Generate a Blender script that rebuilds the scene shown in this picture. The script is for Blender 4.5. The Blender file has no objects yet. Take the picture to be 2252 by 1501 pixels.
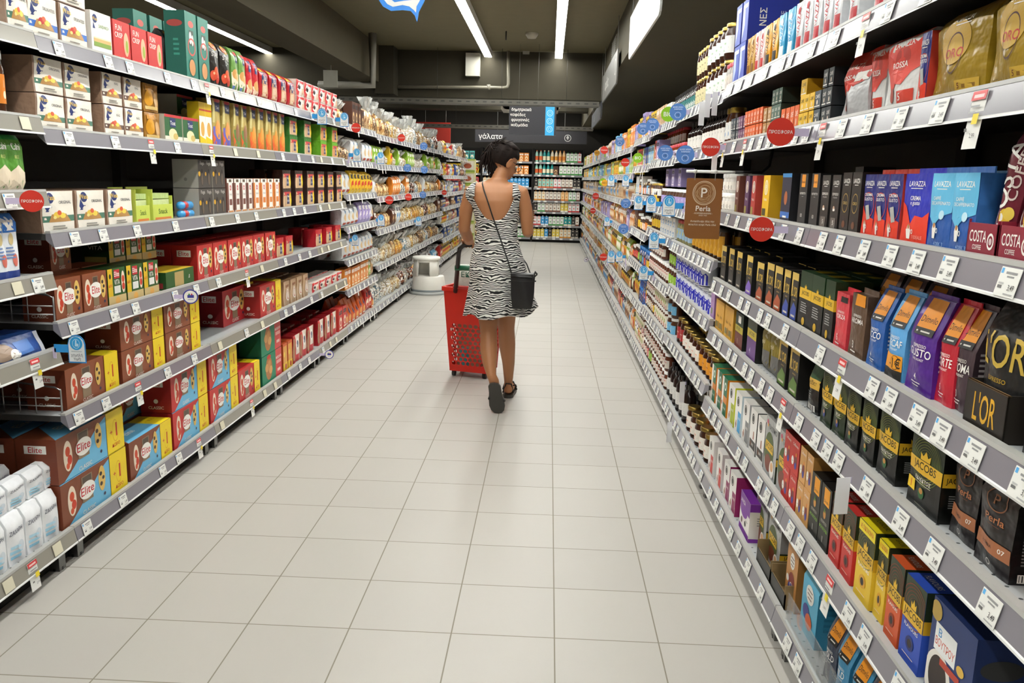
import bpy, math, random
from math import sin, cos, pi, radians, hypot
from mathutils import Vector, Matrix
from mathutils.geometry import tessellate_polygon as tessellate
sc = bpy.context.scene
COL = sc.collection
rnd = random.Random(7)

# ---------------------------------------------------------------- camera, world, light, exposure
CH, CX = 1.4441, -0.063
F_, PITCH, YAW, ROLL = 1828.76, .1928, -.0396, .0248
def _cam():
    c = bpy.data.cameras.new('camera'); o = bpy.data.objects.new('camera', c); COL.objects.link(o)
    c.sensor_width = 36; c.lens = F_ / 2252 * 36; c.clip_start = .05; c.clip_end = 100
    r = Vector((cos(YAW), -sin(YAW), 0)); hf = Vector((sin(YAW), cos(YAW), 0))
    f = hf * cos(PITCH) + Vector((0, 0, -sin(PITCH))); u = hf * sin(PITCH) + Vector((0, 0, cos(PITCH)))
    ri = r * cos(ROLL) + u * sin(ROLL); ui = u * cos(ROLL) - r * sin(ROLL)
    m = Matrix((ri, ui, -f)).transposed().to_4x4(); m.translation = Vector((CX, 0, CH))
    o.matrix_world = m; sc.camera = o
_cam()
w = bpy.data.worlds.new('shop_air'); sc.world = w; w.use_nodes = True
w.node_tree.nodes['Background'].inputs[0].default_value = (.95, .97, 1, 1)
w.node_tree.nodes['Background'].inputs[1].default_value = .05
sc.view_settings.view_transform = 'Standard'; sc.view_settings.look = 'None'
sc.view_settings.exposure = .72; sc.view_settings.gamma = 1; sc.view_settings.use_curve_mapping = False
LED_POWER = 30.0

def ray(px, py):
    A = (px-1126)/F_; B = (py-750.5)/F_; c, s = cos(ROLL), sin(ROLL)
    a = A*c+B*s; u = -(-A*s+B*c)
    y = cos(PITCH)+u*sin(PITCH); z = -sin(PITCH)+u*cos(PITCH)
    return Vector((a*cos(YAW)+y*sin(YAW), -a*sin(YAW)+y*cos(YAW), z))
def onY(px, py, Y):
    r = ray(px, py); t = Y/r.y; return Vector((CX+r.x*t, Y, CH+r.z*t))
def onX(px, py, X):
    r = ray(px, py); t = (X-CX)/r.x; return Vector((X, r.y*t, CH+r.z*t))
def pxof(X, Y, Z):
    X -= CX; Z -= CH
    x = X*cos(YAW)-Y*sin(YAW); y = X*sin(YAW)+Y*cos(YAW)
    d = y*cos(PITCH)-Z*sin(PITCH); u = Z*cos(PITCH)+y*sin(PITCH); a = x/d; b = -u/d
    return 1126+F_*(a*cos(ROLL)-b*sin(ROLL)), 750.5+F_*(a*sin(ROLL)+b*cos(ROLL))
def Yat(X, z, px):                      # distance along a shelf edge at which it shows at this column of the photograph
    lo, hi = .4, 40
    for _ in range(40):
        m = (lo+hi)/2
        if (pxof(X, m, z)[0] < px) == (X < 0): lo = m
        else: hi = m
    return lo

# ---------------------------------------------------------------- materials
_M = {}
def lin(h):
    h = h.lstrip('#'); v = [int(h[i:i+2], 16)/255 for i in (0, 2, 4)]
    return [x/12.92 if x <= .04045 else ((x+.055)/1.055)**2.4 for x in v]
def M(col, fin='p'):
    """fin: p card, f foil or film, g glass, m metal, r matt, e light, c cloth-like"""
    k = (col, fin)
    if k in _M: return _M[k]
    m = bpy.data.materials.new('mat_%s_%s' % (fin, col.lstrip('#'))); m.use_nodes = True
    n = m.node_tree.nodes; l = m.node_tree.links; b = n['Principled BSDF']
    c = lin(col)+[1]; b.inputs['Base Color'].default_value = c
    R = dict(p=.45, f=.3, g=.05, m=.3, r=.8, c=.85, e=.5, s=.2)[fin]; b.inputs['Roughness'].default_value = R
    b.inputs['Specular IOR Level'].default_value = dict(r=.25, c=.15).get(fin, .45)
    if fin == 'm': b.inputs['Metallic'].default_value = .9
    if fin == 'g':
        b.inputs['Transmission Weight'].default_value = .92; b.inputs['IOR'].default_value = 1.2
    if fin == 'e':
        b.inputs['Emission Color'].default_value = c; b.inputs['Emission Strength'].default_value = LED_POWER
    if fin in 'pfcrm':                 # slight unevenness of tone and surface
        tc = n.new('ShaderNodeTexCoord'); nz = n.new('ShaderNodeTexNoise'); l.new(tc.outputs['Object'], nz.inputs['Vector'])
        nz.inputs['Scale'].default_value = dict(p=14, f=28, c=60, r=8, m=20)[fin]
        if fin == 'f':
            bp = n.new('ShaderNodeBump'); bp.inputs['Strength'].default_value = .5; bp.inputs['Distance'].default_value = .012
            l.new(nz.outputs['Fac'], bp.inputs['Height']); l.new(bp.outputs['Normal'], b.inputs['Normal'])
        else:
            hs = n.new('ShaderNodeHueSaturation'); hs.inputs['Color'].default_value = c
            mr = n.new('ShaderNodeMapRange'); mr.inputs['To Min'].default_value = .93; mr.inputs['To Max'].default_value = 1.07
            l.new(nz.outputs['Fac'], mr.inputs['Value']); l.new(mr.outputs['Result'], hs.inputs['Value']); l.new(hs.outputs['Color'], b.inputs['Base Color'])
    _M[k] = m; return m
def ramp_mat(name, scale, stops, rough=.4, kind='VORONOI', stretch=(1, 1, 1), bump=0, detail=3, dist=0):
    if name in _M: return _M[name]
    m = bpy.data.materials.new(name); m.use_nodes = True; n = m.node_tree.nodes; l = m.node_tree.links; b = n['Principled BSDF']
    tc = n.new('ShaderNodeTexCoord'); mp = n.new('ShaderNodeMapping'); mp.inputs['Scale'].default_value = stretch
    l.new(tc.outputs['Object'], mp.inputs['Vector'])
    if kind == 'VORONOI':
        t = n.new('ShaderNodeTexVoronoi'); out = t.outputs['Color']
        sx = n.new('ShaderNodeSeparateXYZ'); l.new(out, sx.inputs[0]); out = sx.outputs[0]
    else:
        t = n.new('ShaderNodeTexNoise'); t.inputs['Detail'].default_value = detail; out = t.outputs['Fac']; t.inputs['Distortion'].default_value = dist
    t.inputs['Scale'].default_value = scale; l.new(mp.outputs[0], t.inputs['Vector'])
    r = n.new('ShaderNodeValToRGB'); e = r.color_ramp.elements
    for i, (p, cc) in enumerate(stops):
        x = e[i] if i < 2 else e.new(p)
        x.position = p; x.color = lin(cc)+[1]
    r.color_ramp.interpolation = 'CONSTANT' if kind == 'VORONOI' else 'LINEAR'
    l.new(out, r.inputs[0]); l.new(r.outputs[0], b.inputs['Base Color']); b.inputs['Roughness'].default_value = rough
    if bump:
        bp = n.new('ShaderNodeBump'); bp.inputs['Strength'].default_value = .6; bp.inputs['Distance'].default_value = bump
        l.new(out, bp.inputs['Height']); l.new(bp.outputs[0], b.inputs['Normal'])
    _M[name] = m; return m

# ---------------------------------------------------------------- text as outlines
_T = {}
def text2d(s, bold=.0):
    k = (s, bold)
    if k in _T: return _T[k]
    cu = bpy.data.curves.new('t', 'FONT'); cu.body = s; cu.size = 1; cu.resolution_u = 3 if len(s) < 7 else 2; cu.offset = min(bold, .008)
    o = bpy.data.objects.new('t', cu); me = o.to_mesh()
    vs = [(v.co.x, v.co.y) for v in me.vertices]; fs = [tuple(p.vertices) for p in me.polygons]
    o.to_mesh_clear(); bpy.data.objects.remove(o); bpy.data.curves.remove(cu)
    if vs:
        x0 = min(v[0] for v in vs); x1 = max(v[0] for v in vs); y0 = min(v[1] for v in vs); y1 = max(v[1] for v in vs)
        vs = [((x-(x0+x1)/2), (y-(y0+y1)/2)) for x, y in vs]; W, H = x1-x0, y1-y0
    else: W = H = 1
    _T[k] = (vs, fs, W, H); return _T[k]

# ---------------------------------------------------------------- mesh builder
class MB:
    def __init__(s): s.v = []; s.f = []; s.m = []; s.mats = []; s.sm = []
    def mi(s, m):
        if isinstance(m, str): m = M(m)
        elif isinstance(m, tuple): m = M(*m)
        if m not in s.mats: s.mats.append(m)
        return s.mats.index(m)
    def add(s, vs, fs, m, smooth=False):
        b = len(s.v); i = s.mi(m); s.v += [tuple(v) for v in vs]
        for f in fs: s.f.append(tuple(b+x for x in f)); s.m.append(i); s.sm.append(smooth)
    def box(s, x0, x1, y0, y1, z0, z1, m, mt=None):
        v = [(x, y, z) for z in (z0, z1) for y in (y0, y1) for x in (x0, x1)]
        s.add(v, [(0, 2, 3, 1), (0, 1, 5, 4), (2, 6, 7, 3), (0, 4, 6, 2), (1, 3, 7, 5)], m); s.add(v, [(4, 5, 7, 6)], mt or m)
    def bar(s, a, b, w, h, m):           # rectangular bar between two points
        a = Vector(a); b = Vector(b); d = (b-a).normalized(); up = Vector((0, 0, 1)) if abs(d.z) < .95 else Vector((0, 1, 0))
        r = d.cross(up).normalized()*w/2; u = r.cross(d).normalized()*h/2
        v = [p+i*r+j*u for p in (a, b) for i, j in ((-1, -1), (1, -1), (1, 1), (-1, 1))]
        s.add(v, [(0, 1, 2, 3), (7, 6, 5, 4), (0, 4, 5, 1), (1, 5, 6, 2), (2, 6, 7, 3), (3, 7, 4, 0)], m)
    def tube(s, pts, r, m, n=8, closed=False, smooth=True):
        pts = [Vector(p) for p in pts]; rs = r if isinstance(r, (list, tuple)) else [r]*len(pts); vs = []; N = len(pts)
        pu = None
        for i, p in enumerate(pts):
            if closed: d = pts[(i+1) % N]-pts[i-1]
            else: d = pts[min(i+1, N-1)]-pts[max(i-1, 0)]
            d = d.normalized() if d.length > 1e-9 else Vector((0, 0, 1))
            if pu is None: pu = Vector((0, 0, 1)) if abs(d.z) < .9 else Vector((1, 0, 0))
            pu = pu-d*pu.dot(d); pu = pu.normalized() if pu.length > 1e-6 else Vector((1, 0, 0)); q = d.cross(pu)
            vs += [p+rs[i]*(cos(2*pi*j/n)*pu+sin(2*pi*j/n)*q) for j in range(n)]
        fs = []
        for i in range(N if closed else N-1):
            a = i*n; b = ((i+1) % N)*n
            fs += [(a+j, a+(j+1) % n, b+(j+1) % n, b+j) for j in range(n)]
        if not closed: fs += [tuple(range(n))[::-1], tuple(range((N-1)*n, N*n))]
        s.add(vs, fs, m, smooth)
    def lathe(s, prof, m, n=16, c=(0, 0, 0), smooth=True, cap=True):
        vs = []; fs = []
        for r, z in prof: vs += [(c[0]+r*cos(2*pi*j/n), c[1]+r*sin(2*pi*j/n), c[2]+z) for j in range(n)]
        for i in range(len(prof)-1): fs += [(i*n+j, i*n+(j+1) % n, (i+1)*n+(j+1) % n, (i+1)*n+j) for j in range(n)]
        s.add(vs, fs, m, smooth)
        if cap: s.add(vs, [tuple(range(n))[::-1], tuple(range((len(prof)-1)*n, len(prof)*n))], m)
    def disc(s, c, r, m, axis='y', n=24, t=.002):
        c = Vector(c); vs = []
        for k in (-t/2, t/2):
            for j in range(n):
                a = 2*pi*j/n; p = Vector((r*cos(a), k, r*sin(a))) if axis == 'y' else Vector((k, r*cos(a), r*sin(a))) if axis == 'x' else Vector((r*cos(a), r*sin(a), k))
                vs.append(c+p)
        s.add(vs, [tuple(range(n)), tuple(range(n, 2*n))[::-1]]+[(j, j+n, (j+1) % n+n, (j+1) % n) for j in range(n)], m)
    def art(s, P, w, h, shapes, off=.0004, step=.00012, fine=1):
        """shapes in face units (u, v in 0..1); P(u, v, lift) gives the point on the face"""
        def put(uv, fs, c, o):
            uv = [(min(1, max(0, u)), min(1, max(0, v))) for u, v in uv]
            if fine > 1:               # follow a curved face: split the outlines into small triangles
                lim = 1.3/fine; tris = []
                for f in fs:
                    if len(f) == 3: tris.append([uv[i] for i in f])
                    elif len(f) == 4: tris += [[uv[f[0]], uv[f[1]], uv[f[2]]], [uv[f[0]], uv[f[2]], uv[f[3]]]]
                    else: tris += [[uv[f[i]] for i in t] for t in tessellate([[Vector((uv[i][0], uv[i][1], 0)) for i in f]])]
                vs, out, st = [], [], tris
                while st:
                    t = st.pop(); d = [(hypot(t[i][0]-t[(i+1) % 3][0], t[i][1]-t[(i+1) % 3][1]), i) for i in range(3)]; L, i = max(d)
                    if L > lim:
                        p, q, r_ = t[i], t[(i+1) % 3], t[(i+2) % 3]; m = ((p[0]+q[0])/2, (p[1]+q[1])/2); st += [[p, m, r_], [m, q, r_]]
                    else: out.append((len(vs), len(vs)+1, len(vs)+2)); vs += t
                s.add([P(u, v, o) for u, v in vs], out, c)
            else: s.add([P(u, v, o) for u, v in uv], fs, c)
        for i, q in enumerate(shapes):
            o = off+i*step; k = q[0]
            if k == 'r':
                _, u0, v0, u1, v1, c = q[:6]; put([(u0, v0), (u1, v0), (u1, v1), (u0, v1)], [(0, 1, 2, 3)], c, o)
            elif k in ('e', 'ring'):
                _, cu, cv, r, asp, c = q[:6]; n = 30 if r*h > .02 or r*h*asp > .03 else 20 if r*h > .008 else 12   # r is a length in height units, asp widens it
                C = lambda x: [(cu+x*r*asp*h/w*cos(2*pi*j/n), cv+x*r*sin(2*pi*j/n)) for j in range(n)]
                if k == 'e': put([(cu, cv)]+C(1), [(0, 1+j, 1+(j+1) % n) for j in range(n)], c, o)
                else: put(C(1)+C(q[6]), [(j, (j+1) % n, n+(j+1) % n, n+j) for j in range(n)], c, o)
            elif k == 'p': put(q[1], [tuple(range(len(q[1])))] if fine > 1 or len(q[1]) < 5 else tessellate([[Vector((u, v, 0)) for u, v in q[1]]]), q[2], o)
            elif k == 't':
                _, st, cu, cv, th, c = q[:6]; mw = q[6] if len(q) > 6 else .94; bold = q[7] if len(q) > 7 else .012; rot = q[8] if len(q) > 8 else 0
                vs, fs, W, H = text2d(st, bold); sz = th*h/.72
                lim = mw*(h if rot else w)
                sx = min(sz, lim/max(W, 1e-6)); cr, sr = cos(rot), sin(rot)
                sy = sz if sx > sz*.55 else sx/.55
                put([(cu+(x*sx*cr-y*sy*sr)/w, cv+(x*sx*sr+y*sy*cr)/h) for x, y in vs], fs, c, o)
    def mesh(s, name):
        me = bpy.data.meshes.new(name); me.from_pydata(s.v, [], s.f)
        for m in s.mats: me.materials.append(m)
        me.polygons.foreach_set('material_index', s.m); me.polygons.foreach_set('use_smooth', s.sm); me.update(); return me
    def build(s, name, parent=None, loc=None, rz=None): return obj(name, s.mesh(name), parent, loc, rz)

def obj(name, me, parent=None, loc=None, rz=None):
    o = bpy.data.objects.new(name, me); COL.objects.link(o)
    if parent: o.parent = parent
    if loc is not None: o.location = loc
    if rz is not None: o.rotation_euler = (0, 0, rz)
    return o
def tag(o, label, cat, group=None, kind=None):
    o['label'] = label; o['category'] = cat
    if group: o['group'] = group
    if kind: o['kind'] = kind
    return o
def struct(o): o['kind'] = 'structure'; return o
# ---------------------------------------------------------------- packaging shapes; front faces -y, origin at the foot of the front
def box_pkg(w, d, h, col, front=(), side=(), top=(), sd=1, scol=None, tcol=None, fin='p'):
    b = MB(); x = w/2
    v = [(-x, 0, 0), (x, 0, 0), (x, d, 0), (-x, d, 0), (-x, 0, h), (x, 0, h), (x, d, h), (-x, d, h)]
    b.add(v, [(0, 1, 5, 4)], (col, fin)); b.add(v, [(1, 2, 6, 5), (2, 3, 7, 6), (3, 0, 4, 7), (3, 2, 1, 0)], (scol or col, fin)); b.add(v, [(4, 5, 6, 7)], (tcol or scol or col, fin))
    b.art(lambda u, q, o: (-x+u*w, -o, q*h), w, h, front)
    b.art((lambda u, q, o: (x+o, u*d, q*h)) if sd > 0 else (lambda u, q, o: (-x-o, d*(1-u), q*h)), d, h, side)
    b.art(lambda u, q, o: (-x+u*w, q*d, h+o), w, d, top)
    return b
def soft_pkg(w, d, h, col, front=(), prof=None, bulge=.008, gus=.0, sd=1, side=(), fin='f', scol=None, seam=.0, nu=8, nv=10, wob=.0015, seed=1, fine=5):
    """a filled bag: prof(v) -> (width factor, how far the front has come back, how far the rear has come forward)"""
    r = random.Random(seed); prof = prof or (lambda v: (1, 0, 0)); ph = [r.random()*6 for _ in range(6)]
    def wr(u, v): return wob*(sin(5*u+4*v+ph[0])+sin(8*v-3*u+ph[1])+.7*sin(9*u+6*v+ph[2]))
    def Pf(u, v, o):
        s, f, k = prof(v); return (w*s*(u-.5), f*d-bulge*sin(pi*min(max(u, 0), 1))*sin(pi*min(max(v, 0), 1))**.7*(1-f*1.6)-o+wr(u, v), v*h)
    def Pb(u, v):
        s, f, k = prof(v); return (w*s*(u-.5), d*(1-k)+bulge*.6*sin(pi*u)*sin(pi*v), v*h)
    b = MB(); vs = []; ns = 2*(nu+1)+2
    for j in range(nv+1):
        v = j/nv; s, f, k = prof(v); ym = d*(f+1-k)/2
        vs += [Pf(i/nu, v, 0) for i in range(nu+1)]+[(w*s/2-gus*sin(pi*v), ym, v*h)]+[Pb(1-i/nu, v) for i in range(nu+1)]+[(-w*s/2+gus*sin(pi*v), ym, v*h)]
    ff = []; fs = []
    for j in range(nv):
        for i in range(ns):
            q = (j*ns+i, j*ns+(i+1) % ns, (j+1)*ns+(i+1) % ns, (j+1)*ns+i); (ff if i < nu else fs).append(q)
    b.add(vs, ff, (col, fin), True); b.add(vs, fs, (scol or col, fin), True)
    b.add(vs, [tuple(range(ns))[::-1], tuple(range(nv*ns, nv*ns+ns))], (scol or col, fin))
    if seam:
        s, f, k = prof(1); y = d*(f+1-k)/2; m = (scol or col, fin)
        b.box(-w*s/2, w*s/2, y-.0015, y+.0015, h, h+seam, m)
    b.art(Pf, w, h, front, off=.0012, fine=max(fine, 6))
    if side:
        def Ps(u, v, o):
            s, f, k = prof(v); a = d*f; e = d*(1-k); y = a+(e-a)*u; g = gus*sin(pi*v)*(1-abs(2*u-1)); x = w*s/2-g+o
            return (x if sd > 0 else -x, y if sd > 0 else a+e-y, v*h)
        b.art(Ps, d, h, side, off=.0012, fine=2)
    return b
def gusset(t=.68, e=.46, n=.0):           # straight to t, then folding back to a ridge
    def p(v):
        q = 0 if v < t else (v-t)/(1-t); return (1-n*v, e*q, e*q)
    return p
def pillow(v): return (1-.05*sin(pi*v), .5*(1-min(1, 5*v))**2*.5+.42*max(0, (v-.78)/.22)**1.5, .42*max(0, (v-.78)/.22)**1.5)
def jar_parts(r, h, body, lid, label=None, lidh=.016, art=(), neck=.86, span=2.4, lv=(.2, .72), glass='s', sq=False):
    """jar > jar_glass, lid, label; centre of the base is r behind the origin"""
    n = 14; c = (0, r, 0); g = MB(); sh = h-lidh
    g.lathe([(r*.9, 0), (r, .006), (r, sh*.8), (r*neck, sh*.93), (r*neck, sh)], (body, glass), n, c)
    li = MB(); li.lathe([(r*neck*1.07, sh-.002), (r*neck*1.07, h-.002), (r*neck*.98, h)], (lid, 'm' if lid in ('#c9a94e', '#b9b9b9', '#a48a48') else 'p'), n, c)
    out = [('jar_glass', g), ('lid', li)]
    if label:
        la = MB(); z0, z1 = sh*lv[0], sh*lv[1]
        def P(u, v, o):
            a = -pi/2+(u-.5)*span; return (c[0]+(r+.0006+o)*cos(a), c[1]+(r+.0006+o)*sin(a), z0+(z1-z0)*v)
        k = 10; la.add([P(i/k, j, 0) for j in (0, 1) for i in range(k+1)], [(i, i+1, k+2+i, k+1+i) for i in range(k)], label)
        la.art(P, r*span, z1-z0, list(art), fine=3); out.append(('label', la))
    return out
def bottle_parts(r, h, body, cap, label=None, art=(), sh=.62, nr=.3, lv=(.12, .5), glass='s'):
    g = MB(); c = (0, r, 0); n = 12
    g.lathe([(r*.9, 0), (r, .008), (r, h*sh), (r*.75, h*(sh+.09)), (r*nr, h*(sh+.17)), (r*nr, h*.93)], (body, glass), n, c)
    k = MB(); k.lathe([(r*nr*1.2, h*.88), (r*nr*1.2, h)], (cap, 'p'), 10, c); out = [('bottle_glass', g), ('cap', k)]
    if label:
        la = MB(); z0, z1 = h*lv[0], h*lv[1]; span = 2.6
        def P(u, v, o):
            a = -pi/2+(u-.5)*span; return (c[0]+(r+.0006+o)*cos(a), c[1]+(r+.0006+o)*sin(a), z0+(z1-z0)*v)
        q = 8; la.add([P(i/q, j, 0) for j in (0, 1) for i in range(q+1)], [(i, i+1, q+2+i, q+1+i) for i in range(q)], label)
        la.art(P, r*span, z1-z0, list(art), fine=3); out.append(('label', la))
    return out
def can_pkg(r, h, col, art=(), rim='#b9b9b9', n=18, span=5.2):
    b = MB(); c = (0, r, 0); b.lathe([(r, 0), (r, h-.006)], (col, 'p'), n, c); b.lathe([(r*1.02, h-.008), (r*1.03, h-.002), (r*.97, h-.001), (r*.96, h-.004)], (rim, 'p'), n, c)
    def P(u, v, o):
        a = -pi/2+(u-.5)*span; return ((r+.0005+o)*cos(a), c[1]+(r+.0005+o)*sin(a), v*h)
    b.art(P, r*span, h, art, fine=8); return b
def cello_parts(w, d, h, inside, top='#d8dad8', lab=None, seed=1, tie='#d9b545'):
    """clear bag of bakery goods, gathered and tied at the top"""
    r = random.Random(seed); b = MB(); n = 16; ph = [r.random()*6 for _ in range(8)]
    def ring(s, t, z, am):
        out = []
        for j in range(n):
            a = 2*pi*j/n; q = 1+am*(sin(3*a+ph[0]+z*40)+sin(5*a+ph[1])+.6*sin(8*a+ph[2]-z*60))
            ca, sa = cos(a), sin(a); e = .6
            out.append((s*q*abs(ca)**e*(1 if ca > 0 else -1), d/2+t*q*abs(sa)**e*(1 if sa > 0 else -1), z))
        return out
    L = [(.40, .42, 0), (.5, .5, .06), (.52, .5, .26), (.49, .46, .44), (.34, .34, .58), (.1, .12, .66)]
    vs = sum([ring(w*a, d*c, h*z, .055) for a, c, z in L], [])
    fs = [(i*n+j, i*n+(j+1) % n, (i+1)*n+(j+1) % n, (i+1)*n+j) for i in range(len(L)-1) for j in range(n)]
    b.add(vs, fs, inside, True); b.add(vs, [tuple(range(n))[::-1]], inside)
    L2 = [(.1, .12, .66), (.26, .24, .76), (.38, .32, .88), (.43, .36, 1)]
    t = MB(); vs = sum([ring(w*a, d*c, h*z, .06+.3*(z-.66)/.34) for a, c, z in L2], [])
    t.add(vs, [(i*n+j, i*n+(j+1) % n, (i+1)*n+(j+1) % n, (i+1)*n+j) for i in range(len(L2)-1) for j in range(n)], FILM(top))
    t.lathe([(w*.12, h*.645), (w*.12, h*.675)], (tie, 'p'), 8, (0, d/2, 0))
    out = [('bag_body', b), ('gathered_top', t)]
    if lab:
        q = MB(); q.box(-w*.2, w*.2, -.028*0-d*.03, -d*.03+.001, h*.18, h*.42, lab); q.art(lambda u, v, o: (-w*.2+u*w*.4, -d*.03-o, h*.18+v*h*.24), w*.4, h*.24, [('r', .1, .6, .9, .8, '#7a4a2a'), ('r', .2, .25, .8, .35, '#444444')])
        out.append(('paper_label', q))
    return out
def FILM(c):
    k = 'film'+c
    if k not in _M:
        m = M(c, 'f').copy(); b = m.node_tree.nodes['Principled BSDF']; b.inputs['Alpha'].default_value = .78; b.inputs['Roughness'].default_value = .12; b.inputs['Specular IOR Level'].default_value = .9; _M[k] = m
    return _M[k]
def lines(u0, u1, v1, n, dv, c, seed=3):
    r = random.Random(seed); return [('r', u0, v1-i*dv-dv*.45, u0+(u1-u0)*r.uniform(.6, 1), v1-i*dv, c) for i in range(n)]
W, K = '#f2efe8', '#1b1a1b'

# ---------------------------------------------------------------- the goods: name -> (thing name, category, description, builder, width, height)
P_ = {}
def prod(key, name, cat, desc, w, h, fn, d=.12): P_[key] = dict(name=name, cat=cat, desc=desc, w=w, h=h, d=d, fn=fn)
# crispbread in brown film with a paper front
def wasa(band, sub, blob, w=.172, h=.145):
    def f():
        fr = [('r', .04, .02, .99, .99, '#efe9dd'), ('r', .04, .25, .99, .4, band), ('p', [(.12, .5), (.2, .62), (.3, .62), (.2, .5)], '#2c3c78'), ('p', [(.1, .6), (.13, .78), (.24, .6), (.17, .5)], '#2c3c78'),
              ('e', .25, .83, .13, 1.05, '#25356f'), ('t', 'Wasa', .25, .84, .12, '#e7c24a', .3), ('t', sub, .72, .72, .075, '#55565a', .42), ('p', [(.2, .25), (.28, .44), (.72, .44), (.86, .25)], '#b88a50'),
              ('e', .42, .42, .075, 1.5, blob), ('e', .6, .4, .07, 1.6, '#e8cf52'), ('e', .5, .47, .06, 1.3, '#d8603a'), ('e', .36, .36, .04, 1.3, '#e9d98a')]+lines(.3, .8, .16, 2, .06, '#9a978f')
        return soft_pkg(w, .12, h, '#a58a78', fr, bulge=.004, scol='#a3856f', wob=.001, fine=3, nu=5, nv=5)
    return f
for k, band, sub, blob, ds in (('wasaO', '#4f7d69', 'ORIGINAL', '#e6c64c', 'crispbread pack with green band'), ('wasaD', '#3f74c9', 'DELIKATESS', '#c73c33', 'crispbread pack with blue band'), ('wasaR', '#6a5148', 'RÅG', '#cf5548', 'narrow crispbread pack with brown band')):
    prod(k, 'crispbread_pack', 'crispbread', ds, .178 if k != 'wasaR' else .16, .147, wasa(band, sub, blob, .17 if k != 'wasaR' else .15))
prod('wasaW', 'cracker_pack', 'crackers', 'white cracker pack with sandwich picture', .155, .158, lambda: box_pkg(.15, .1, .158, '#f1efe9', [('e', .2, .83, .1, 1.1, '#25356f'), ('t', 'Wasa', .2, .83, .08, '#e7c24a', .25), ('p', [(.08, .6), (.12, .75), (.2, .6)], '#2c3c78'), ('t', 'SANDWICH', .62, .68, .08, '#7f9a5a', .5), ('r', .1, .3, .95, .38, '#ddb878'), ('r', .1, .38, .95, .41, '#f2e6c0'), ('r', .1, .2, .95, .3, '#86a548')], sd=-1))
prod('fun', 'cracker_box', 'crackers', 'red cracker box with a dressed rusk', .158, .155, lambda: box_pkg(.15, .09, .155, '#cf2f2c', [('t', 'FUN', .32, .82, .14, W, .4), ('t', 'CRISP', .32, .64, .13, W, .45), ('e', .75, .45, .3, .5, '#eab592'), ('e', .78, .4, .16, .45, '#9bb03a'), ('t', '2 Pack', .6, .08, .07, W, .4)], sd=-1, scol='#b32624'))
def greentall():
    return box_pkg(.11, .1, .315, '#1f7a68', [('e', .5, .83, .05, 1.6, '#cf5a50'), ('r', .3, .52, .7, .74, '#33463c'), ('e', .42, .63, .09, .4, W), ('e', .6, .6, .08, .4, '#cfd4cc'), ('ring', .5, .5, .13, .9, '#cf5a50', .8), ('e', .5, .2, .12, .75, '#c98d52'), ('ring', .5, .2, .14, .75, '#0f4f42', .9)], [('e', .5, .82, .05, 2.4, '#b34a44')]+lines(.4, .75, .6, 4, .07, '#3f9a86'), sd=-1, scol='#1b6557')
prod('gtall', 'rusk_carton', 'rusks', 'tall green rusk carton', .12, .315, greentall, .19)
prod('bstar', 'chip_bag', 'snack bag', 'black snack bag with red tomatoes', .13, .235, lambda: soft_pkg(.125, .07, .235, '#201d1a', [('e', .5, .88, .09, 1.5, '#d8b63a'), ('r', .2, .82, .8, .93, '#c9342f'), ('t', 'Elite', .5, .875, .08, W, .5), ('t', 'STARS', .5, .7, .1, W, .7), ('e', .3, .25, .11, 1, '#cf4a2a'), ('e', .68, .22, .12, 1, '#c93c24'), ('e', .5, .36, .09, 1, '#d9592f'), ('e', .32, .3, .03, 1, '#f0b08a')], pillow, bulge=.012))
prod('chipG', 'rusk_bag', 'rusk bag', 'green and cream rusk bag', .105, .24, lambda: soft_pkg(.1, .07, .24, '#6d9a4b', [('r', .02, .02, .98, .45, '#e9dcc6'), ('r', .45, .68, .9, .92, '#28356f'), ('r', .45, .84, .9, .92, '#cf3b3f'), ('t', 'Tost', .67, .76, .06, W, .4), ('e', .4, .42, .11, 1.2, '#d39b57'), ('e', .62, .36, .1, 1.2, '#e3b878'), ('r', .1, .08, .35, .16, '#5a80b8')], pillow))
prod('chipR', 'rusk_bag', 'rusk bag', 'red rusk bag with blue badge', .105, .225, lambda: soft_pkg(.1, .07, .225, '#c62a33', [('r', .02, .02, .98, .3, '#e9cdb0'), ('r', .2, .62, .8, .9, '#28356f'), ('t', 'Tost', .5, .74, .08, W, .5), ('e', .5, .32, .13, 1.2, '#d7a263')], pillow))
prod('redbag', 'rusk_bag', 'rusk bag', 'glossy red rusk bag with window', .165, .2, lambda: soft_pkg(.155, .09, .2, '#b3202b', [('r', .2, .12, .8, .62, '#cfa27c'), ('r', .15, .5, .85, .85, '#232b5b'), ('t', 'Tost', .5, .68, .16, W, .6), ('r', .05, .85, .5, .95, '#e9c830'), ('r', .25, .15, .5, .45, '#dcc0a2')], pillow, bulge=.012))
prod('redwhite', 'rusk_pack', 'rusk pack', 'red and white rusk pack', .15, .105, lambda: soft_pkg(.145, .1, .103, '#efe2d8', [('r', 0, 0, .3, 1, '#c92a30'), ('e', .3, .55, .3, .9, W), ('e', .3, .55, .18, .9, '#2b2629'), ('r', .6, .1, .95, .5, '#dcae88'), ('r', .3, .78, 1, .95, '#c92a30')], bulge=.008, nu=5, nv=5))
def duo(c1, c2='#d8b58f'):
    return lambda: soft_pkg(.15, .1, .128, c1, [('r', .06, .07, .95, .8, c2), ('r', .1, .62, .95, .82, '#c23a3f'), ('r', .38, .2, .66, .72, '#27305c'), ('t', 'Toast', .52, .6, .1, W, .25), ('t', 'duo', .52, .38, .14, '#c8cbd6', .24), ('e', .86, .44, .34, .42, '#e8d024'), ('t', '1+1', .86, .5, .14, '#c92a20', .16), ('r', .24, .1, .26, .6, '#8a6647')], bulge=.006, nu=5, nv=5, wob=.001)
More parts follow.
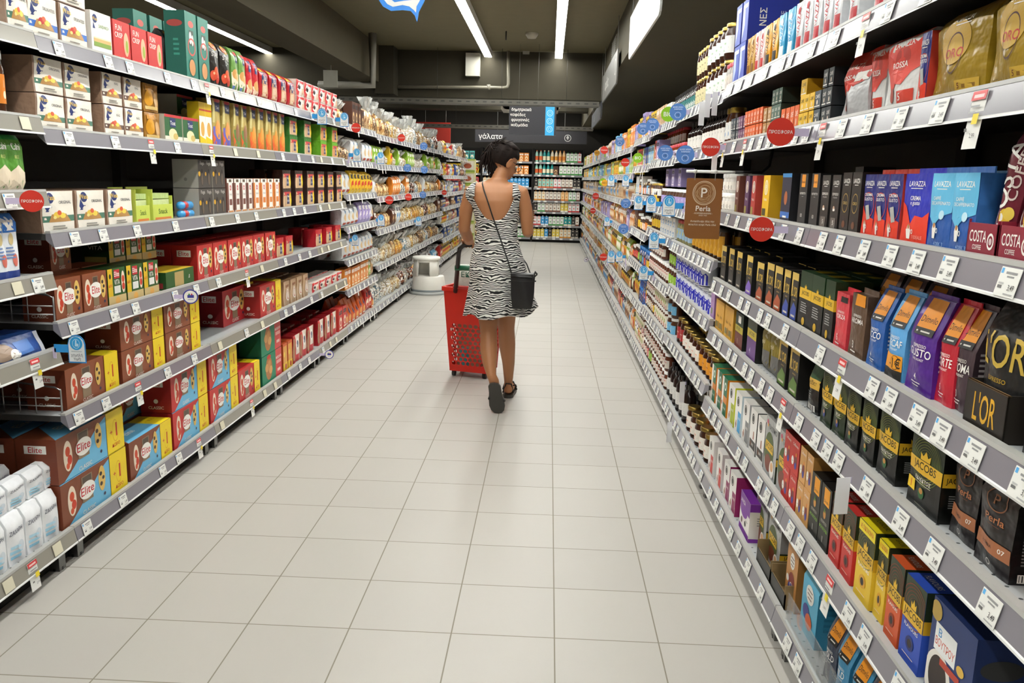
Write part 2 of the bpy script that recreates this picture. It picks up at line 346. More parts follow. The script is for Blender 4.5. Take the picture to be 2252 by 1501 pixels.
prod('duoG', 'toast_pack', 'toast', 'green twin toast pack', .158, .128, duo('#3f7a33')); prod('duoB', 'toast_pack', 'toast', 'dark twin toast pack', .165, .118, duo('#3a2823')); prod('duoR', 'toast_pack', 'toast', 'red twin toast pack', .19, .16, duo('#b8202a')); prod('duoL', 'toast_pack', 'toast', 'red and lime twin toast pack', .19, .128, duo('#6fae2c', '#dc9f6a'))
def tallpack(c1, c2, c3):
    return lambda: soft_pkg(.1, .08, .25, '#b9a35c', [('r', .25, .74, .98, .98, '#262c55'), ('r', .25, .93, .98, .99, '#b83540'), ('t', 'Tost', .62, .82, .06, W, .5), ('r', .1, .02, .98, .42, c1), ('p', [(.02, .02), (.02, .35), (.5, .02)], c2), ('e', .58, .36, .2, .65, c3), ('r', .02, .5, .2, .95, '#d6c98a')], bulge=.006, nu=5, nv=6)
prod('tallP', 'rusk_bag', 'rusk bag', 'tall cream rusk bag with purple foot', .125, .25, tallpack('#6a63b8', '#d95f2c', '#dd9a4e')); prod('tallG', 'rusk_bag', 'rusk bag', 'tall rusk bag with green foot', .125, .25, tallpack('#628a45', '#d95f2c', '#96694b')); prod('tallO', 'rusk_bag', 'rusk bag', 'tall rusk bag with orange foot', .125, .245, tallpack('#dd7a2e', '#d9531f', '#e09a3f'))
prod('yelb', 'rusk_box', 'rusks', 'white and yellow rusk box', .1, .21, lambda: box_pkg(.095, .06, .21, '#f1eee2', [('r', 0, .68, 1, 1, '#dcb619'), ('r', 0, .8, 1, .84, '#c53a2a'), ('e', .5, .38, .17, .8, '#d9a74f'), ('p', [(0, 0), (1, 0), (1, .14), (0, .22)], '#e8c61c')], sd=-1, scol='#cfae1a'))
prod('tang', 'bread_carton', 'bread carton', 'green and white bread carton', .16, .125, lambda: box_pkg(.155, .11, .123, '#2f6438', [('r', 0, .9, 1, 1, '#c2303a'), ('r', 0, 0, 1, .22, '#e9e3d2'), ('r', .3, .55, .62, .88, '#28346c'), ('t', 'Tost', .46, .7, .15, W, .3), ('e', .45, .3, .2, 1.5, '#e6ddb0'), ('e', .6, .22, .12, 1.5, '#cdb36a')], sd=-1, scol='#c9c4b4'))
prod('gold', 'biscuit_pack', 'biscuits', 'golden brown biscuit pack', .15, .12, lambda: soft_pkg(.145, .1, .118, '#9c6a1c', [('e', .3, .5, .3, .9, '#d99a20'), ('e', .75, .4, .3, .7, '#caa06a'), ('r', .1, .75, .6, .92, '#c6892a'), ('r', .1, .08, .9, .2, '#e2c27a')], nu=5, nv=5))
prod('lime', 'snack_display', 'snack display', 'lime open display box of bars', .17, .12, lambda: lime())
def lime():
    b = MB(); w, d, h = .16, .12, .075; c = '#c8d65a'; b.box(-w/2, w/2, 0, .004, 0, h, c); b.box(-w/2, -w/2+.004, 0, d, 0, h*1.9, c); b.box(w/2-.004, w/2, 0, d, 0, h*1.5, c); b.box(-w/2, w/2, d-.004, d, 0, h*2, '#9aa544'); b.box(-w/2, w/2, 0, d, 0, .004, c)
    for i in range(4): b.box(-w/2+.012, w/2-.012, .01, .1, .02+i*.027, .043+i*.027, ('#b9cf86' if i % 2 else '#cddba0', 'f'))
    b.art(lambda u, v, o: (-w/2+u*w, -o, v*h), w, h, [('r', .1, .1, .9, .25, '#d9803a'), ('t', 'Snack', .5, .6, .3, '#4a6a20', .6)]); return b
prod('stick', 'snack_roll', 'snack roll', 'blue and red foil snack roll lying down', .14, .04, lambda: rollp()); P_['stick']['d'] = .05
def rollp():
    b = MB(); b.tube([(-.065, .03, .02), (-.05, .03, .02), (.05, .03, .02), (.065, .03, .02)], [.008, .019, .019, .008], ('#3f9bd8', 'f'), 12); b.tube([(-.03, .03, .02), (0, .03, .02)], .0197, ('#c63a3a', 'f'), 12); return b
def crate(): return box_pkg(.17, .13, .14, '#4c4743', [('t', 'Flogia', .3, .86, .12, '#c8c4bc', .3), ('t', 'Flogia', .76, .86, .12, '#c8c4bc', .3), ('e', .27, .38, .3, .42, '#2a2624'), ('e', .76, .38, .3, .42, '#2a2624'), ('e', .27, .32, .22, .4, '#6a5d50'), ('e', .76, .32, .22, .4, '#6a5d50'), ('e', .08, .5, .09, 1, '#d8a62a'), ('e', .52, .5, .07, 1, '#c8962a')], [('e', .5, .3, .06, 1, '#8a8780')], sd=-1, scol='#b0aca2', tcol='#4f4b47')
prod('crate', 'breadstick_box', 'breadsticks', 'grey shelf box of breadsticks', .175, .142, crate, .13)
def wo(c): return lambda: box_pkg(.092, .1, .19, '#efece6', [('r', .3, .9, .7, .98, '#5a4a3a'), ('r', .25, .12, .75, .88, W), ('e', .5, .74, .08, .8, '#cf6a6a'), ('t', 'Elite', .5, .74, .05, W, .4), ('t', 'THINS', .5, .55, .05, '#9a968f', .6), ('r', .3, .25, .7, .42, c), ('r', 0, .1, .2, .88, c), ('r', .8, .1, 1, .88, c), ('r', .1, .02, .9, .09, '#c98a52')], sd=-1, scol=c)
prod('woO', 'thin_toast_box', 'thin toasts', 'white toast box with orange panel', .1, .19, wo('#d9823a')); prod('woB', 'thin_toast_box', 'thin toasts', 'white toast box with brown panel', .1, .19, wo('#75463a'))
def elite_front(c, s=0., e=1., blue=None, h=.15):
    X = lambda u: s+(e-s)*u
    a = []
    if blue: a += [('p', [(X(.1), 0), (e, 0), (e, .95), (X(.82), .82), (X(.3), .2)], '#6db7dd')]
    a += [('e', X(.2), .52, .34, .42, '#ead9c3'), ('e', X(.2), .62, .11, .7, '#cf4a26'), ('e', X(.23), .42, .11, .7, '#c93c22'), ('e', X(.19), .3, .07, .8, '#d0502a'), ('r', X(.4), .14 if not blue else .3, X(.62), .9, '#8a755c'), ('r', X(.42), .74, X(.6), .88, '#54453a'),
          ('e', X(.51), .55, .2, 1.6*(e-s)*1.2 if e < 1 else 1.45, W), ('t', 'Elite', X(.51), .555, .2, '#c4242c', .32*(e-s), .014),
          ('e', X(.82), .6, .3, .42, '#dcb660'), ('e', X(.8), .72, .05, 1, '#3a2c28'), ('e', X(.85), .6, .045, 1, '#2c2430'), ('e', X(.8), .48, .05, 1, '#3a2c28'), ('e', X(.86), .2, .04, 1, '#2f3350'), ('t', 'CLASSIC', X(.52), .09, .09, '#e9dccf', .3*(e-s))]
    return a
SIDE_E = lambda c: [('r', .2, .68, .75, .86, W), ('t', 'Elite', .475, .77, .13, '#c4242c', .45, .012), ('e', .5, .3, .06, 1, W), ('t', 'CLASSIC', .5, .13, .08, '#e9dccf', .6)]
prod('elB', 'toast_box', 'toast', 'brown toast box', .174, .151, lambda: box_pkg(.17, .12, .15, '#8a4a2c', elite_front('#8a4a2c'), SIDE_E(0), sd=-1, scol='#74351f', tcol='#8d4524'))
prod('elR', 'toast_box', 'toast', 'red toast box', .2, .18, lambda: box_pkg(.195, .13, .178, '#c4302e', elite_front('#c4302e'), SIDE_E(0), sd=-1, scol='#a8231f', tcol='#b32824'))
YS = [('r', .72, 0, 1, 1, '#efd21d'), ('ring', .86, .5, .27, .42, '#d9a018', .93), ('t', '1', .88, .52, .34, '#c8241c', .12, .016), ('t', '+', .79, .5, .14, '#c8241c', .08, .02), ('t', 'ΔΩΡΟ', .86, .16, .08, '#c8241c', .2)]
def elbig(c, sc_, blue, w, h, top=None):
    return lambda: box_pkg(w, .15, h, c, elite_front(c, 0, .72, blue)+YS, SIDE_E(0), ([('p', [(0, 0), (.72, 0), (.72, 1), (.3, 1)], '#6db7dd')] if blue else [])+[('r', .72, 0, 1, 1, '#f2d822'), ('t', 'Elite', .36, .5, .22, W, .3), ('t', '+1 ΔΩΡΟ', .86, .5, .12, '#c8a018', .2)], sd=-1, scol=sc_, tcol=top or c)
prod('bigB', 'toast_box', 'toast', 'large brown toast box with yellow end', .385, .155, elbig('#8a4a2c', '#74351f', 0, .375, .153), .15)
prod('bigBB', 'toast_box', 'toast', 'brown and blue toast box, yellow end', .42, .175, elbig('#7f4429', '#733620', 1, .41, .172), .15)
prod('bigRB', 'toast_box', 'toast', 'red and blue toast box, yellow end', .46, .185, elbig('#c22f2b', '#a02420', 1, .45, .182), .15)
prod('bigR', 'toast_box', 'toast', 'large red toast box with yellow end', .42, .25, elbig('#bb2b30', '#8d1d22', 0, .41, .245), .15)
prod('bigR2', 'toast_box', 'toast', 'red toast box with yellow end', .34, .19, elbig('#c22f2b', '#a02420', 0, .33, .187), .15)
def vita(): return box_pkg(.15, .12, .15, '#2f5a26', [('r', 0, 0, .26, 1, '#d9b421'), ('e', .13, .8, .07, .8, '#2d2418'), ('t', 'ΔΩΡΟ', .13, .55, .07, '#c8341c', .2), ('r', 0, 0, 1, .26, '#c7b07a'), ('e', .5, .12, .1, 1.4, '#dba552'), ('r', .35, .72, .66, .96, '#c4303a'), ('t', 'Elite', .5, .84, .14, W, .28), ('t', 'VITA', .5, .62, .14, W, .3), ('r', .33, .32, .68, .52, '#dfe0da'), ('e', .85, .6, .3, .35, '#ead9c3'), ('e', .85, .68, .1, .8, '#cf4a26'), ('e', .85, .48, .1, .8, '#c93c22')], [('r', .1, .1, .9, .3, '#a9974f'), ('t', 'VITA', .5, .6, .14, W, .6)], sd=-1, scol='#24451f')
prod('vita', 'toast_box', 'toast', 'green and yellow toast box', .155, .15, vita)
prod('vlow', 'toast_box', 'toast', 'green seeded toast box lying flat', .26, .085, lambda: box_pkg(.25, .15, .083, '#2f5a26', [('r', .3, .1, .62, .9, '#b49b62'), ('t', 'Elite', .82, .5, .5, W, .2, .02, 1.57)], [('t', 'VITA', .5, .6, .3, W, .6), ('r', .1, .1, .9, .4, '#8a2a2c')], sd=-1, scol='#244a20', tcol='#c9a92a'))
prod('mosk', 'biscuit_box', 'biscuits', 'green biscuit box with red end', .4, .19, lambda: box_pkg(.39, .14, .188, '#12805c', [('r', .68, 0, 1, 1, '#cf4040'), ('e', .34, .5, .4, .85, '#b0743c'), ('e', .24, .55, .14, 1.3, '#d19a58'), ('e', .42, .42, .14, 1.3, '#d9a562'), ('e', .36, .66, .12, 1.3, '#c98a48'), ('e', .34, .9, .07, 3, '#c93a30'), ('t', 'MOSKOVITA', .84, .7, .1, W, .28), ('r', .72, .48, .96, .6, '#e8a8a0'), ('r', .76, .2, .92, .3, '#e8c0b8')], sd=-1, scol='#0d5a40', tcol='#0f7050'))
prod('sugar', 'sugar_bag', 'sugar', 'white paper sugar bag', .1, .175, lambda: soft_pkg(.095, .065, .17, '#e9ebee', [('t', 'ΖΑΧΑΡΗ', .5, .66, .085, '#2a3350', .8), ('r', .1, .12, .6, .18, '#8ec4e0'), ('r', .1, .22, .7, .28, '#9fcfe6'), ('r', .15, .32, .8, .38, '#b4dbee'), ('e', .65, .34, .1, 1.2, '#c9d3dc')], lambda v: (1, .0, 0) if v < .8 else (1, .3*(v-.8)/.2, .3*(v-.8)/.2), bulge=.006, fin='c'))
prod('flour', 'flour_bag', 'flour', 'blue and white paper flour bag', .115, .22, lambda: soft_pkg(.11, .07, .215, '#e6eaf0', [('r', 0, .72, 1, 1, '#2a6ab8'), ('r', 0, 0, 1, .14, '#27418c'), ('r', .1, .75, .8, .9, W), ('e', .5, .62, .09, 1.2, '#cdb983'), ('e', .65, .3, .1, 1, '#cf6a5a')]+lines(.15, .8, .5, 4, .05, '#6a86b8'), lambda v: (1, 0, 0) if v < .88 else (1, .3*(v-.88)/.12, .3*(v-.88)/.12), bulge=.004, fin='c'))
prod('greenbag', 'snack_bag', 'snack bag', 'green snack bag with cream foot', .14, .27, lambda: soft_pkg(.135, .06, .265, '#5d9a3a', [('r', 0, .92, 1, 1, '#1f8a3a'), ('t', 'Cahi', .5, .8, .12, W, .8), ('t', 'RICE', .5, .62, .06, '#d9e08a', .5), ('p', [(0, 0), (1, 0), (1, .35), (.5, .48), (0, .3)], '#e8d9bf')], pillow))
prod('bluebag', 'biscuit_bag', 'biscuits', 'blue foil biscuit bag lying flat', .3, .07, lambda: soft_pkg(.29, .16, .07, '#2c4f96', [('e', .35, .5, .4, 1.6, '#a08a78'), ('e', .5, .3, .25, 1.2, W), ('r', .55, .2, .8, .8, '#4a78c0'), ('r', .93, 0, 1, 1, '#c9ced8')], lambda v: (1, .2*v, .1*v), bulge=.02), .16)
prod('breadb', 'bread_bag', 'sliced bread', 'clear bag of beige sliced toast', .13, .17, lambda: soft_pkg(.12, .12, .165, '#b99876', [('e', .5, .45, .25, .7, '#e4ddd2'), ('ring', .5, .45, .18, .6, '#b8403a', .8), ('r', .2, .75, .8, .85, '#8a5a3a'), ('r', .05, .05, .1, .95, '#e2cdb0'), ('r', .9, .05, .95, .95, '#e2cdb0')], bulge=.008, scol='#b08a66'))
prod('redstrip', 'rusk_pack', 'rusk pack', 'red and white striped rusk pack', .14, .2, lambda: soft_pkg(.13, .12, .195, '#e6d6c8', [('r', 0, 0, .28, 1, '#c92a30'), ('r', .9, 0, 1, 1, '#c9a080'), ('e', .55, .66, .22, .9, W), ('e', .55, .66, .13, .9, '#232b5b'), ('r', .3, .04, .85, .3, '#c6303a'), ('r', .0, .1, .2, .9, '#b08464')], bulge=.008, scol='#a32228'))
prod('orbox', 'breadstick_box', 'breadsticks', 'orange and yellow breadstick box', .12, .19, lambda: box_pkg(.11, .1, .188, '#c8571f', [('r', .1, .3, .9, .9, '#d9a24a'), ('r', 0, 0, 1, .3, '#e3bf2a'), ('e', .3, .6, .1, 1, '#e9d050'), ('e', .6, .15, .1, 1.2, '#a8301c')], sd=-1, scol='#b0481a'))
prod('orbag', 'croissant_bag', 'bakery bag', 'orange peaked bakery bag', .14, .22, lambda: soft_pkg(.13, .1, .215, '#cf5a24', [('e', .5, .5, .14, .9, '#28346c'), ('e', .5, .25, .13, 1.3, '#e0a862'), ('r', .2, .06, .8, .12, W)], gusset(.4, .48)))
prod('whitebag', 'bakery_bag', 'bakery bag', 'white clipped bakery bag', .15, .2, lambda: soft_pkg(.14, .1, .195, '#dfe1e2', [('e', .5, .5, .2, 1, '#d8b98c'), ('r', .2, .1, .8, .22, '#b8503a'), ('e', .5, .75, .08, 1.4, '#3a7ab0')], pillow, bulge=.02))
BAKE = [('#c79a62', '#8c5c34', '#e3c893', '#5a3c26'), ('#d8b46e', '#b3853f', '#f0deae', '#8a5a2a'), ('#a8845c', '#6b4a30', '#d2b58a', '#3c2a1e'), ('#cdb98f', '#e9dfc4', '#a5855a', '#7a6a48'), ('#d9a23e', '#c97f2a', '#f2d488', '#9a5a20'), ('#e6e4dc', '#b9a98c', '#f4f3ee', '#8a7a60'), ('#7a4a30', '#e8e2d6', '#3a221a', '#c23a30'), ('#cfcac0', '#6a8a9a', '#efece4', '#3a3a3a')]
for i, cs in enumerate(BAKE):
    for v, ds in ((0, ['brown', 'golden', 'dark', 'pale', 'yellow', 'whitish', 'red-brown', 'greyish'][i]+' bakery goods in a tied clear bag'),):
        prod('cello%d' % i, 'bakery_bag', 'bakery bag', ds, .17, .27, (lambda i=i, cs=cs: cello_parts(.165, .14, .27, ramp_mat('bakes%d' % i, 42+11*(i % 3), [(0, cs[0]), (.3, cs[1]), (.55, cs[2]), (.85, cs[3])], .18, bump=.006), lab='#e6e2d6' if i % 2 else None, seed=i)), .14)
# ---- coffee side
def kaffee(c1, c2, fr, w=.085, h=.15, d=.055, side=(), sc_=None, bulge=.003): return lambda: soft_pkg(w, d, h, c1, fr, lambda v: (1, 0, 0), bulge=bulge, scol=sc_ or c1, side=side, nu=5, nv=5, wob=.0008, seam=.012, fine=4)
def cup(u, v, r, c=W): return [('e', u, v, r, .9, c), ('e', u, v+r*.55, r*.5, 1.1, '#b87a3a'), ('p', [(u-.12, v), (u+.12, v), (u+.07, v-r*1.9), (u-.07, v-r*1.9)], c), ('ring', u+.17, v-r*.4, r*.5, .8, c, .6)]
LAV = lambda c=W: [('t', 'LAVAZZA', .5, .86, .075, c, .7, .02), ('r', .3, .79, .7, .8, c)]
prod('lavCG', 'coffee_brick', 'ground coffee', 'blue and red coffee brick', .125, .155, kaffee('#2a36b8', 0, [('p', [(0, 0), (1, 0), (1, .48), (.8, .4), (.55, .42), (.4, .3), (.15, .55), (0, .6)], '#e63a22')]+LAV()+[('t', 'CREMA', .5, .66, .06, W, .5), ('t', 'e gusto', .5, .58, .06, W, .5)]+cup(.35, .22, .07)+[('t', '7 IDEALE', .7, .12, .05, '#f3a898', .4)], .12, .152, .055))
prod('lavM', 'coffee_brick', 'ground coffee', 'narrow blue brick with moka pot', .062, .155, kaffee('#27307a', 0, [('p', [(0, 0), (1, 0), (1, .3), (.5, .35), (0, .5)], '#e23c24'), ('ring', .5, .5, .22, .8, '#c23a3a', .93)]+LAV()+[('t', 'CREMA', .5, .68, .05, W, .7), ('t', 'GUSTO', .5, .61, .05, W, .7), ('p', [(.35, .5), (.6, .52), (.8, .3), (.6, .28)], '#a8a8a4')]+cup(.4, .2, .07), .06, .152, .08, sc_='#b8392c'))
prod('lavD', 'coffee_brick', 'ground coffee', 'light blue decaffeinated coffee brick', .088, .155, kaffee('#2a5ca8', 0, [('p', [(0, 1), (1, 1), (1, .5), (.6, .44), (.3, .3), (0, .42)], '#62bbe4')]+LAV()+[('t', 'CAFFÈ', .35, .68, .045, W, .4), ('t', 'DECAFFEINATO', .5, .61, .045, W, .8), ('e', .62, .46, .06, .9, '#bfe2f2')]+cup(.35, .28, .07)+[('t', '4 DEK 3', .6, .08, .05, '#a8c4e6', .6)], .085, .152, .05, sc_='#3a70b4'))
prod('lavX', 'coffee_brick', 'ground coffee', 'crinkled light blue pack showing its back', .13, .152, kaffee('#3f86bb', 0, [('r', .05, .02, .95, .5, '#2f5f96')]+lines(.08, .92, .48, 14, .033, '#8ab0d0'), .125, .15, .05))
prod('slimK', 'coffee_box', 'coffee capsules', 'slim black coffee box with white logo', .058, .152, lambda: box_pkg(.055, .09, .152, '#2b2725', LAV()+[('t', 'ESPRESSO', .5, .66, .045, W, .8), ('t', 'ITALIANO', .5, .6, .03, '#b8b4b0', .6), ('e', .45, .4, .05, .9, '#c9a68a'), ('r', .35, .36, .6, .4, W), ('r', .2, .06, .8, .24, '#6a625c'), ('t', '5', .5, .15, .08, W, .3)], lines(.2, .8, .7, 12, .045, '#6a6764'), scol='#1f1c1b'))
prod('slimG', 'coffee_box', 'coffee capsules', 'slim black coffee box with gold oval', .058, .158, lambda: box_pkg(.055, .09, .158, '#26211e', LAV()+[('ring', .5, .5, .16, .7, '#a98a4a', .9), ('t', 'ORO', .5, .5, .05, '#c9a95a', .5), ('e', .5, .15, .06, 1, '#6b4028')], lines(.2, .8, .8, 14, .05, '#9a9894'), scol='#191615'))
prod('dimK', 'coffee_box', 'coffee capsules', 'slim black coffee box with orange tag', .066, .158, lambda: box_pkg(.062, .09, .158, '#2c2a2b', [('r', .25, .74, .72, .98, '#e8952a'), ('t', 'Dimello', .48, .84, .05, K, .42, .0), ('t', 'RISTRETTO', .5, .62, .04, W, .8), ('r', .4, .56, .6, .565, W), ('t', '10', .5, .2, .07, W, .3)], scol='#222021'))
prod('perlY', 'coffee_box', 'coffee capsules', 'yellow coffee box with white coin', .13, .155, lambda: box_pkg(.075, .13, .155, '#e4b520', [('e', .5, .72, .17, .75, '#ecd489'), ('ring', .5, .72, .17, .75, W, .88), ('t', 'P', .5, .72, .12, W, .5), ('t', 'Perla', .5, .45, .07, W, .7), ('r', .1, .08, .6, .24, '#4a4428')], scol='#cf9f16'))
for k, c, ds in (('perlB', '#6b3a2c', 'brown'), ('perlP', '#5a3a5c', 'purple'), ('perlR', '#b03a34', 'red')):
    prod(k, 'coffee_box', 'coffee capsules', ds+' coffee box with white coin', .085 if k == 'perlB' else .06, .155, (lambda c=c: box_pkg(.055, .11, .155, c, [('e', .5, .72, .15, .75, '#c9b0a0'), ('ring', .5, .72, .15, .75, W, .88), ('t', 'P', .5, .72, .1, W, .5), ('t', 'Perla', .5, .42, .07, W, .7), ('r', .1, .06, .6, .24, '#9a8a4a')], scol=c)))
prod('blkblu', 'coffee_box', 'coffee capsules', 'black coffee box with blue stripes', .15, .16, lambda: box_pkg(.09, .13, .16, '#23253a', [('e', .5, .5, .14, .7, '#b0643a'), ('r', 0, .1, 1, .22, '#3a70c0'), ('r', 0, .92, 1, 1, '#3f8fd0'), ('r', .3, .1, .7, .14, W)], [('e', .3, .94, .04, 1, '#8a8a8a')], scol='#16161a'))
prod('cups', 'coffee_jar', 'instant coffee', 'white jar with black label', .06, .082, lambda: jar_parts(.036, .082, '#e9e7e2', '#e9e7e2', '#eeeae2', art=[('r', .3, .1, .7, .6, '#2a2826')], neck=.98))
prod('costa', 'coffee_bag', 'coffee beans', 'maroon coffee bag leaning in its tray', .11, .235, lambda: soft_pkg(.1, .07, .235, '#6e2432', [('t', 'COSTA', .38, .5, .24, W, .66, .04, pi/2), ('t', 'COFFEE', .72, .62, .12, '#d8c8c0', .45, .01, pi/2), ('e', .68, .26, .07, 1, '#e6bf3a'), ('e', .78, .3, .05, 1.2, '#e9ca58'), ('r', 0, .02, 1, .14, '#b88f68'), ('r', 0, .86, 1, .97, '#a07a58')], gusset(.75, .42), bulge=.012))
def costray():
    b = MB(); w, d, h = .12, .13, .062; c = '#8e2438'; b.box(-w/2, w/2, 0, .003, 0, h, c); b.box(w/2-.003, w/2, 0, d, 0, h*1.1, c); b.box(-w/2, -w/2+.003, 0, d, 0, h*1.1, c); b.box(-w/2, w/2, 0, d, 0, .003, c)
    b.art(lambda u, v, o: (-w/2+u*w, -o, v*h), w, h, [('t', 'COSTA', .38, .62, .34, W, .58, .016), ('t', 'COFFEE', .38, .3, .14, W, .3), ('ring', .82, .5, .24, .9, W, .7), ('e', .82, .5, .1, 1, '#d8c0c0')]); return b
prod('costray', 'coffee_tray', 'display tray', 'open maroon cardboard coffee tray', .125, .062, costray, .13)
def gusto(c, t1, c2=None, n='4', promo=False, sdc=None):
    fr = [('r', .22, .68, .82, .99, '#e8931f'), ('r', .22, .62, .82, .69, '#1c1a1a'), ('t', 'Dimello', .52, .78, .07, K, .5, .0), ('r', .3, .645, .7, .66, '#d8d4cc'), ('t', 'ESPRESSO', .5, .5, .035, W, .6), ('t', t1, .5, .43, .085, W, .8, .016), ('t', 'DARK ROAST', .5, .36, .025, W, .5), ('t', n, .5, .18, .07, W, .2), ('r', .3, .11, .7, .12, W), ('r', .35, .08, .65, .09, W)]
    if promo: fr += [('r', .05, .12, .98, .3, '#e89a24'), ('e', .7, .21, .085, 1, '#1c1a1a'), ('e', .7, .21, .078, 1, '#e89a24'), ('t', '-1€', .68, .21, .12, K, .5, .02), ('r', .05, 0, .98, .12, '#2a2826')]
    return lambda: soft_pkg(.098, .07, .2, c, fr, gusset(.62, .44), bulge=.006, gus=.008, scol=sdc or c, seam=.01, side=lines(.15, .85, .6, 7, .05, '#b8b0b0'))
for k, c, t1, n, ds, pr in (('gPurple', '#4f2486', 'GUSTO', '4', 'purple', 0), ('gLight', '#5fa5dc', 'DECAF', '4', 'light blue', 1), ('gBlue', '#2c5da4', 'RICCO', '4', 'blue', 0), ('gRed', '#c4283a', 'FORTE', '5', 'bright red', 0), ('gGrey', '#4a3b42', 'AROMA', '3', 'dark plum grey', 0), ('gNavy', '#2a3448', 'GOLD', '5', 'navy', 0), ('gSky', '#3a8ab4', 'MILD', '4', 'sea blue', 0)):
    prod(k, 'coffee_bag', 'coffee beans', ds+' coffee bag with orange tag', .115, .21, gusto(c, t1, n=n, promo=pr), .07)
prod('aroma', 'coffee_brick', 'ground coffee', 'brown coffee brick with white lettering', .085, .15, kaffee('#5b4534', 0, [('r', .3, .82, .9, 1, '#e8931f'), ('t', 'ESPRESSO', .5, .66, .04, W, .7), ('t', 'AROMA', .5, .58, .08, W, .85, .016), ('t', '3', .4, .2, .12, W, .3), ('r', .2, .08, .6, .1, W)], .08, .148, .055))
prod('forza', 'coffee_brick', 'ground coffee', 'coral red coffee brick', .085, .15, kaffee('#d1404a', 0, [('r', .4, .84, .9, .94, '#1c1a1a'), ('t', 'ESPRESSO', .5, .66, .04, W, .7), ('t', 'FORZA', .5, .58, .08, W, .85, .016), ('t', '5', .4, .2, .12, W, .3), ('r', .2, .08, .6, .1, W)], .08, .148, .055))
def crown(u, v, r): return [('p', [(u-r, v), (u-r*1.1, v+r*.7), (u-r*.5, v+r*.4), (u, v+r), (u+r*.5, v+r*.4), (u+r*1.1, v+r*.7), (u+r, v)], '#e2b52a')]
def jac(body, sub, cupc, h=.148, w=.085, sidec=None, badge=False, sub2=True):
    fr = [('r', 0, .5, 1, 1, '#25351f'), ('r', 0, 0, 1, .5, body)]
    for i in range(7): fr.append(('ring', .5, .66, .12+.035*i, 1, '#7f8a35' if i < 6 else '#5a6a30', .965))
    fr += [('e', .5, .66, .1, 1, '#1b2416'), ('r', 0, .48, 1, .66, '#e3b32b')]+crown(.5, .67, .13)+[('t', 'JACOBS', .5, .575, .1, '#2b2a16', .86, .02), ('t', sub, .5, .41, .05, W, .8, .015), ('r', .25, .355, .75, .365, '#b8b8a8'), ('e', .5, .24, .075, 1, cupc), ('e', .5, .27, .04, 1.2, '#b8823a'), ('r', .3, .06, .7, .07, '#8a8a7a')]
    if badge: fr += [('r', 0, .2, .26, .36, '#efc71c'), ('t', '1', .12, .28, .11, '#c92a1c', .2, .016)]
    sd = [('r', 0, .48, 1, .66, '#dcab26'), ('t', 'JACOBS', .5, .56, .07, '#2b2a16', .8, .01)]+crown(.5, .66, .1)+lines(.25, .75, .38, 6, .03, '#8a8a88')+[('t', '500', .6, .12, .06, '#c8c8c4', .3)]
    return kaffee(body, 0, fr, w, h, .06, side=sd, sc_='#121310')
prod('jacD', 'coffee_brick', 'ground coffee', 'green coffee brick with blue cup', .1, .15, jac('#24331f', 'DECAF', '#2b3a8a', h=.145, w=.09)); prod('jacE', 'coffee_brick', 'ground coffee', 'black coffee brick with green cup', .105, .15, jac('#1f201f', 'ΕΚΛΕΚΤΟΣ', '#1f5a2c', w=.092))
prod('jacB', 'coffee_brick', 'ground coffee', 'large black coffee brick with badge', .13, .155, jac('#1f201f', 'ΕΚΛΕΚΤΟΣ', '#1f5a2c', h=.155, w=.115, badge=True))
def jacfoil():
    return soft_pkg(.08, .06, .165, '#18181a', [('r', 0, .46, 1, .64, '#d9ad4a'), ('t', 'JACOBS', .5, .55, .06, '#2b2a16', .7), ('r', 0, .64, 1, 1, '#1f4a26'), ('r', .15, .04, .85, .16, W)]+[('r', .18+i*.08, .05, .2+i*.08+.02*(i % 2), .15, K) for i in range(8)]+lines(.3, .7, .4, 4, .04, '#8a8a88'), gusset(.6, .4, .15), bulge=.008)
prod('jacF', 'coffee_bag', 'ground coffee', 'crumpled foil coffee bag with gold band', .095, .175, jacfoil)
prod('jacT', 'coffee_box', 'ground coffee', 'tall dark green box with gold band', .1, .17, lambda: box_pkg(.095, .1, .17, '#1f3a1f', [('r', 0, 0, 1, .55, '#1a1a1a'), ('r', 0, .52, 1, .7, '#dcb028'), ('t', 'JACOBS', .5, .61, .07, '#2b2a16', .8)]+crown(.5, .7, .08)+lines(.2, .8, .45, 5, .04, '#9a9a98')+[('e', .5, .12, .07, 1, '#c8a028')], [('r', 0, 0, 1, .55, '#161616'), ('r', 0, .52, 1, .7, '#dcb028'), ('t', 'JACOBS', .5, .61, .06, '#2b2a16', .7)]+lines(.3, .7, .4, 7, .04, '#8a8a88'), [('r', .3, .3, .8, .8, '#b8a028')], scol='#1d3a1d'))
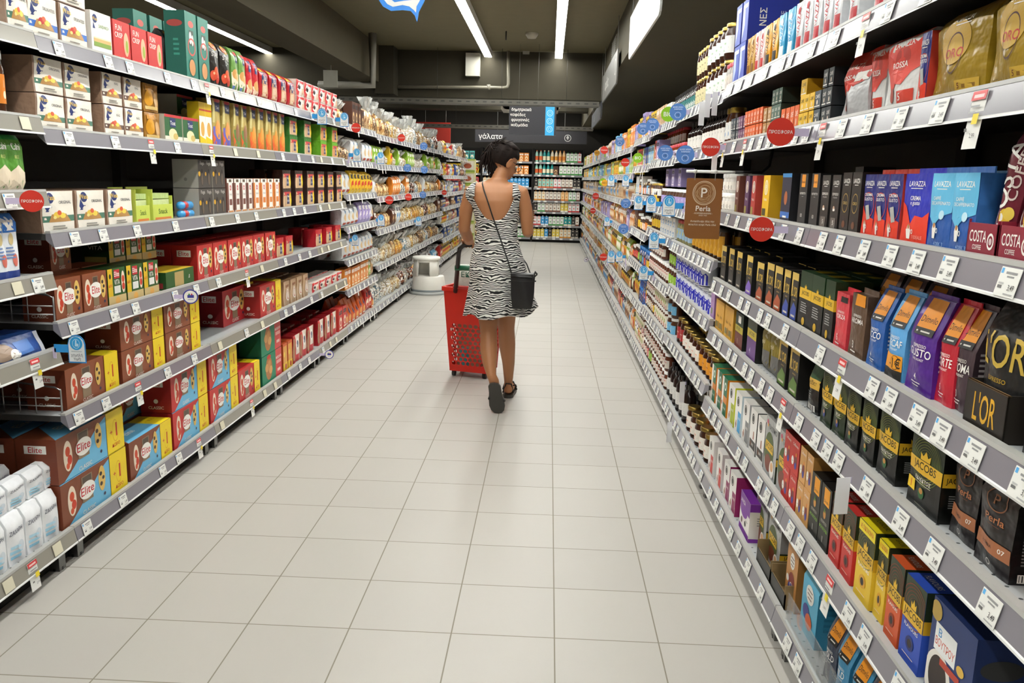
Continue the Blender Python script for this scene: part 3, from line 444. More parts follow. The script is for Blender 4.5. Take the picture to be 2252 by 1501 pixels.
def flav(c, cupc, sub='FLAVOURS', promo=False, h=.185):
    fr = [('r', 0, .5, 1, 1, '#33402a'), ('r', 0, 0, 1, .52, c)]
    for i in range(5): fr.append(('ring', .5, .7, .1+.04*i, 1, '#7a3a22' if not promo else '#7a7030', .95))
    fr += [('e', .5, .7, .09, 1, '#26301f'), ('r', 0, .5, 1, .66, '#dcae2a')]+crown(.5, .67, .12)+[('t', 'JACOBS', .5, .58, .09, '#2b2a16', .86, .02), ('t', sub, .5, .44, .045, W, .75, .015), ('e', .5, .26, .085, 1, cupc), ('e', .5, .26, .05, .9, '#241c1c'), ('r', .2, .1, .75, .11, '#e8d0c0')]
    if promo: fr += [('r', 0, .86, 1, 1, '#f1dc1e'), ('t', '1€ ΟΙΚΟΝΟΜΙΑ', .5, .93, .06, '#c8241c', .8)]
    sd = [('r', 0, .66, 1, 1, '#26331f'), ('r', 0, .5, 1, .66, '#cfa022')]+lines(.5, .85, .42, 5, .05, '#3a3420')
    return lambda: box_pkg(.08, .07, h, c, fr, sd, [('r', 0, 0, 1, 1, '#f1dc1e' if promo else c), ('t', 'FLAVOURS', .5, .5, .2, W if not promo else '#4a4020', .7)], scol=c)
for k, c, cc, ds, pr in (('flR', '#cc3530', '#7a1a18', 'red', 0), ('flY', '#e8c234', '#d9a02a', 'yellow', 1), ('flO', '#d3592c', '#8a3018', 'orange', 0), ('flB', '#3152b8', '#1c2c70', 'royal blue', 0)):
    prod(k, 'coffee_box', 'flavoured coffee', ds+' flavoured coffee box', .09, .185, flav(c, cc, promo=pr), .07)
prod('navy', 'coffee_box', 'flavoured coffee', 'navy coffee box with coffee cup', .16, .195, lambda: box_pkg(.15, .1, .195, '#23386e', [('e', .28, .22, .3, .8, '#e6e2da'), ('e', .28, .25, .22, .75, '#2a1c18'), ('r', .12, .5, .62, .78, '#e9ebea'), ('t', 'ΒΟΥΤΡΟΥ', .37, .6, .08, '#c8503a', .45), ('t', 'Β', .24, .7, .08, '#3a8ac8', .1), ('r', .3, .4, .75, .47, '#b8402c'), ('e', .75, .55, .05, 1.3, '#d9b04a'), ('e', .1, .88, .1, 1, '#b89a4a')], [('e', .5, .7, .1, 2, '#3a3a3a'), ('p', [(.3, .3), (.9, .45), (.9, .2)], '#c8642a'), ('e', .3, .4, .06, 1, '#4a2a1c')], scol='#1e3060', tcol='#1c2c58'))
def coffw(c, sc_, h=.11):
    return lambda: box_pkg(.085, .09, h, c, [('t', 'Coffeeway', .5, .82, .09, W, .7, .0), ('e', .62, .35, .2, .7, '#7a2c2c'), ('e', .62, .25, .1, 1, '#3a3f9a'), ('e', .25, .35, .13, .9, W), ('r', .18, .33, .33, .345, '#8a8a8a'), ('e', .66, .58, .06, 1, '#e8902a')], [('r', .1, .1, .9, .3, sc_)], scol=sc_)
prod('cwR', 'coffee_box', 'flavoured coffee', 'small red coffee box with cartoon drawing', .085, .11, coffw('#c83028', '#8a201c')); prod('cwT', 'coffee_box', 'flavoured coffee', 'small tan coffee box with cartoon drawing', .085, .11, coffw('#cf9a58', '#b88544'))
P_['cwR']['desc'] = 'small red coffee box'; P_['cwT']['desc'] = 'small tan coffee box'
prod('cwBear', 'coffee_box', 'flavoured coffee', 'tan coffee box with speech bubble', .1, .19, lambda: box_pkg(.095, .09, .19, '#c98f4e', [('e', .5, .78, .14, .75, W), ('r', .35, .82, .65, .84, '#6a4a3a'), ('r', .35, .76, .65, .78, '#6a4a3a'), ('r', .38, .7, .62, .72, '#6a4a3a'), ('e', .55, .42, .17, .8, '#8a2c22'), ('e', .5, .3, .1, 1.2, '#3a3f8a'), ('ring', .55, .36, .06, 1, W, .8), ('e', .2, .42, .06, 1, W)], scol='#a8743a'))
prod('cwBlue', 'coffee_box', 'flavoured coffee', 'sky blue house-shaped coffee box', .12, .24, lambda: soft_pkg(.115, .1, .235, '#5cb4d6', [('t', 'Coffeeway', .5, .84, .07, W, .8, .0), ('e', .5, .56, .12, 1, W), ('r', .35, .6, .65, .615, '#6a4a3a'), ('r', .35, .55, .65, .565, '#6a4a3a'), ('r', .38, .5, .62, .515, '#6a4a3a'), ('e', .35, .3, .1, 1, '#3a3a8a'), ('e', .55, .22, .1, 1, '#d9602c')], gusset(.72, .42), bulge=.0, wob=0, fin='p', scol='#3a8fb4', side=lines(.2, .85, .55, 5, .07, '#2f7a9c')), .1)
P_['cwBlue']['desc'] = 'sky blue peaked coffee box'
prod('dimC', 'coffee_box', 'coffee capsules', 'black capsule box with orange tag', .088, .17, lambda: box_pkg(.084, .1, .17, '#24241f', [('r', .3, .7, .85, .97, '#f0a21e'), ('t', 'Dimello', .57, .76, .05, K, .5, .0), ('e', .5, .55, .07, .9, '#c98a3a'), ('p', [(.4, .58), (.5, .68), (.56, .58)], '#4a7a2a'), ('t', 'ΕΣΠΡΕΣΣΟ', .5, .42, .04, '#c8c4bc', .6), ('t', 'ΦΟΥΝΤΟΥΚΙ', .5, .32, .05, '#8ac43a', .8, .015), ('r', .45, .1, .55, .2, '#8a8a86')], scol='#171614', tcol='#141312'))
def lor(c, sub='#8a5a3a', pr=True):
    return lambda: box_pkg(.075, .1, .155, '#25221f', [('r', 0, .85, 1, 1, '#d9b75a'), ('p', [(0, 1), (.24, 1), (.08, .5), (0, .5)], '#dcbc62'), ('t', "L'OR", .55, .62, .2, '#d9b44a', .75, .01), ('t', 'ESPRESSO', .55, .45, .03, '#b89a5a', .5), ('p', [(.05, .05), (.95, .05), (.95, .3), (.5, .4), (.05, .2)], c), ('r', .2, .1, .8, .14, '#c8c0b0')], lines(.4, .8, .6, 5, .06, '#5a4a2a'), scol='#171513', tcol='#1c1a18')
for k, c, ds in (('lorK', '#3a3632', 'black capsule box with gold lettering'), ('lorP', '#7a5ab8', 'black capsule box with purple panel'), ('lorO', '#a8502c', 'black capsule box with copper swirl'), ('lorB', '#3a4fa0', 'black capsule box with blue panel'), ('lorG', '#5a7a34', 'black capsule box with green swirl')):
    prod(k, 'coffee_box', 'coffee capsules', ds, .09, .158, lor(c))
def lorbag(c, sub):
    return lambda: soft_pkg(.125, .08, .25, '#262626', [('t', "L'OR", .5, .62, .26, '#d3b24a', .95, .012), ('t', 'ESPRESSO', .5, .4, .035, '#b8962e', .7), ('p', [(.08, .06), (.95, .06), (.98, .24), (.7, .32), (.3, .32), (.04, .24)], c), ('t', sub, .5, .24, .05, W, .75, .015), ('t', 'INTENSITY 8', .5, .17, .03, W, .6), ('r', .2, .1, .8, .11, W)], gusset(.72, .42), bulge=.012, seam=.01)
prod('lbO', 'coffee_bag', 'coffee beans', 'large black coffee bag with orange panel', .14, .26, lorbag('#cf5220', 'COLOMBIA')); prod('lbG', 'coffee_bag', 'coffee beans', 'large black coffee bag, leafy green panel', .14, .26, lorbag('#5a8a34', 'BRAZIL'))
def lortray():
    b = MB(); w, d, h = .15, .12, .085; c = '#241f1b'; b.box(-w/2, w/2, 0, .003, 0, h, c); b.box(w/2-.003, w/2, 0, d, 0, h, c); b.box(-w/2, -w/2+.003, 0, d, 0, h, c); b.box(-w/2, w/2, 0, .006, h-.002, h, '#8a6a42'); b.box(-w/2, w/2, 0, d, 0, .003, c)
    b.art(lambda u, v, o: (-w/2+u*w, -o, v*h), w, h, [('t', "L'OR", .5, .5, .62, '#d9a52a', .55, .01)]); return b
prod('lortray', 'coffee_tray', 'display tray', 'black cardboard coffee display tray', .155, .085, lortray, .12)
def perlaK(): return soft_pkg(.092, .065, .2, '#252224', [('ring', .5, .77, .13, .9, '#8a5a3a', .9), ('t', 'P', .5, .77, .11, '#9a6440', .4, .02), ('t', 'Perla', .5, .56, .08, '#b8744a', .8, .01), ('r', .35, .49, .65, .495, '#7a4a30'), ('r', 0, .2, 1, .35, '#a86a46'), ('t', 'COLOMBIA', .35, .275, .035, '#4a2a1c', .45), ('t', '07', .8, .28, .05, W, .2, .02), ('ring', .5, .1, .035, 1, '#c8c4be', .7)], gusset(.8, .3), bulge=.005, gus=.004, scol='#151416', side=lines(.25, .85, .75, 16, .035, '#8a8a8a')+[('r', .2, .03, .85, .12, W)]+[('r', .24+i*.07, .04, .26+i*.07+.015*(i % 2), .11, K) for i in range(8)])
prod('perlaK', 'coffee_bag', 'ground coffee', 'black coffee pack with copper coin', .1, .205, perlaK)
prod('pinkcan', 'milk_can', 'milk powder', 'beige and red round can', .11, .2, lambda: can_pkg(.052, .2, '#cdbfae', [('r', 0, 0, 1, .3, '#c8302c'), ('t', 'PRODUCT', .5, .5, .06, '#a8503a', .3), ('t', 'ROYAL', .5, .15, .1, W, .3)]))
def tass(): 
    b = box_pkg(.13, .09, .19, '#a9abaa', [('t', 'TASSIMO', .58, .84, .09, '#5a5a5e', .7), ('e', .14, .9, .045, 1, '#c8506a'), ('e', .18, .85, .03, 1, '#e0a030'), ('e', .4, .42, .34, .75, '#4a5a2c'), ('r', .1, .42, .72, .58, '#e3b832'), ('t', 'JACOBS', .41, .5, .1, '#2b2a16', .56, .015), ('e', .4, .22, .15, 1.2, '#7a3a28'), ('e', .72, .18, .15, .8, W), ('e', .72, .22, .08, 1, '#d8a878')], [('r', 0, 0, 1, .45, '#26301c'), ('r', 0, .3, 1, .42, '#dcb028'), ('t', 'JACOBS', .5, .36, .07, K, .7)], scol='#9a9896', fin='f'); return b
prod('tass', 'coffee_bag', 'coffee discs', 'silver foil coffee disc pack', .145, .19, tass, .09)
def dolce(c, dark=None, sc_=None):
    return lambda: box_pkg(.085, .07, .165, '#eeece8', [('e', .4, .78, .12, .85, '#2a2624'), ('ring', .4, .78, .09, .85, W, .85), ('r', .35, .6, 1, .02, '#eeece8'), ('p', [(.5, .56), (.98, .56), (.98, .06), (.5, .06)] if not dark else [(.1, .1), (.95, .1), (.95, .3), (.1, .3)], c), ('t', 'LUNGO' if not dark else 'NERO', .74 if not dark else .5, .4 if not dark else .2, .06, W, .36), ('e', .3, .2, .06, .8, '#6a4028'), ('p', [(.55, .34), (.7, .34), (.68, .52), (.57, .52)] if dark else [(.26, .12), (.36, .12), (.36, .3), (.26, .3)], '#9a5a34')], scol=sc_ or c, tcol=W)
for k, c, dk, s_, ds in (('dgK', '#34302c', 1, '#2a2a28', 'white capsule box with black panel'), ('dgG', '#7c7e80', 0, '#c8c8c8', 'white capsule box with grey panel'), ('dgY', '#a8b82c', 0, '#dce02c', 'white capsule box with lime panel'), ('dgC', '#48a4d8', 0, '#d8e8f0', 'white capsule box with sky panel'), ('dgM', '#8a1f58', 0, '#9a1f62', 'white capsule box with magenta panel'), ('dgO', '#e4602a', 0, '#f07030', 'white capsule box with orange panel'), ('dgR', '#c8403a', 0, '#e8e4e0', 'white capsule box with red panel')):
    prod(k, 'coffee_box', 'coffee capsules', ds, .092, .166, dolce(c, dk, s_), .07)
prod('sbux', 'coffee_box', 'coffee capsules', 'green and white capsule box', .092, .166, lambda: box_pkg(.085, .07, .165, '#efe9e0', [('r', .35, 0, 1, 1, '#1f6a48'), ('r', .35, .34, 1, .52, '#d98a44'), ('e', .66, .78, .11, .9, '#e8f0e8'), ('e', .66, .78, .06, .9, '#1f6a48'), ('t', 'HOUSE', .66, .2, .05, W, .4), ('e', .16, .3, .06, .8, '#a8603a')], scol='#e8902c', tcol='#1f7a54'))
prod('sbuxc', 'coffee_box', 'coffee capsules', 'dark green coffee box with pale disc', .12, .16, lambda: box_pkg(.11, .08, .16, '#e9e4dc', [('r', .2, .1, 1, .95, '#17543a'), ('e', .75, .5, .17, .9, '#cfd4ce'), ('r', .2, .45, .5, .6, '#8a5a4a'), ('t', 'BLEND', .45, .75, .08, W, .3)], scol='#123f2c', tcol='#7a2434'))
prod('goldbox', 'coffee_box', 'coffee sachets', 'amber yellow coffee sachet box', .2, .14, lambda: box_pkg(.19, .09, .138, '#dfa93e', [('ring', .3, .7, .14, .8, '#b8842a', .92), ('ring', .7, .72, .14, .8, '#b8842a', .92), ('t', 'Nes', .3, .5, .1, '#8a5a20', .2), ('t', 'Nes', .7, .5, .1, '#8a5a20', .2), ('r', .1, .12, .35, .3, '#7a7040'), ('r', .55, .12, .8, .3, '#7a7040'), ('p', [(.42, .1), (.48, .1), (.46, .34), (.43, .34)], '#3a2418'), ('p', [(.86, .1), (.92, .1), (.9, .34), (.87, .34)], '#3a2418')], scol='#c48e26'))
prod('violet', 'coffee_box', 'coffee sachets', 'lilac coffee sachet box', .12, .14, lambda: box_pkg(.11, .09, .138, '#a682b4', [('t', 'Nes', .5, .6, .1, '#7a4a8a', .3), ('r', .2, .15, .6, .35, '#6a7a4a')], scol='#8a6498'))
prod('brig', 'coffee_box', 'ground coffee', 'green and brown coffee box with gold band', .13, .145, lambda: box_pkg(.11, .07, .143, '#6a2c24', [('r', 0, .6, 1, 1, '#20382a'), ('r', .35, .72, .7, .92, W), ('r', 0, .45, 1, .64, '#bfae3a'), ('t', 'JACOBS', .4, .55, .09, '#2b2a16', .5), ('t', '1', .4, .2, .16, '#c8b8a8', .2)], scol='#131613'))
prod('brigP', 'coffee_box', 'ground coffee', 'green and purple coffee box, gold band', .14, .16, lambda: box_pkg(.12, .07, .158, '#6a4684', [('r', 0, .66, 1, 1, '#2c3a24'), ('r', 0, .52, 1, .72, '#c8b236'), ('t', 'JACOBS', .5, .62, .09, '#2b2a16', .7), ('t', '4', .4, .22, .14, '#cbb8d8', .2)], scol='#1a1c18'))
prod('olive', 'coffee_pouch', 'ground coffee', 'olive gold coffee pouch with silver foot', .12, .165, lambda: soft_pkg(.115, .06, .162, '#857628', [('r', 0, 0, 1, .46, '#6e6e6c'), ('p', [(.55, 1), (.8, 1), (.7, .7), (.5, .75)], '#c8c0a8'), ('t', 'gold', .4, .62, .09, '#e6dcb8', .5), ('e', .2, .28, .06, .9, '#c89a3a'), ('e', .4, .12, .05, 1, '#c89a3a')], pillow, scol='#7a6a1c'))
prod('pouchP', 'coffee_pouch', 'ground coffee', 'pink brown coffee pouch', .06, .15, lambda: soft_pkg(.055, .05, .148, '#8a5a52', [('r', 0, .66, 1, 1, '#857628'), ('e', .5, .3, .09, .9, '#c8903a')], pillow))
prod('lavP', 'coffee_box', 'coffee capsules', 'white and purple coffee box, tilted handle', .14, .15, lambda: box_pkg(.13, .07, .15, '#eeeae6', [('r', 0, .62, 1, 1, '#7a2c9c'), ('e', .4, .62, .2, 1.6, '#7a2c9c'), ('t', 'LAVAZZA', .3, .8, .1, W, .45), ('r', 0, 0, 1, .16, '#7a2c9c'), ('e', .25, .3, .08, .8, '#5a3424'), ('e', .6, .32, .07, .9, '#2a1c1c'), ('r', .65, .42, .85, .44, '#8a8a8a')], [('r', 0, .8, 1, 1, '#7a2c9c'), ('r', 0, 0, 1, .1, '#7a2c9c')]+lines(.4, .9, .65, 4, .06, '#8a8a8a'), [('r', 0, 0, 1, 1, '#7a2c9c')], scol='#dfdbd6'))
P_['lavP']['desc'] = 'white and purple capsule box'
prod('canis', 'baby_milk_tin', 'milk powder', 'white milk powder tin with blue wave', .1, .105, lambda: can_pkg(.05, .105, '#dfe3ec', [('p', [(.34+.4*i/8, .8-.3*(i/8)+.08*sin(i*2)) for i in range(9)]+[(.74, .03), (.34, .03)], '#2026b0'), ('p', [(.02, .5), (.16, .62), (.2, .03), (.02, .03)], '#2026b0'), ('t', 'ΝΟΥΝΟΥ', .56, .88, .12, '#2a3060', .24)]))
P_['canis']['desc'] = 'white tin with blue wave'
def hjar(lc, ac, r=.038, h=.13, lid='#a48a48', body='#3a1a0c'): return lambda: jar_parts(r, h, body, lid, lc, art=[('r', .1, .82, .9, .9, ac), ('t', 'Honey', .5, .55, .16, ac, .6), ('r', .2, .3, .8, .34, '#8a8478'), ('e', .5, .14, .08, 1.4, ac)])
prod('honW', 'honey_jar', 'honey', 'dark honey jar with white label', .082, .13, hjar('#e9e4da', '#d9602c')); prod('honC', 'honey_jar', 'honey', 'dark honey jar with cream label', .082, .13, hjar('#ddd4a8', '#6a5a2a')); prod('honO', 'honey_jar', 'honey', 'dark honey jar with orange label', .082, .13, hjar('#e0961e', '#7a3a10'))
prod('honR', 'honey_jar', 'honey', 'dark jar with red label', .082, .15, hjar('#a82c30', '#e8d0c0', .036, .15)); prod('honL', 'honey_jar', 'honey', 'large dark honey jar with green-edged label', .12, .16, hjar('#eef0ea', '#3a9a4a', .055, .16))
prod('choc', 'spread_jar', 'chocolate spread', 'chocolate spread jar with white lid', .085, .125, lambda: jar_parts(.038, .125, '#5a2c1a', '#efefec', '#e8e0d4', art=[('r', .1, .6, .9, .9, '#2a3a9a'), ('t', 'Merenda', .5, .76, .2, '#c8302c', .7), ('e', .5, .3, .18, 1.2, '#6a3018')], neck=.9, lidh=.02))
prod('chocR', 'spread_jar', 'chocolate spread', 'spread jar with red foot, white lid', .085, .135, lambda: jar_parts(.038, .135, '#5a2c1a', '#efefec', '#e9e4d2', art=[('r', 0, 0, 1, .35, '#c8342c'), ('e', .5, .6, .2, 1, '#a8b82c'), ('t', '100', .5, .6, .16, '#3a4a10', .3)], neck=.9, lidh=.022, lv=(.08, .86)))
prod('chocB', 'spread_jar', 'chocolate spread', 'tall bright blue spread tub', .09, .15, lambda: jar_parts(.04, .15, '#1f6ac0', '#2a86d8', '#1f5ab0', art=[('e', .5, .4, .25, 1, '#4a2418'), ('t', 'OREO', .5, .75, .16, W, .5)], neck=.98, lv=(.08, .9)))
prod('pinkj', 'jam_jar', 'jam', 'clear jar with pink lid', .07, .13, lambda: jar_parts(.034, .13, '#b8b4b0', '#c8505a', '#d8d0c8', art=[('r', .1, .1, .9, .4, '#6a4a7a'), ('r', .1, .6, .9, .8, '#d8b03a')]))
prod('jam', 'jam_jar', 'jam', 'amber jam jar with checked red lid', .062, .085, lambda: jar_parts(.029, .085, '#7a3414', '#c8404a', '#e8e6e2', art=[('r', .2, .3, .8, .5, '#7a7a7a')]))
prod('gher', 'pickle_jar', 'preserves', 'clear jar with patterned lid', .075, .13, lambda: jar_parts(.035, .13, '#8a8458', '#b8322c', '#9ab8d0', art=[('r', .1, .1, .9, .4, '#7a6a4a'), ('e', .5, .6, .2, 1, '#d9c84a')]))
prod('blk', 'syrup_bottle', 'syrup', 'dark bottle with white label', .075, .24, lambda: bottle_parts(.034, .24, '#241410', '#16120f', '#e9e6e0', art=[('r', .2, .7, .8, .8, '#5a5a5a'), ('r', .3, .3, .7, .4, '#8a8a8a'), ('r', .4, .1, .6, .18, '#b8402c')])); prod('oil', 'whisky_bottle', 'syrup', 'amber honey bottle with gold panel', .07, .165, lambda: jar_parts(.032, .165, '#3a220c', '#1c1814', '#c8901c', art=[('p', [(.1, .05), (.9, .05), (.5, .9)], '#e0b040')], lv=(.15, .85)))
P_['oil']['name'] = 'honey_bottle'
prod('smoothb', 'syrup_bottle', 'syrup', 'small dark bottle with teal label', .06, .17, lambda: bottle_parts(.027, .17, '#1c1410', '#1c1c1c', '#3a7a78', art=[('r', .1, .3, .9, .7, W), ('e', .5, .15, .1, 1, '#d9702c')], lv=(.08, .6)))
prod('bigK', 'juice_bottle', 'syrup', 'tall black square bottle, white label', .085, .21, lambda: bottle_parts(.038, .21, '#1d1413', '#141011', '#d9d8d4', art=lines(.15, .85, .85, 5, .16, '#8a8a88'), lv=(.2, .55), sh=.72))
prod('paperK', 'espresso_box', 'coffee capsules', 'dark small capsule sleeve', .052, .05, lambda: box_pkg(.05, .1, .05, '#3c4648', [('e', .5, .5, .25, .8, '#8a9494'), ('r', 0, .12, 1, .25, '#9aa4a4')], scol='#22282a'))
for k, c, s_, ds in (('slG', '#4c675a', '#24332a', 'green'), ('slO', '#e2662a', '#c44a16', 'orange'), ('slT', '#b98a52', '#96683a', 'tan'), ('slP', '#7a4a70', '#5a3050', 'purple'), ('slY', '#e8bc2a', '#c8981c', 'yellow'), ('slS', '#4a545c', '#2a3034', 'slate'), ('slK', '#2a3236', '#1a2024', 'black')):
    prod(k, 'capsule_sleeve', 'coffee capsules', ds+' capsule sleeve', .056, .052, (lambda c=c, s_=s_: box_pkg(.052, .12, .05, c, [('t', 'CAFÉ', .5, .7, .2, W if c != '#e8bc2a' else K, .7), ('e', .5, .35, .14, .7, '#e8dcc8'), ('r', .1, .1, .9, .16, W)], scol=s_)), .12)
prod('oro', 'coffee_bag', 'coffee beans', 'large gold coffee bag with dark ring', .24, .235, lambda: soft_pkg(.225, .09, .23, '#9a7d22', [('e', .48, .62, .24, 1, '#c09a34'), ('ring', .5, .5, .22, .62, '#4a2420', .92), ('t', 'LAVAZZA', .55, .85, .06, W, .35, .02), ('r', .45, .79, .7, .8, W), ('t', 'ORO', .5, .5, .1, '#b02a20', .3, .01), ('r', .58, .08, .93, .2, '#c8a23a'), ('t', '5', .64, .14, .06, '#6a3018', .1), ('r', .7, .11, .88, .15, '#8a6420'), ('r', .05, .12, .25, .125, '#5a4418')], lambda v: (1-.03*v, .0 if v < .85 else .4*(v-.85)/.15, 0 if v < .85 else .4*(v-.85)/.15), bulge=.014, wob=.002), .09)
prod('rossa', 'coffee_bag', 'coffee beans', 'white coffee bag with red top', .16, .18, lambda: soft_pkg(.15, .07, .178, '#dcdcda', [('p', [(0, 1), (1, 1), (1, .52), (.8, .48), (.6, .34), (.42, .36), (.25, .2), (.1, .5), (0, .62)], '#d8321c'), ('e', .55, .68, .16, 1, '#b82818'), ('t', 'LAVAZZA', .55, .86, .08, W, .55, .02), ('t', 'ROSSA', .5, .6, .08, W, .5, .02), ('r', .5, .1, .92, .26, '#cf3a28'), ('t', '5', .58, .18, .1, W, .1), ('e', .3, .22, .1, .7, '#a8402c')], lambda v: (1, 0 if v < .9 else .4*(v-.9)/.1, 0 if v < .9 else .4*(v-.9)/.1), bulge=.008), .07)
prod('silver', 'coffee_bag', 'coffee beans', 'crumpled silver coffee bag with red top', .17, .22, lambda: soft_pkg(.155, .08, .215, '#b5b6b8', [('p', [(0, 1), (1, 1), (1, .58), (.6, .5), (.4, .42), (.2, .52), (0, .4)], '#c62e1c'), ('t', 'LAVAZZA', .4, .78, .08, W, .55, .02), ('t', 'ROSSA', .35, .62, .07, W, .45, .02), ('r', .55, .55, .95, .68, W), ('e', .3, .25, .1, .9, '#c04a2a')], gusset(.62, .42), bulge=.012, wob=.004))
prod('bluebig', 'coffee_carton', 'coffee carton', 'tall blue coffee carton', .12, .17, lambda: box_pkg(.11, .2, .168, '#2a49b4', [('p', [(.1, .05), (.5, .4), (.4, .95), (.1, .8)], '#b8c8e8'), ('r', .1, .8, .9, .9, '#dfe6f4')], [('t', 'ΝΕΣ', .3, .55, .16, W, .5, .02, pi/2), ('t', 'CAFE', .7, .5, .12, '#b8bcd8', .5, .01, pi/2)], scol='#1c2f96', tcol='#182878'), .2)
def slim7(c, c2): return lambda: soft_pkg(.062, .055, .165, c, [('r', .1, .08, .9, .35, c2), ('t', 'LAVAZZA', .5, .55, .1, c2, .6, .01, pi/2), ('e', .5, .85, .06, .8, c2)], lambda v: (1, 0, 0), bulge=.003, nu=5, nv=5, seam=.008)
for k, c, c2, ds in (('s7W', '#dcdee2', '#c0303a', 'silver white coffee pack with red mark'), ('s7R', '#e6d2d0', '#c23a38', 'white and red coffee pack'), ('s7G', '#c79a3a', '#8a5a20', 'golden tan coffee pack'), ('s7Y', '#e4a424', '#26221c', 'amber and black coffee pack'), ('s7C', '#3aa4d0', '#e4eef2', 'cyan coffee pack')):
    prod(k, 'coffee_pack', 'coffee pack', ds, .075, .165, slim7(c, c2))
# ---- generic goods for the far bays: soft bags, boxes, jars and bottles in many colours
GEN = [('yellow', '#e3bd2c', '#c93c2a'), ('lime green', '#8fb83a', '#f0ecd8'), ('light blue', '#6fb2d8', '#f2efe6'), ('white', '#e6e6e2', '#4a8ac0'), ('lilac', '#a99ad0', '#f0e8f2'), ('orange', '#e0842a', '#f6e8c8'), ('red', '#c83a34', '#f2e2c8'), ('beige', '#cfae84', '#8a5a3a'), ('dark brown', '#5a3628', '#d9b884'), ('teal', '#3a9a94', '#f0e8d0'), ('deep blue', '#2f4f9c', '#e8d05a'), ('pink', '#dca0a4', '#8a2c3a')]
for i, (nm, c, c2) in enumerate(GEN):
    prod('gb%d' % i, ['cereal_box', 'food_box'][i % 2], 'packaged food', nm+' food box', .12, .2, (lambda c=c, c2=c2, i=i: box_pkg(.11, .08, .195, c, [('e', .5, .4, .2, .8, c2), ('r', .1, .72, .9, .88, W if i % 2 else K), ('t', ['Nova', 'Alfa', 'Krisp', 'Mega'][i % 4], .5, .8, .1, c, .7), ('r', .15, .08, .85, .16, c2), ('e', .5, .36, .1, 1, c)], sd=-1 if i % 2 else 1, scol=c)), .08)
    prod('gs%d' % i, ['snack_bag', 'cereal_bag', 'biscuit_bag', 'flour_bag', 'sweet_bag', 'crisp_bag', 'nut_bag', 'muesli_bag', 'pasta_bag', 'rice_bag', 'cocoa_bag', 'candy_bag'][i], 'packaged food', nm+' filled bag', .13, .22, (lambda c=c, c2=c2, i=i: soft_pkg(.12, .07, .215, c, [('e', .5, .38, .2, .9, c2), ('r', .15, .66, .85, .84, W if i % 3 else '#2a2a3a'), ('t', ['Bio', 'Fit', 'Gold', 'Nut'][i % 4], .5, .75, .11, c, .6), ('e', .45, .3, .09, 1.2, c)], pillow, bulge=.014, seed=i, nu=6, nv=6)), .07)  # all plain filled food bags; what they hold is not known
    prod('gj%d' % i, 'food_jar', 'jarred food', 'glass jar with '+nm+' label', .085, .125, (lambda c=c, c2=c2: jar_parts(.038, .125, '#4a2a18', '#e6e6e2' if c != '#e6e6e2' else '#c9a94e', c, art=[('r', .15, .55, .85, .8, c2), ('e', .5, .3, .14, 1, c2)])))
for i, (nm, c, c2) in enumerate([('white and green', '#e9ece6', '#4a9a4a'), ('white and red', '#ece8e6', '#cf3f3f'), ('blue and white', '#3f9bd8', '#eaf2f8'), ('cream', '#efe6cf', '#d9953a'), ('mint', '#9fd0c0', '#df6a3a'), ('peach', '#f0c890', '#e08a3a'), ('white and brown', '#e9e2d6', '#7a4a34'), ('teal', '#2f9a9a', '#f0e8c8'), ('yellow and white', '#e9d05a', '#f5f2ea'), ('black', '#3a3634', '#c0b8a8')]):
    def carton(c=c, c2=c2):
        b = box_pkg(.08, .08, .2, c, [('r', 0, 0, 1, .17, c2), ('e', .5, .42, .08, .9, c2), ('r', .2, .76, .8, .86, c2), ('t', 'ΓΑΛΑ', .5, .79, .07, c, .6)], scol=c); b.lathe([(.016, .2), (.016, .222)], c2, 10, (0, .03, 0)); return b
    prod('mc%d' % i, 'milk_carton', 'milk', nm+' drink carton', .09, .222, carton, .08)
    def mbot(c=c, c2=c2):
        b = MB(); b.lathe([(.036, 0), (.038, .01), (.038, .15), (.03, .2), (.014, .24), (.014, .255)], (c, 's'), 14, (0, .04, 0)); b.lathe([(.0385, .04), (.0385, .13)], c2, 14, (0, .04, 0), cap=False); b.lathe([(.017, .24), (.017, .262)], c2, 10, (0, .04, 0)); return b
    prod('mb%d' % i, 'milk_bottle', 'milk', nm+' drink bottle', .09, .262, mbot, .08)
P_['gs_y'] = P_['gs0']

# ---------------------------------------------------------------- placing goods
_mesh = {}
ORD = 'first second third fourth fifth sixth seventh eighth ninth tenth eleventh twelfth thirteenth fourteenth fifteenth sixteenth seventeenth eighteenth nineteenth twentieth'.split()
TENS = {2: 'twenty', 3: 'thirty', 4: 'forty', 5: 'fifty', 6: 'sixty', 7: 'seventy', 8: 'eighty', 9: 'ninety'}
def nth(n):
    if n <= 20: return ORD[n-1]
    t, o = divmod(n, 10)
    return (TENS[t][:-1]+'ieth') if o == 0 else TENS[t]+'-'+ORD[o-1]
LEV = {1: 'bottom', 2: 'second', 3: 'third', 4: 'fourth', 5: 'fifth', 6: 'sixth', 7: 'top', 8: 'upper'}
count = {}
def meshes(key, flat):
    k = (key, flat)
    if k not in _mesh:
        p = P_[key]; b = p['fn']()
        if isinstance(b, MB): b = [(None, b)]
        if flat and len(b) > 1:
            q = MB()
            for _, x in b:
                base = len(q.v); q.v += x.v
                for f, m, s in zip(x.f, x.m, x.sm): q.f.append(tuple(base+i for i in f)); q.m.append(q.mi(x.mats[m])); q.sm.append(s)
            b = [(None, q)]
        _mesh[k] = [(n, x.mesh(p['name'] if n is None else n)) for n, x in b]
    return _mesh[k]
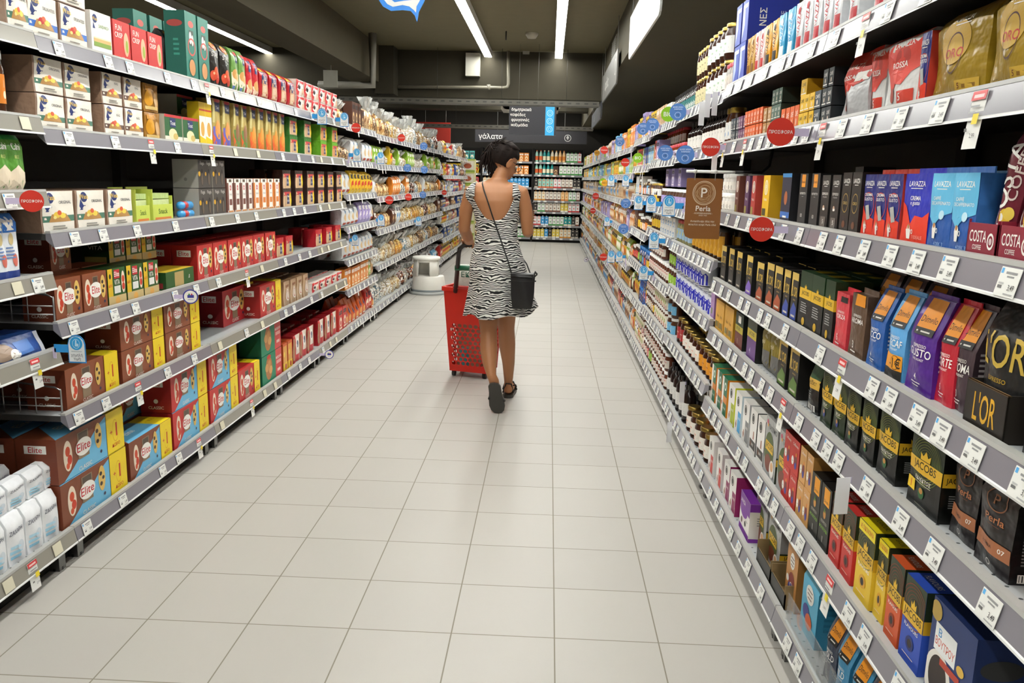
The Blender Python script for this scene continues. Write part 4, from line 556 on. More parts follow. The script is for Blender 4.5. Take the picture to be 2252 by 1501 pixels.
def item(key, loc, rz, side, lev, tier='', flat=False, desc=None, rx=0, sc_=None, lean=0):
    p = P_[key]; ms = meshes(key, flat)
    if len(ms) == 1: o = obj(p['name'], ms[0][1])
    else:
        o = obj(p['name'], None); o.empty_display_size = .05
        for n, m in ms: obj(n, m, o)
    o.location = loc; o.rotation_euler = (rx, lean, rz)
    if sc_: o.scale = sc_
    ds = desc or p['desc']; ck = (ds, lev, side, tier); count[ck] = count.get(ck, 0)+1
    lab = '%s%s, %s along, %s shelf, %s' % (ds, (' '+tier) if tier else '', nth(count[ck]), LEV[lev], side)
    return tag(o, lab, p['cat'], '%ss on the %s shelf, %s' % (p['name'].replace('_', ' '), LEV[lev], side))
# ---------------------------------------------------------------- the room
def tile_floor():
    m = bpy.data.materials.new('floor_tiles'); m.use_nodes = True; n = m.node_tree.nodes; l = m.node_tree.links; b = n['Principled BSDF']
    tc = n.new('ShaderNodeTexCoord'); sx = n.new('ShaderNodeSeparateXYZ'); l.new(tc.outputs['Object'], sx.inputs[0])
    def mth(op, a, b_=None, c=None):
        q = n.new('ShaderNodeMath'); q.operation = op
        for i, x in enumerate((a, b_, c)):
            if x is None: continue
            if isinstance(x, (int, float)): q.inputs[i].default_value = x
            else: l.new(x, q.inputs[i])
        return q.outputs[0]
    T = .333; fx = mth('DIVIDE', sx.outputs[0], T); fy = mth('SUBTRACT', mth('DIVIDE', sx.outputs[1], T), 7.349)
    ax = mth('ABSOLUTE', mth('SUBTRACT', mth('FRACT', mth('ADD', fx, .5)), .5)); ay = mth('ABSOLUTE', mth('SUBTRACT', mth('FRACT', mth('ADD', fy, .5)), .5))
    gx = mth('LESS_THAN', ax, .0065); gy = mth('LESS_THAN', ay, .0065); g = mth('MAXIMUM', gx, gy)
    cv = n.new('ShaderNodeCombineXYZ'); l.new(mth('FLOOR', fx), cv.inputs[0]); l.new(mth('FLOOR', fy), cv.inputs[1])
    wn = n.new('ShaderNodeTexWhiteNoise'); wn.noise_dimensions = '2D'; l.new(cv.outputs[0], wn.inputs['Vector'])
    nz = n.new('ShaderNodeTexNoise'); nz.inputs['Scale'].default_value = 1.3; l.new(tc.outputs['Object'], nz.inputs['Vector'])
    v = mth('ADD', mth('MULTIPLY', wn.outputs['Value'], .05), mth('ADD', mth('MULTIPLY', nz.outputs['Fac'], .08), .9))
    hs = n.new('ShaderNodeHueSaturation'); hs.inputs['Color'].default_value = lin('#b8b4ad')+[1]; l.new(v, hs.inputs['Value'])
    mx = n.new('ShaderNodeMix'); mx.data_type = 'RGBA'; l.new(g, mx.inputs[0]); l.new(hs.outputs[0], mx.inputs[6]); mx.inputs[7].default_value = lin('#857f70')+[1]
    l.new(mx.outputs[2], b.inputs['Base Color']); l.new(mth('ADD', mth('MULTIPLY', g, .3), .42), b.inputs['Roughness']); b.inputs['Specular IOR Level'].default_value = .4
    bp = n.new('ShaderNodeBump'); bp.inputs['Strength'].default_value = .4; bp.inputs['Distance'].default_value = .002; bp.invert = True; l.new(g, bp.inputs['Height']); l.new(bp.outputs[0], b.inputs['Normal'])
    return m
def plain(name, x0, x1, y0, y1, z0, z1, m):
    b = MB(); b.box(x0, x1, y0, y1, z0, z1, m); return struct(b.build(name))
XL0, XR0, YN, YE = -6.2, 5.6, -3.2, 20.35
plain('floor', XL0, XR0, YN, YE, -.1, 0, tile_floor())
DK = ('#3a362b', 'r'); ZC = 3.15; ZB = onX(1353, 162, .64).z
plain('ceiling', XL0, XR0, YN, YE, ZC, ZC+.1, ('#726b54', 'r'))
plain('wall_back', XL0, XR0, YE, YE+.1, 0, ZC, ('#35322e', 'r')); plain('wall_front', XL0, XR0, YN-.1, YN, 0, ZC, ('#8a857c', 'r'))
plain('wall_left', XL0-.1, XL0, YN, YE, 0, ZC, ('#55514a', 'r')); plain('wall_right', XR0, XR0+.1, YN, YE, 0, ZC, ('#55514a', 'r'))
plain('trim_1', -2.78, -2.4, YN, 11.9, 2.68, ZC, ('#544e3e', 'r')); plain('trim_2', .64, 1.75, YN, YE, ZB, ZC, ('#4c4738', 'r'))
plain('trim_3', XL0, .64, 11.9, 12.5, 2.53, ZC, DK); plain('trim_4', XL0, .64, 16.6, 17.1, 2.75, ZC, DK)
plain('trim_5', -2.45, -2.2, 11.55, 11.9, 2.53, ZC, DK)
# LED battens: luminaires hanging just under the ceiling
def led(x, y0, y1, lab, z=3.09):
    r = obj('led_batten', None, None, (x, y0, z)); tag(r, lab, 'ceiling light', 'led battens')
    b = MB(); b.box(-.053, .053, 0, y1-y0, .0, .055, '#d8d8d4'); b.box(-.053, -.048, 0, y1-y0, -.026, 0, '#d8d8d4'); b.box(.048, .053, 0, y1-y0, -.026, 0, '#d8d8d4'); b.build('housing', r)
    b = MB(); b.box(-.047, .047, .004, y1-y0-.004, -.027, -.001, ('#fcfcf6', 'e')); b.build('diffuser', r)
    for y in (.3, y1-y0-.3): q = MB(); q.tube([(0, y, .05), (0, y, ZC-z)], .008, '#6a6a66', 6); q.build('hanger', r)
led(.006, 2.7, 11.83, 'bright LED batten nearer to the ventilated beam'); led(.006, -2.6, .9, 'LED batten behind the viewer on the ventilated beam side'); led(-.95, -2.6, 11.83, 'bright LED batten on the rusk side of the aisle ceiling')
led(-4.0, -2.6, 12.2, 'LED batten over the neighbouring aisle behind the rusk shelving'); led(3.4, -2.6, 12.2, 'LED batten over the neighbouring aisle behind the coffee shelving')
led(.006, 12.9, 16.5, 'LED batten past the crossbeam on the ventilated beam side'); led(-.95, 12.9, 16.5, 'LED batten past the crossbeam on the rusk side'); led(-4.0, 12.9, 16.5, 'LED batten past the crossbeam in the neighbouring aisle'); led(.006, 17.2, 19.3, 'short LED batten before the milk wall, cereal end'); led(-.95, 17.2, 19.3, 'short LED batten before the milk wall, middle'); led(-1.9, 17.2, 19.3, 'short LED batten before the milk wall, red panel end')  # battens added out of view past the crossbeam to brighten the end wall
# services on the crossbeam and ceiling
def conduit():
    b = MB(); Y = 11.83; P = lambda x, y: onY(x, y, Y)
    b.tube([P(850, 191), P(1050, 192), P(1108, 193), P(1116, 191), P(1118, 184), P(1118, 112)], .022, '#7b7668', 8); b.tube([P(1075, 186), P(1075, 197)], .027, '#8a8678', 8)
    tag(b.build('conduit_pipe'), 'grey pipe with an elbow clamped along the dark crossbeam', 'pipe')
    b = MB(); a = P(1025, 117); c = P(1055, 168); b.box(a.x, c.x, 11.78, 11.9, c.z, a.z, '#b9b6aa'); tag(b.build('junction_box'), 'pale upright service box mounted on the dark crossbeam', 'service box')
    b = MB(); a = P(1150, 107); c = P(1164, 118); b.box(a.x, c.x, 11.8, 11.9, c.z, a.z, '#9a978c'); tag(b.build('emergency_sensor'), 'small square device on the crossbeam between both battens', 'sensor')
    b = MB(); b.tube([P(1070, 109), P(1225, 113)], .01, '#8a877c', 6); tag(b.build('cable_duct'), 'thin cable duct running along the top of the crossbeam', 'duct')
    q = onX(1170, 72, 0); b = MB(); b.lathe([(.075, ZC), (.075, ZC-.02), (.05, ZC-.06), (.02, ZC-.065)], '#a8a598', 16, (-.33, 10.4, 0)); tag(b.build('smoke_detector'), 'round white smoke detector on the dark ceiling', 'smoke detector')
    b = MB(); b.tube([(-.63, 10.3, ZC), (-.63, 10.3, ZC-.1)], .008, '#1c1b19', 6); tag(b.build('ceiling_hook'), 'tiny black hook in the ceiling beside the smoke detector', 'hook')
    for nm, Y, y0, x0, x1, lab in (('cable_tray', 11.5, 222, 745, 1318, 'perforated cable tray under the nearer crossbeam'), ('cable_tray', 16.25, 276, 820, 1305, 'perforated cable tray farther back behind the hanging board')):
        a = onY(x0, y0, Y); c = onY(x1, y0+3, Y); b = MB(); b.box(a.x, c.x, Y, Y+.25, a.z, a.z+.012, '#4a473f'); b.box(a.x, c.x, Y-.006, Y, a.z, a.z+.06, '#4f4c44')
        n = int((c.x-a.x)/.11)
        b.art(lambda u, v, o: (a.x+u*(c.x-a.x), Y-.006-o, a.z+v*.06), c.x-a.x, .06, [('r', (i+.25)/n, .35, (i+.7)/n, .65, '#2c2a26') for i in range(n)])
        for i in range(4):
            x = a.x+(c.x-a.x)*(i+.5)/4; b.tube([(x, Y+.15, a.z), (x, Y+.15, ZC)], .003, '#2c2a26', 5)
        tag(b.build(nm), lab, 'cable tray')
    a = onY(746, 186, 10.6); b = MB(); b.tube([onY(700, 187, 10.6), onY(820, 187, 10.6), Vector((onY(820, 187, 10.6).x, 10.6, ZC))], .05, '#8a877c', 4); tag(b.build('cable_tray'), 'cable tray turning upward beside the dark beam above rusk shelving', 'cable tray')
    a = onY(728, 172, 9.9); b = MB(); b.box(a.x-.09, a.x+.07, 9.9, 9.93, a.z-.1, a.z+.09, '#8a877c'); b.tube([(a.x, 9.91, a.z+.08), (a.x, 9.91, ZC)], .006, '#8a877c', 5); tag(b.build('back_sign_board'), 'small grey board standing above the rusk shelving', 'sign')
    # air unit above the hanging board
    a = onY(1095, 229, 13.2); c = onY(1235, 243, 13.2); b = MB(); b.box(a.x+.05, c.x-.05, 13.2, 13.9, c.z, a.z, '#a49d8e'); b.add([(a.x, 13.2, a.z+.02), (a.x+.12, 13.2, c.z), (c.x-.06, 13.2, c.z), (c.x+.02, 13.2, a.z+.02)], [(0, 1, 2, 3)], '#b0a999')
    for x in (a.x+.2, c.x-.2): b.tube([(x, 13.5, a.z), (x, 13.5, ZC)], .01, '#5a574f', 5)
    tag(b.build('air_curtain_unit'), 'beige air unit under the crossbeam behind the hanging board', 'air unit')
conduit()
def grille(px0, py0, px1, lab, n=9):
    Y0 = Yat(.63, 2.95, px1); Y1 = Yat(.63, 2.95, px0); b = MB(); b.box(.63, .6395, Y0, Y1, 2.82, 3.06, '#8b887d')
    b.box(.628, .631, Y0+.02, Y1-.02, 2.84, 3.04, '#23211e')
    for i in range(n): z = 2.85+.19*i/(n-1); b.box(.622, .629, Y0+.02, Y1-.02, z-.004, z+.004, '#8b887d')
    tag(b.build('vent_grille'), lab, 'vent grille')
grille(1408, 0, 1424, 'slatted air grille set in the beam above the coffee side'); grille(1346, 150, 1355, 'farther slatted air grille in the beam beside the dark sign')
# hanging signs parallel to the aisle
def aisle_sign(px0, px1, X, z0, z1, txt, lab, c='#c9cbc8', tc='#f4f4f2'):
    Y0 = Yat(X, (z0+z1)/2, px1); Y1 = Yat(X, (z0+z1)/2, px0); r = obj('hanging_sign', None, None, (X, Y0, z0)); tag(r, lab, 'sign', 'signs hung along the beam')
    b = MB(); L = Y1-Y0; h = z1-z0; k = .06; out = [(0, k), (k*.3, k*.3), (k, 0), (L-k, 0), (L-k*.3, k*.3), (L, k), (L, h), (0, h)]
    b.add([(0, y, z) for y, z in out]+[(.015, y, z) for y, z in out], [tuple(range(8)), tuple(range(8, 16))[::-1]]+[(i, (i+1) % 8, (i+1) % 8+8, i+8) for i in range(8)], c)
    b.art(lambda u, v, o: (-o, L*(1-u), v*h), L, h, [('t', txt, .34, .45, .34, tc, .5, .02), ('ring', .9, .55, .25, 1, tc, .85)]); b.build('sign_panel', r)
    for y in (.15, L-.15): q = MB(); q.tube([(.008, y, h), (.008, y, ZC-z0-.001)], .004, '#9a9a96', 5); q.build('hanging_wire', r)
aisle_sign(1384, 1454, .6, 2.50, 2.86, 'δημητριακά', 'large light grey hanging board nearest along the ventilated beam')
aisle_sign(1325, 1357, .6, 2.46, 2.80, 'καφέδες', 'dark grey hanging board farther along the ventilated beam', '#6b6a66', '#d8d8d4')
aisle_sign(1301, 1322, .6, 2.28, 2.5, 'μέλι', 'small dark board hung beyond the yellow cereal boxes', '#3c3e44', '#a8a8a4')
def board(): # the two dark boards across the aisle
    Y = 11.2; a = onY(1120, 233, Y); c = onY(1222, 298, Y); w, h = c.x-a.x, a.z-c.z; r = obj('category_board', None, None, (a.x, Y, c.z)); tag(r, 'black hanging board with four white word lines and blue strip', 'sign')
    b = MB(); b.box(0, w, 0, .03, 0, h, '#24242a'); P = lambda u, v, o: (u*w, -o, v*h)
    b.art(P, w, h, [('t', 'δημητριακά', .26, .88, .1, W, .42, .03), ('t', 'καφέδες', .19, .7, .1, W, .32, .03), ('t', 'φρυγανιές', .24, .52, .1, W, .38, .03), ('t', 'παξιμάδια', .22, .34, .1, W, .36, .03), ('r', .77, 0, .96, 1, '#2a9fd8')]+sum([[('ring', .865, v, .11, 1, '#bfe4f4', .86), ('ring', .865, v, .06, 1, '#8fd0ee', .7)] for v in (.78, .5, .22)], []))
    b.build('sign_panel', r)
    for x in (w*.2, w*.6): q = MB(); q.tube([(x, .015, h), (x, .015, ZC-c.z)], .0015, '#6a6a66', 5); q.build('hanging_wire', r)
    Y = 19.5; a = onY(1045, 284, Y); c = onY(1290, 317, Y); w, h = c.x-a.x, a.z-c.z; r = obj('milk_aisle_board', None, None, (a.x, Y, c.z)); tag(r, 'long dark fascia reading γάλατα above the milk shelves', 'sign')
    b = MB(); b.box(0, w, 0, .04, 0, h, '#302f33'); b.art(lambda u, v, o: (u*w, -o, v*h), w, h, [('t', 'γάλατα', .14, .42, .4, W, .3, .03), ('ring', .83, .45, .28, 1, '#d8d8d4', .86), ('e', .83, .42, .1, .6, '#b8b8b4'), ('p', [(.815, .45), (.83, .68), (.845, .45)], '#b8b8b4')]); b.build('sign_panel', r)
    for x in (w*.2, w*.8): q = MB(); q.tube([(x, .015, h), (x, .015, ZC-c.z)], .004, '#8a8a86', 5); q.build('hanging_wire', r)
    a = onY(925, 268, 18.4); c = onY(990, 326, 18.4); b = MB(); b.box(a.x-.1, c.x, 18.4, 18.46, c.z, a.z, '#a02a1e')
    for x in (a.x+.1, c.x-.1): b.tube([(x, 18.43, a.z), (x, 18.43, ZC)], .004, '#8a8a86', 5)
    tag(b.build('red_header_panel'), 'plain dark red panel rising behind the rusk bags', 'sign')
    # blue edged cut-out hanging near the ceiling, mostly above the picture
    Y = 5.0; pts = [(828, -60), (833, 0), (842, 14), (860, 24), (885, 22), (903, 24), (912, 34), (917, 49), (921, 26), (932, 5), (940, -14), (950, -60)]
    inn = [(840, -60), (845, 0), (852, 9), (864, 15), (885, 11), (900, 14), (910, 22), (915, 28), (916, 14), (924, 0), (930, -16), (936, -60)]
    b = MB(); V = [onY(x, y, Y) for x, y in pts]; n = len(V); b.add([(v.x, Y, v.z) for v in V]+[(v.x, Y+.008, v.z) for v in V], [tuple(range(n)), tuple(range(n, 2*n))[::-1]]+[(i, i+n, (i+1) % n+n, (i+1) % n) for i in range(n)], '#2878c8')
    b.add([(onY(x, y, Y).x, Y-.0006, onY(x, y, Y).z) for x, y in inn], [tuple(range(n))], '#c9c8c4')
    l3 = [(857, -40), (859, -2), (868, 5), (886, 2), (906, 0), (907, -3), (886, -2), (870, 0), (863, -6), (861, -40)]; b.add([(onY(x, y, Y).x, Y-.0012, onY(x, y, Y).z) for x, y in l3], [tuple(range(10))], '#2878c8')
    o = onY(888, -58, Y); b.tube([(o.x, Y+.004, o.z), (o.x, Y+.004, ZC)], .003, '#b8b8b4', 5)
    tag(b.build('promotion_cutout'), 'blue-edged white cut-out with a pointed tail near the ceiling', 'hanging sign')
board()

# ---------------------------------------------------------------- shelving bays
XF = {-1: -1.77, 1: .68}; RH = .062
_tg = {}
def tagmesh(s, kind):
    k = (s, kind)
    if k in _tg: return _tg[k]
    b = MB(); w, h = (.06, .047) if kind == 's' else (.05, .1) if kind == 'p' else (.03, .085) if kind == 'w' else (.05, .04)
    top = .051; sl = .014/RH
    def P(u, v, o):
        z = top-h+v*h; zz = max(z, 0); y = (u-.5)*w*(-s); x = s*(zz*sl)-s*(.003+o); return (x, y, z)
    b.add([P(0, 0, 0), P(1, 0, 0), P(1, 1, 0), P(0, 1, 0)]+[P(0, 0, .001), P(1, 0, .001), P(1, 1, .001), P(0, 1, .001)], [(4, 5, 6, 7), (3, 2, 1, 0), (0, 1, 5, 4), (1, 2, 6, 5), (2, 3, 7, 6), (3, 0, 4, 7)], '#e4e4df' if kind != 'y' else '#d6d0b8')
    G = '#8f8f90'; Q = lambda u, v, o: P(u, v, o+.001)
    if kind == 's': b.art(Q, w, h, [('r', .04, .78, .16, .96, '#58a8e0'), ('r', .3, .78, .85, .86, G), ('r', .4, .66, .75, .72, G), ('r', .1, .42, .35, .48, '#b8b8b8'), ('r', .1, .28, .3, .38, '#6a6a6a'), ('t', '3,49', .76, .32, .2, '#4a4a4a', .3), ('r', .5, .08, .95, .13, '#a8a8a8')])
    if kind == 'p': b.art(Q, w, h, [('r', 0, .84, 1, 1, '#cf3a3c'), ('r', .15, .88, .85, .94, '#f0c8c4'), ('r', .52, .42, .92, .6, '#e6cf2c'), ('r', .12, .72, .8, .75, G), ('r', .12, .62, .6, .65, G), ('r', .1, .3, .3, .36, '#6a6a6a'), ('t', '2,99', .7, .22, .08, '#4a4a4a', .35)])
    _tg[k] = b.mesh('price_tag'); return _tg[k]
BAYS = []
def bay(s, y0, y1, zs, lab, near=True, dens=.17, rc='#96949c', promo=.0, floor_foot=True, skip=()):
    BAYS.append((s, y0, y1, zs)); X = XF[s]; r = obj('shelving_unit', None, None, (X, y0, 0)); tag(r, lab, 'shelving', 'shop shelving units'); L = y1-y0; rr = random.Random(int(y0*100)+s)
    b = MB(); b.box(min(s*.452, s*.475), max(s*.452, s*.475), 0, L, .02, max(zs)+.06, ('#3a3835', 'r')); b.build('back_panel', r)
    b = MB(); b.box(min(s*.07, s*.09), max(s*.07, s*.09), 0, L, 0, zs[0]+.02, ('#2c2b29', 'r')); b.build('kick_plate', r)
    for y in (.06, L-.06):
        q = MB(); q.box(min(s*.03, s*.07), max(s*.03, s*.07), y-.02, y+.02, .0, zs[0]+.01, ('#7a7a78', 'm')); q.lathe([(.022, 0), (.022, .012)], '#2a2a2a', 8, (s*.05, y, 0)); q.build('foot', r)
    for y in (0.0, L-.03) if near else (0.,):
        q = MB(); q.box(min(s*.41, s*.452), max(s*.41, s*.452), y, y+.03, .02, max(zs)+.1, ('#2e2c2a', 'r')); q.build('upright_post', r)
    for i, z in enumerate(zs):
        if i in skip: continue
        b = MB(); d0, d1 = s*.014, s*.45; b.box(min(d0, d1), max(d0, d1), .003, L-.003, z+.03, z+.052, ('#3d3b39', 'r'), ('#a9acad', 'p'))  # underside coloured dark to paint in the shade under each board
        if near:
            n = int(L/.042); b.art(lambda u, v, o: (s*(.035+v*.02), u*L, z+.052+o), L, .02, [('e', (k+.5)/n, .5, .2, .9, '#34383a') for k in range(n)], off=.0002, step=0)
        sh = b.build('shelf', r)
        b = MB(); c = rc if not isinstance(rc, (list, tuple)) else rc[i % len(rc)]
        V = lambda z_, y_, o=0.: (s*(z_*.014/RH)-s*o, y_, z+z_)
        def strip(za, zb, col, o=0.): b.add([V(za, .002, o), V(za, L-.002, o), V(zb, L-.002, o), V(zb, .002, o), (s*.03, .002, z+max(za, .03)), (s*.03, L-.002, z+max(za, .03)), (s*.03, L-.002, z+max(zb, .03)), (s*.03, .002, z+max(zb, .03))], [(0, 1, 2, 3), (0, 3, 7, 4), (1, 5, 6, 2), (0, 4, 5, 1), (3, 2, 6, 7)], col)
        strip(.003, .054, (c, 's')); strip(.054, RH, '#a9a8a4', .001); strip(0, .004, '#d6d6d4', .002)
        b.build('price_rail', sh)
        y = .07+rr.random()*.08
        while y < L-.04:
            k = 'p' if rr.random() < promo else ('w' if (not near and rr.random() < .12) else ('y' if rc == BG and rr.random() < .5 else 's'))
            t = obj('price_tag', tagmesh(s, k), sh, (0, y, z)); y += dens*rr.uniform(.6, 1.5)
    return r
GR, BG = '#807d84', '#8f8b81'
bay(-1, .9, 2.82, [.08, .76, 1.027, 1.309, 1.553, 1.825], 'nearest rusk shelving unit with sugar bags on its base', rc=BG, dens=.16, promo=.12)
LB = [.08, .512, .848, 1.166, 1.52, 1.82]
bay(-1, 2.82, 4.13, LB, 'rusk shelving unit with stacked brown toast boxes', rc=GR, dens=.27, promo=.18)
bay(-1, 4.13, 5.24, LB, 'rusk shelving unit with the half-empty lower shelf', rc=BG, dens=.3, promo=.12)
bay(-1, 5.24, 6.16, LB, 'rusk shelving unit holding dark and red twin toast packs', rc=GR, dens=.3); bay(-1, 6.16, 7.07, LB, 'rusk shelving unit ending before the bakery bags', rc=BG, dens=.3)
LC = [.08, .402, .667, .95, 1.226, 1.51, 1.81]; bay(-1, 7.07, 8.35, LC, 'first bakery shelving unit beyond the toast packs', near=False, dens=.13)
LD = [.075, .488, .847, 1.177, 1.5, 1.79]
for i, y in enumerate((8.35, 9.66, 10.97, 12.28)): bay(-1, y, y+1.31, LD, '%s bakery shelving unit counted from the step stool side' % ORD[i], near=False, dens=.14)
LE_ = [.08, .38, .64, .898, 1.131, 1.42, 1.77]
for i, y in enumerate((13.6, 14.95, 16.3)): bay(-1, y, y+1.34, LE_, '%s shelving unit behind the bakery bags towards the milk wall' % ORD[i], near=False, dens=.2)
RA = [.085, .414, .742, .97, 1.272, 1.565, 1.805]
bay(1, .5, 2.45, RA, 'nearest coffee shelving unit with beans and bricks', dens=.14, promo=.1, rc=GR)
bay(1, 2.45, 3.8, RA, 'coffee shelving unit with capsule boxes and brown placard', dens=.15, promo=.05, rc=GR)
RC = [.08, .47, .775, 1.045, 1.25, 1.56, 1.79]; bay(1, 3.8, 5.15, RC, 'honey shelving unit with white and blue tins', dens=.13, promo=.05)
RD = [.08, .45, .745, 1.055, 1.235, 1.545, 1.775]; bay(1, 5.15, 6.45, RD, 'spread shelving unit with white-lidded chocolate jars', dens=.12)
RE_ = [.08, .42, .72, .99, 1.28, 1.52, 1.75]; bay(1, 6.45, 7.75, RE_, 'jam shelving unit next to the green round flag', near=False, dens=.11)
RG = [.08, .39, .62, .93, 1.21, 1.46, 1.71]
for i in range(9):
    y = 7.75+i*1.33; bay(1, y, y+1.32, RG, '%s cereal shelving unit beyond the jam, towards milk' % ORD[i], near=False, dens=.14)

# ---------------------------------------------------------------- goods in rows
SN = {-1: 'rusk side', 1: 'coffee side'}; XG = {-1: -1.806, 1: .716}; RZ = {-1: pi/2, 1: -pi/2}
TN = {1: [''], 2: ['underneath', 'on top'], 3: ['underneath', 'mid-stack', 'on top']}
def run(s, lev, z, pa, pb, key, n=None, tiers=1, back=0, hs=1, dx=0, rx=0, fit=True, dy=0, z0=None, flat=None, jit=1, tn=None, desc=None, raw=False, keep=False, lean=0):
    """a row on a shelf between two columns pa (near edge) and pb (far edge)"""
    X = XG[s]+s*dx
    if z0 is None:
        my = ((pa+pb)/2 if raw else Yat(XG[s], z+.05, (pa+pb)/2))
        for bs, y0, y1, zs in BAYS:
            if bs == s and y0 <= my < y1: q = min(zs, key=lambda e: abs(e-z)); z = q if abs(q-z) < .1 else z
    zf = z+.0525 if z0 is None else z0; p = P_[key]; ms = meshes(key, True)[0][1]
    D0 = min(v.co.y for v in ms.vertices) if 'dd' not in p else p['dd'][0]; D1 = max(v.co.y for v in ms.vertices) if 'dd' not in p else p['dd'][1]; p['dd'] = (D0, D1); d = D1-D0
    ya, yb = (pa, pb) if raw else (Yat(X, zf, pa), Yat(X, zf, pb)); L = yb-ya; w = p['w']; n = n or max(1, round(L/w)); st = L/n
    sx = min(1.25, max(.7, st/w)) if fit else 1; fl = (ya > 6.2) if flat is None else flat
    mid = (ya+yb)/2
    for bs, y0, y1, zs in BAYS:
        if bs == s and y0 <= mid < y1:
            ab = [q for q in zs if q+.03 > zf+.02]
            if ab: hs = min(hs, (min(ab)-.003-zf-.001*tiers)/tiers/p['h'])
    H = p['h']*hs; X -= s*min(0, D0)
    for i in range(n):
        y = ya+st*(i+.5)+rnd.uniform(-.002, .002)*jit
        for t in range(tiers):
            for k in range(back+1):
                tier = (tn or TN[tiers][t]) if k == 0 else (TN[tiers][t]+' behind').strip()
                x = X+s*(k*(d+.006)+rnd.uniform(0, .003))
                if abs(x-XG[s])+.046+d > .40 and (k or dx > .04) and not keep: continue
                args = (key, (x, y+rnd.uniform(-.001, .001)*jit*(t > 0), zf+t*(H+.001)+dy), RZ[s]+rnd.uniform(-.03, .03)*jit*min(1, .05/d)*min(1, .12/p['w']), SN[s], lev, tier, fl, desc, rx, (sx*.97, 1, hs), lean)
                bb = (min(x, x+s*d), max(x, x+s*d), y-w*sx*.47, y+w*sx*.47, zf+t*H+dy, zf+(t+1)*H+dy)
                if (k or dx > .04) and not keep: QUEUE.append((args, bb))
                else: BOXES.append(bb); item(*args)
BOXES, QUEUE = [], []
def flush():
    for args, bb in QUEUE:
        if any(min(bb[1], o[1])-max(bb[0], o[0]) > .004 and min(bb[3], o[3])-max(bb[2], o[2]) > .006 and min(bb[5], o[5])-max(bb[4], o[4]) > .004 for o in BOXES): continue
        BOXES.append(bb); item(*args)
    QUEUE.clear()
# ================= rusk side =================
L = lambda *a, **k: run(-1, *a, **k)
Rr = lambda *a, **k: run(1, *a, **k)
# top shelf
L(6, 1.825, 30, 62, 'wasaO', desc='brown-backed crispbread pack'); L(6, 1.82, 64, 200, 'wasaD', 2, tiers=2, back=1); L(6, 1.82, 204, 250, 'wasaW', 1); L(6, 1.82, 252, 362, 'fun', 3)
L(6, 1.82, 300, 395, 'gtall', 3, dx=.24, z0=1.873, desc='tall green rusk carton behind the red boxes'); L(6, 1.82, 372, 405, 'bstar', 2, dx=.1)
L(6, 1.82, 412, 466, 'gtall', 2); L(6, 1.82, 466, 514, 'bstar', 2, back=1); L(6, 1.82, 515, 547, 'chipG', 2); L(6, 1.82, 548, 574, 'chipR', 2, back=1); L(6, 1.82, 576, 655, 'redbag', 4, back=1); L(6, 1.82, 656, 745, 'redwhite', 6, tiers=2)
# fifth shelf
L(5, 1.553, 2, 30, 'gj5', 1, hs=1.6, desc='tall bottle of golden crackers'); L(5, 1.52, 84, 212, 'wasaO', 2, tiers=2, back=1); L(5, 1.52, 232, 323, 'wasaR', 2, tiers=2); L(5, 1.52, 325, 360, 'gold', 1, tiers=2, back=1)
L(5, 1.52, 364, 440, 'tang', 2, tiers=1); L(5, 1.52, 392, 432, 'tang', 1, dx=.13, dy=.125, desc='green and white bread carton raised behind'); L(5, 1.52, 441, 469, 'yelb', 2)
L(5, 1.52, 470, 515, 'tallP', 2, back=1); L(5, 1.52, 517, 551, 'tallG', 2, back=1); L(5, 1.52, 553, 632, 'tallO', 5, back=1); L(5, 1.52, 633, 694, 'duoG', 2, tiers=2, back=1); L(5, 1.52, 702, 750, 'duoL', 2, tiers=2)
# fourth shelf
L(4, 1.309, 2, 62, 'greenbag', 2, hs=.85); L(4, 1.166, 96, 298, 'wasaO', 3, desc='low crispbread pack with green band', back=1)
L(4, 1.166, 200, 300, 'vlow', 1, dx=.24, dy=.12, z0=1.22, desc='green flat toast box behind crispbread'); L(4, 1.166, 300, 333, 'lime', 1, desc='pale green open tray of bars'); L(4, 1.166, 335, 385, 'lime', 1); L(4, 1.166, 405, 438, 'stick', 1, tiers=2)
L(4, 1.166, 440, 500, 'crate', 2, tiers=2); L(4, 1.166, 392, 440, 'crate', 1, dx=.1, desc='grey shelf box set back at the near end'); L(4, 1.166, 502, 560, 'woB', 4, back=1); L(4, 1.166, 560, 618, 'woO', 4, back=1)
L(4, 1.166, 620, 758, 'duoB', 6, tiers=2, back=1)
# third shelf
L(3, 1.027, 0, 46, 'flour', 2, back=1); L(3, .848, 126, 242, 'elB', 2); L(3, .848, 120, 166, 'elB', 1, dx=.14, dy=.152, z0=.9, desc='brown toast box raised in second row'); L(3, .848, 120, 242, 'elB', 2, dx=.14, desc='brown toast box in second row')
L(3, .848, 242, 353, 'vita', 3); L(3, .848, 206, 350, 'vita', 4, dx=.14, tiers=2, desc='green yellow toast box, second row'); L(3, .848, 356, 437, 'vlow', 1); L(3, .848, 437, 608, 'elR', 6, back=1); L(3, .848, 608, 650, 'duoR', 2); L(3, .848, 655, 690, 'duoR', 1, dx=.15, desc='dark red toast pack set back'); L(3, .848, 692, 756, 'duoR', 3, back=1)
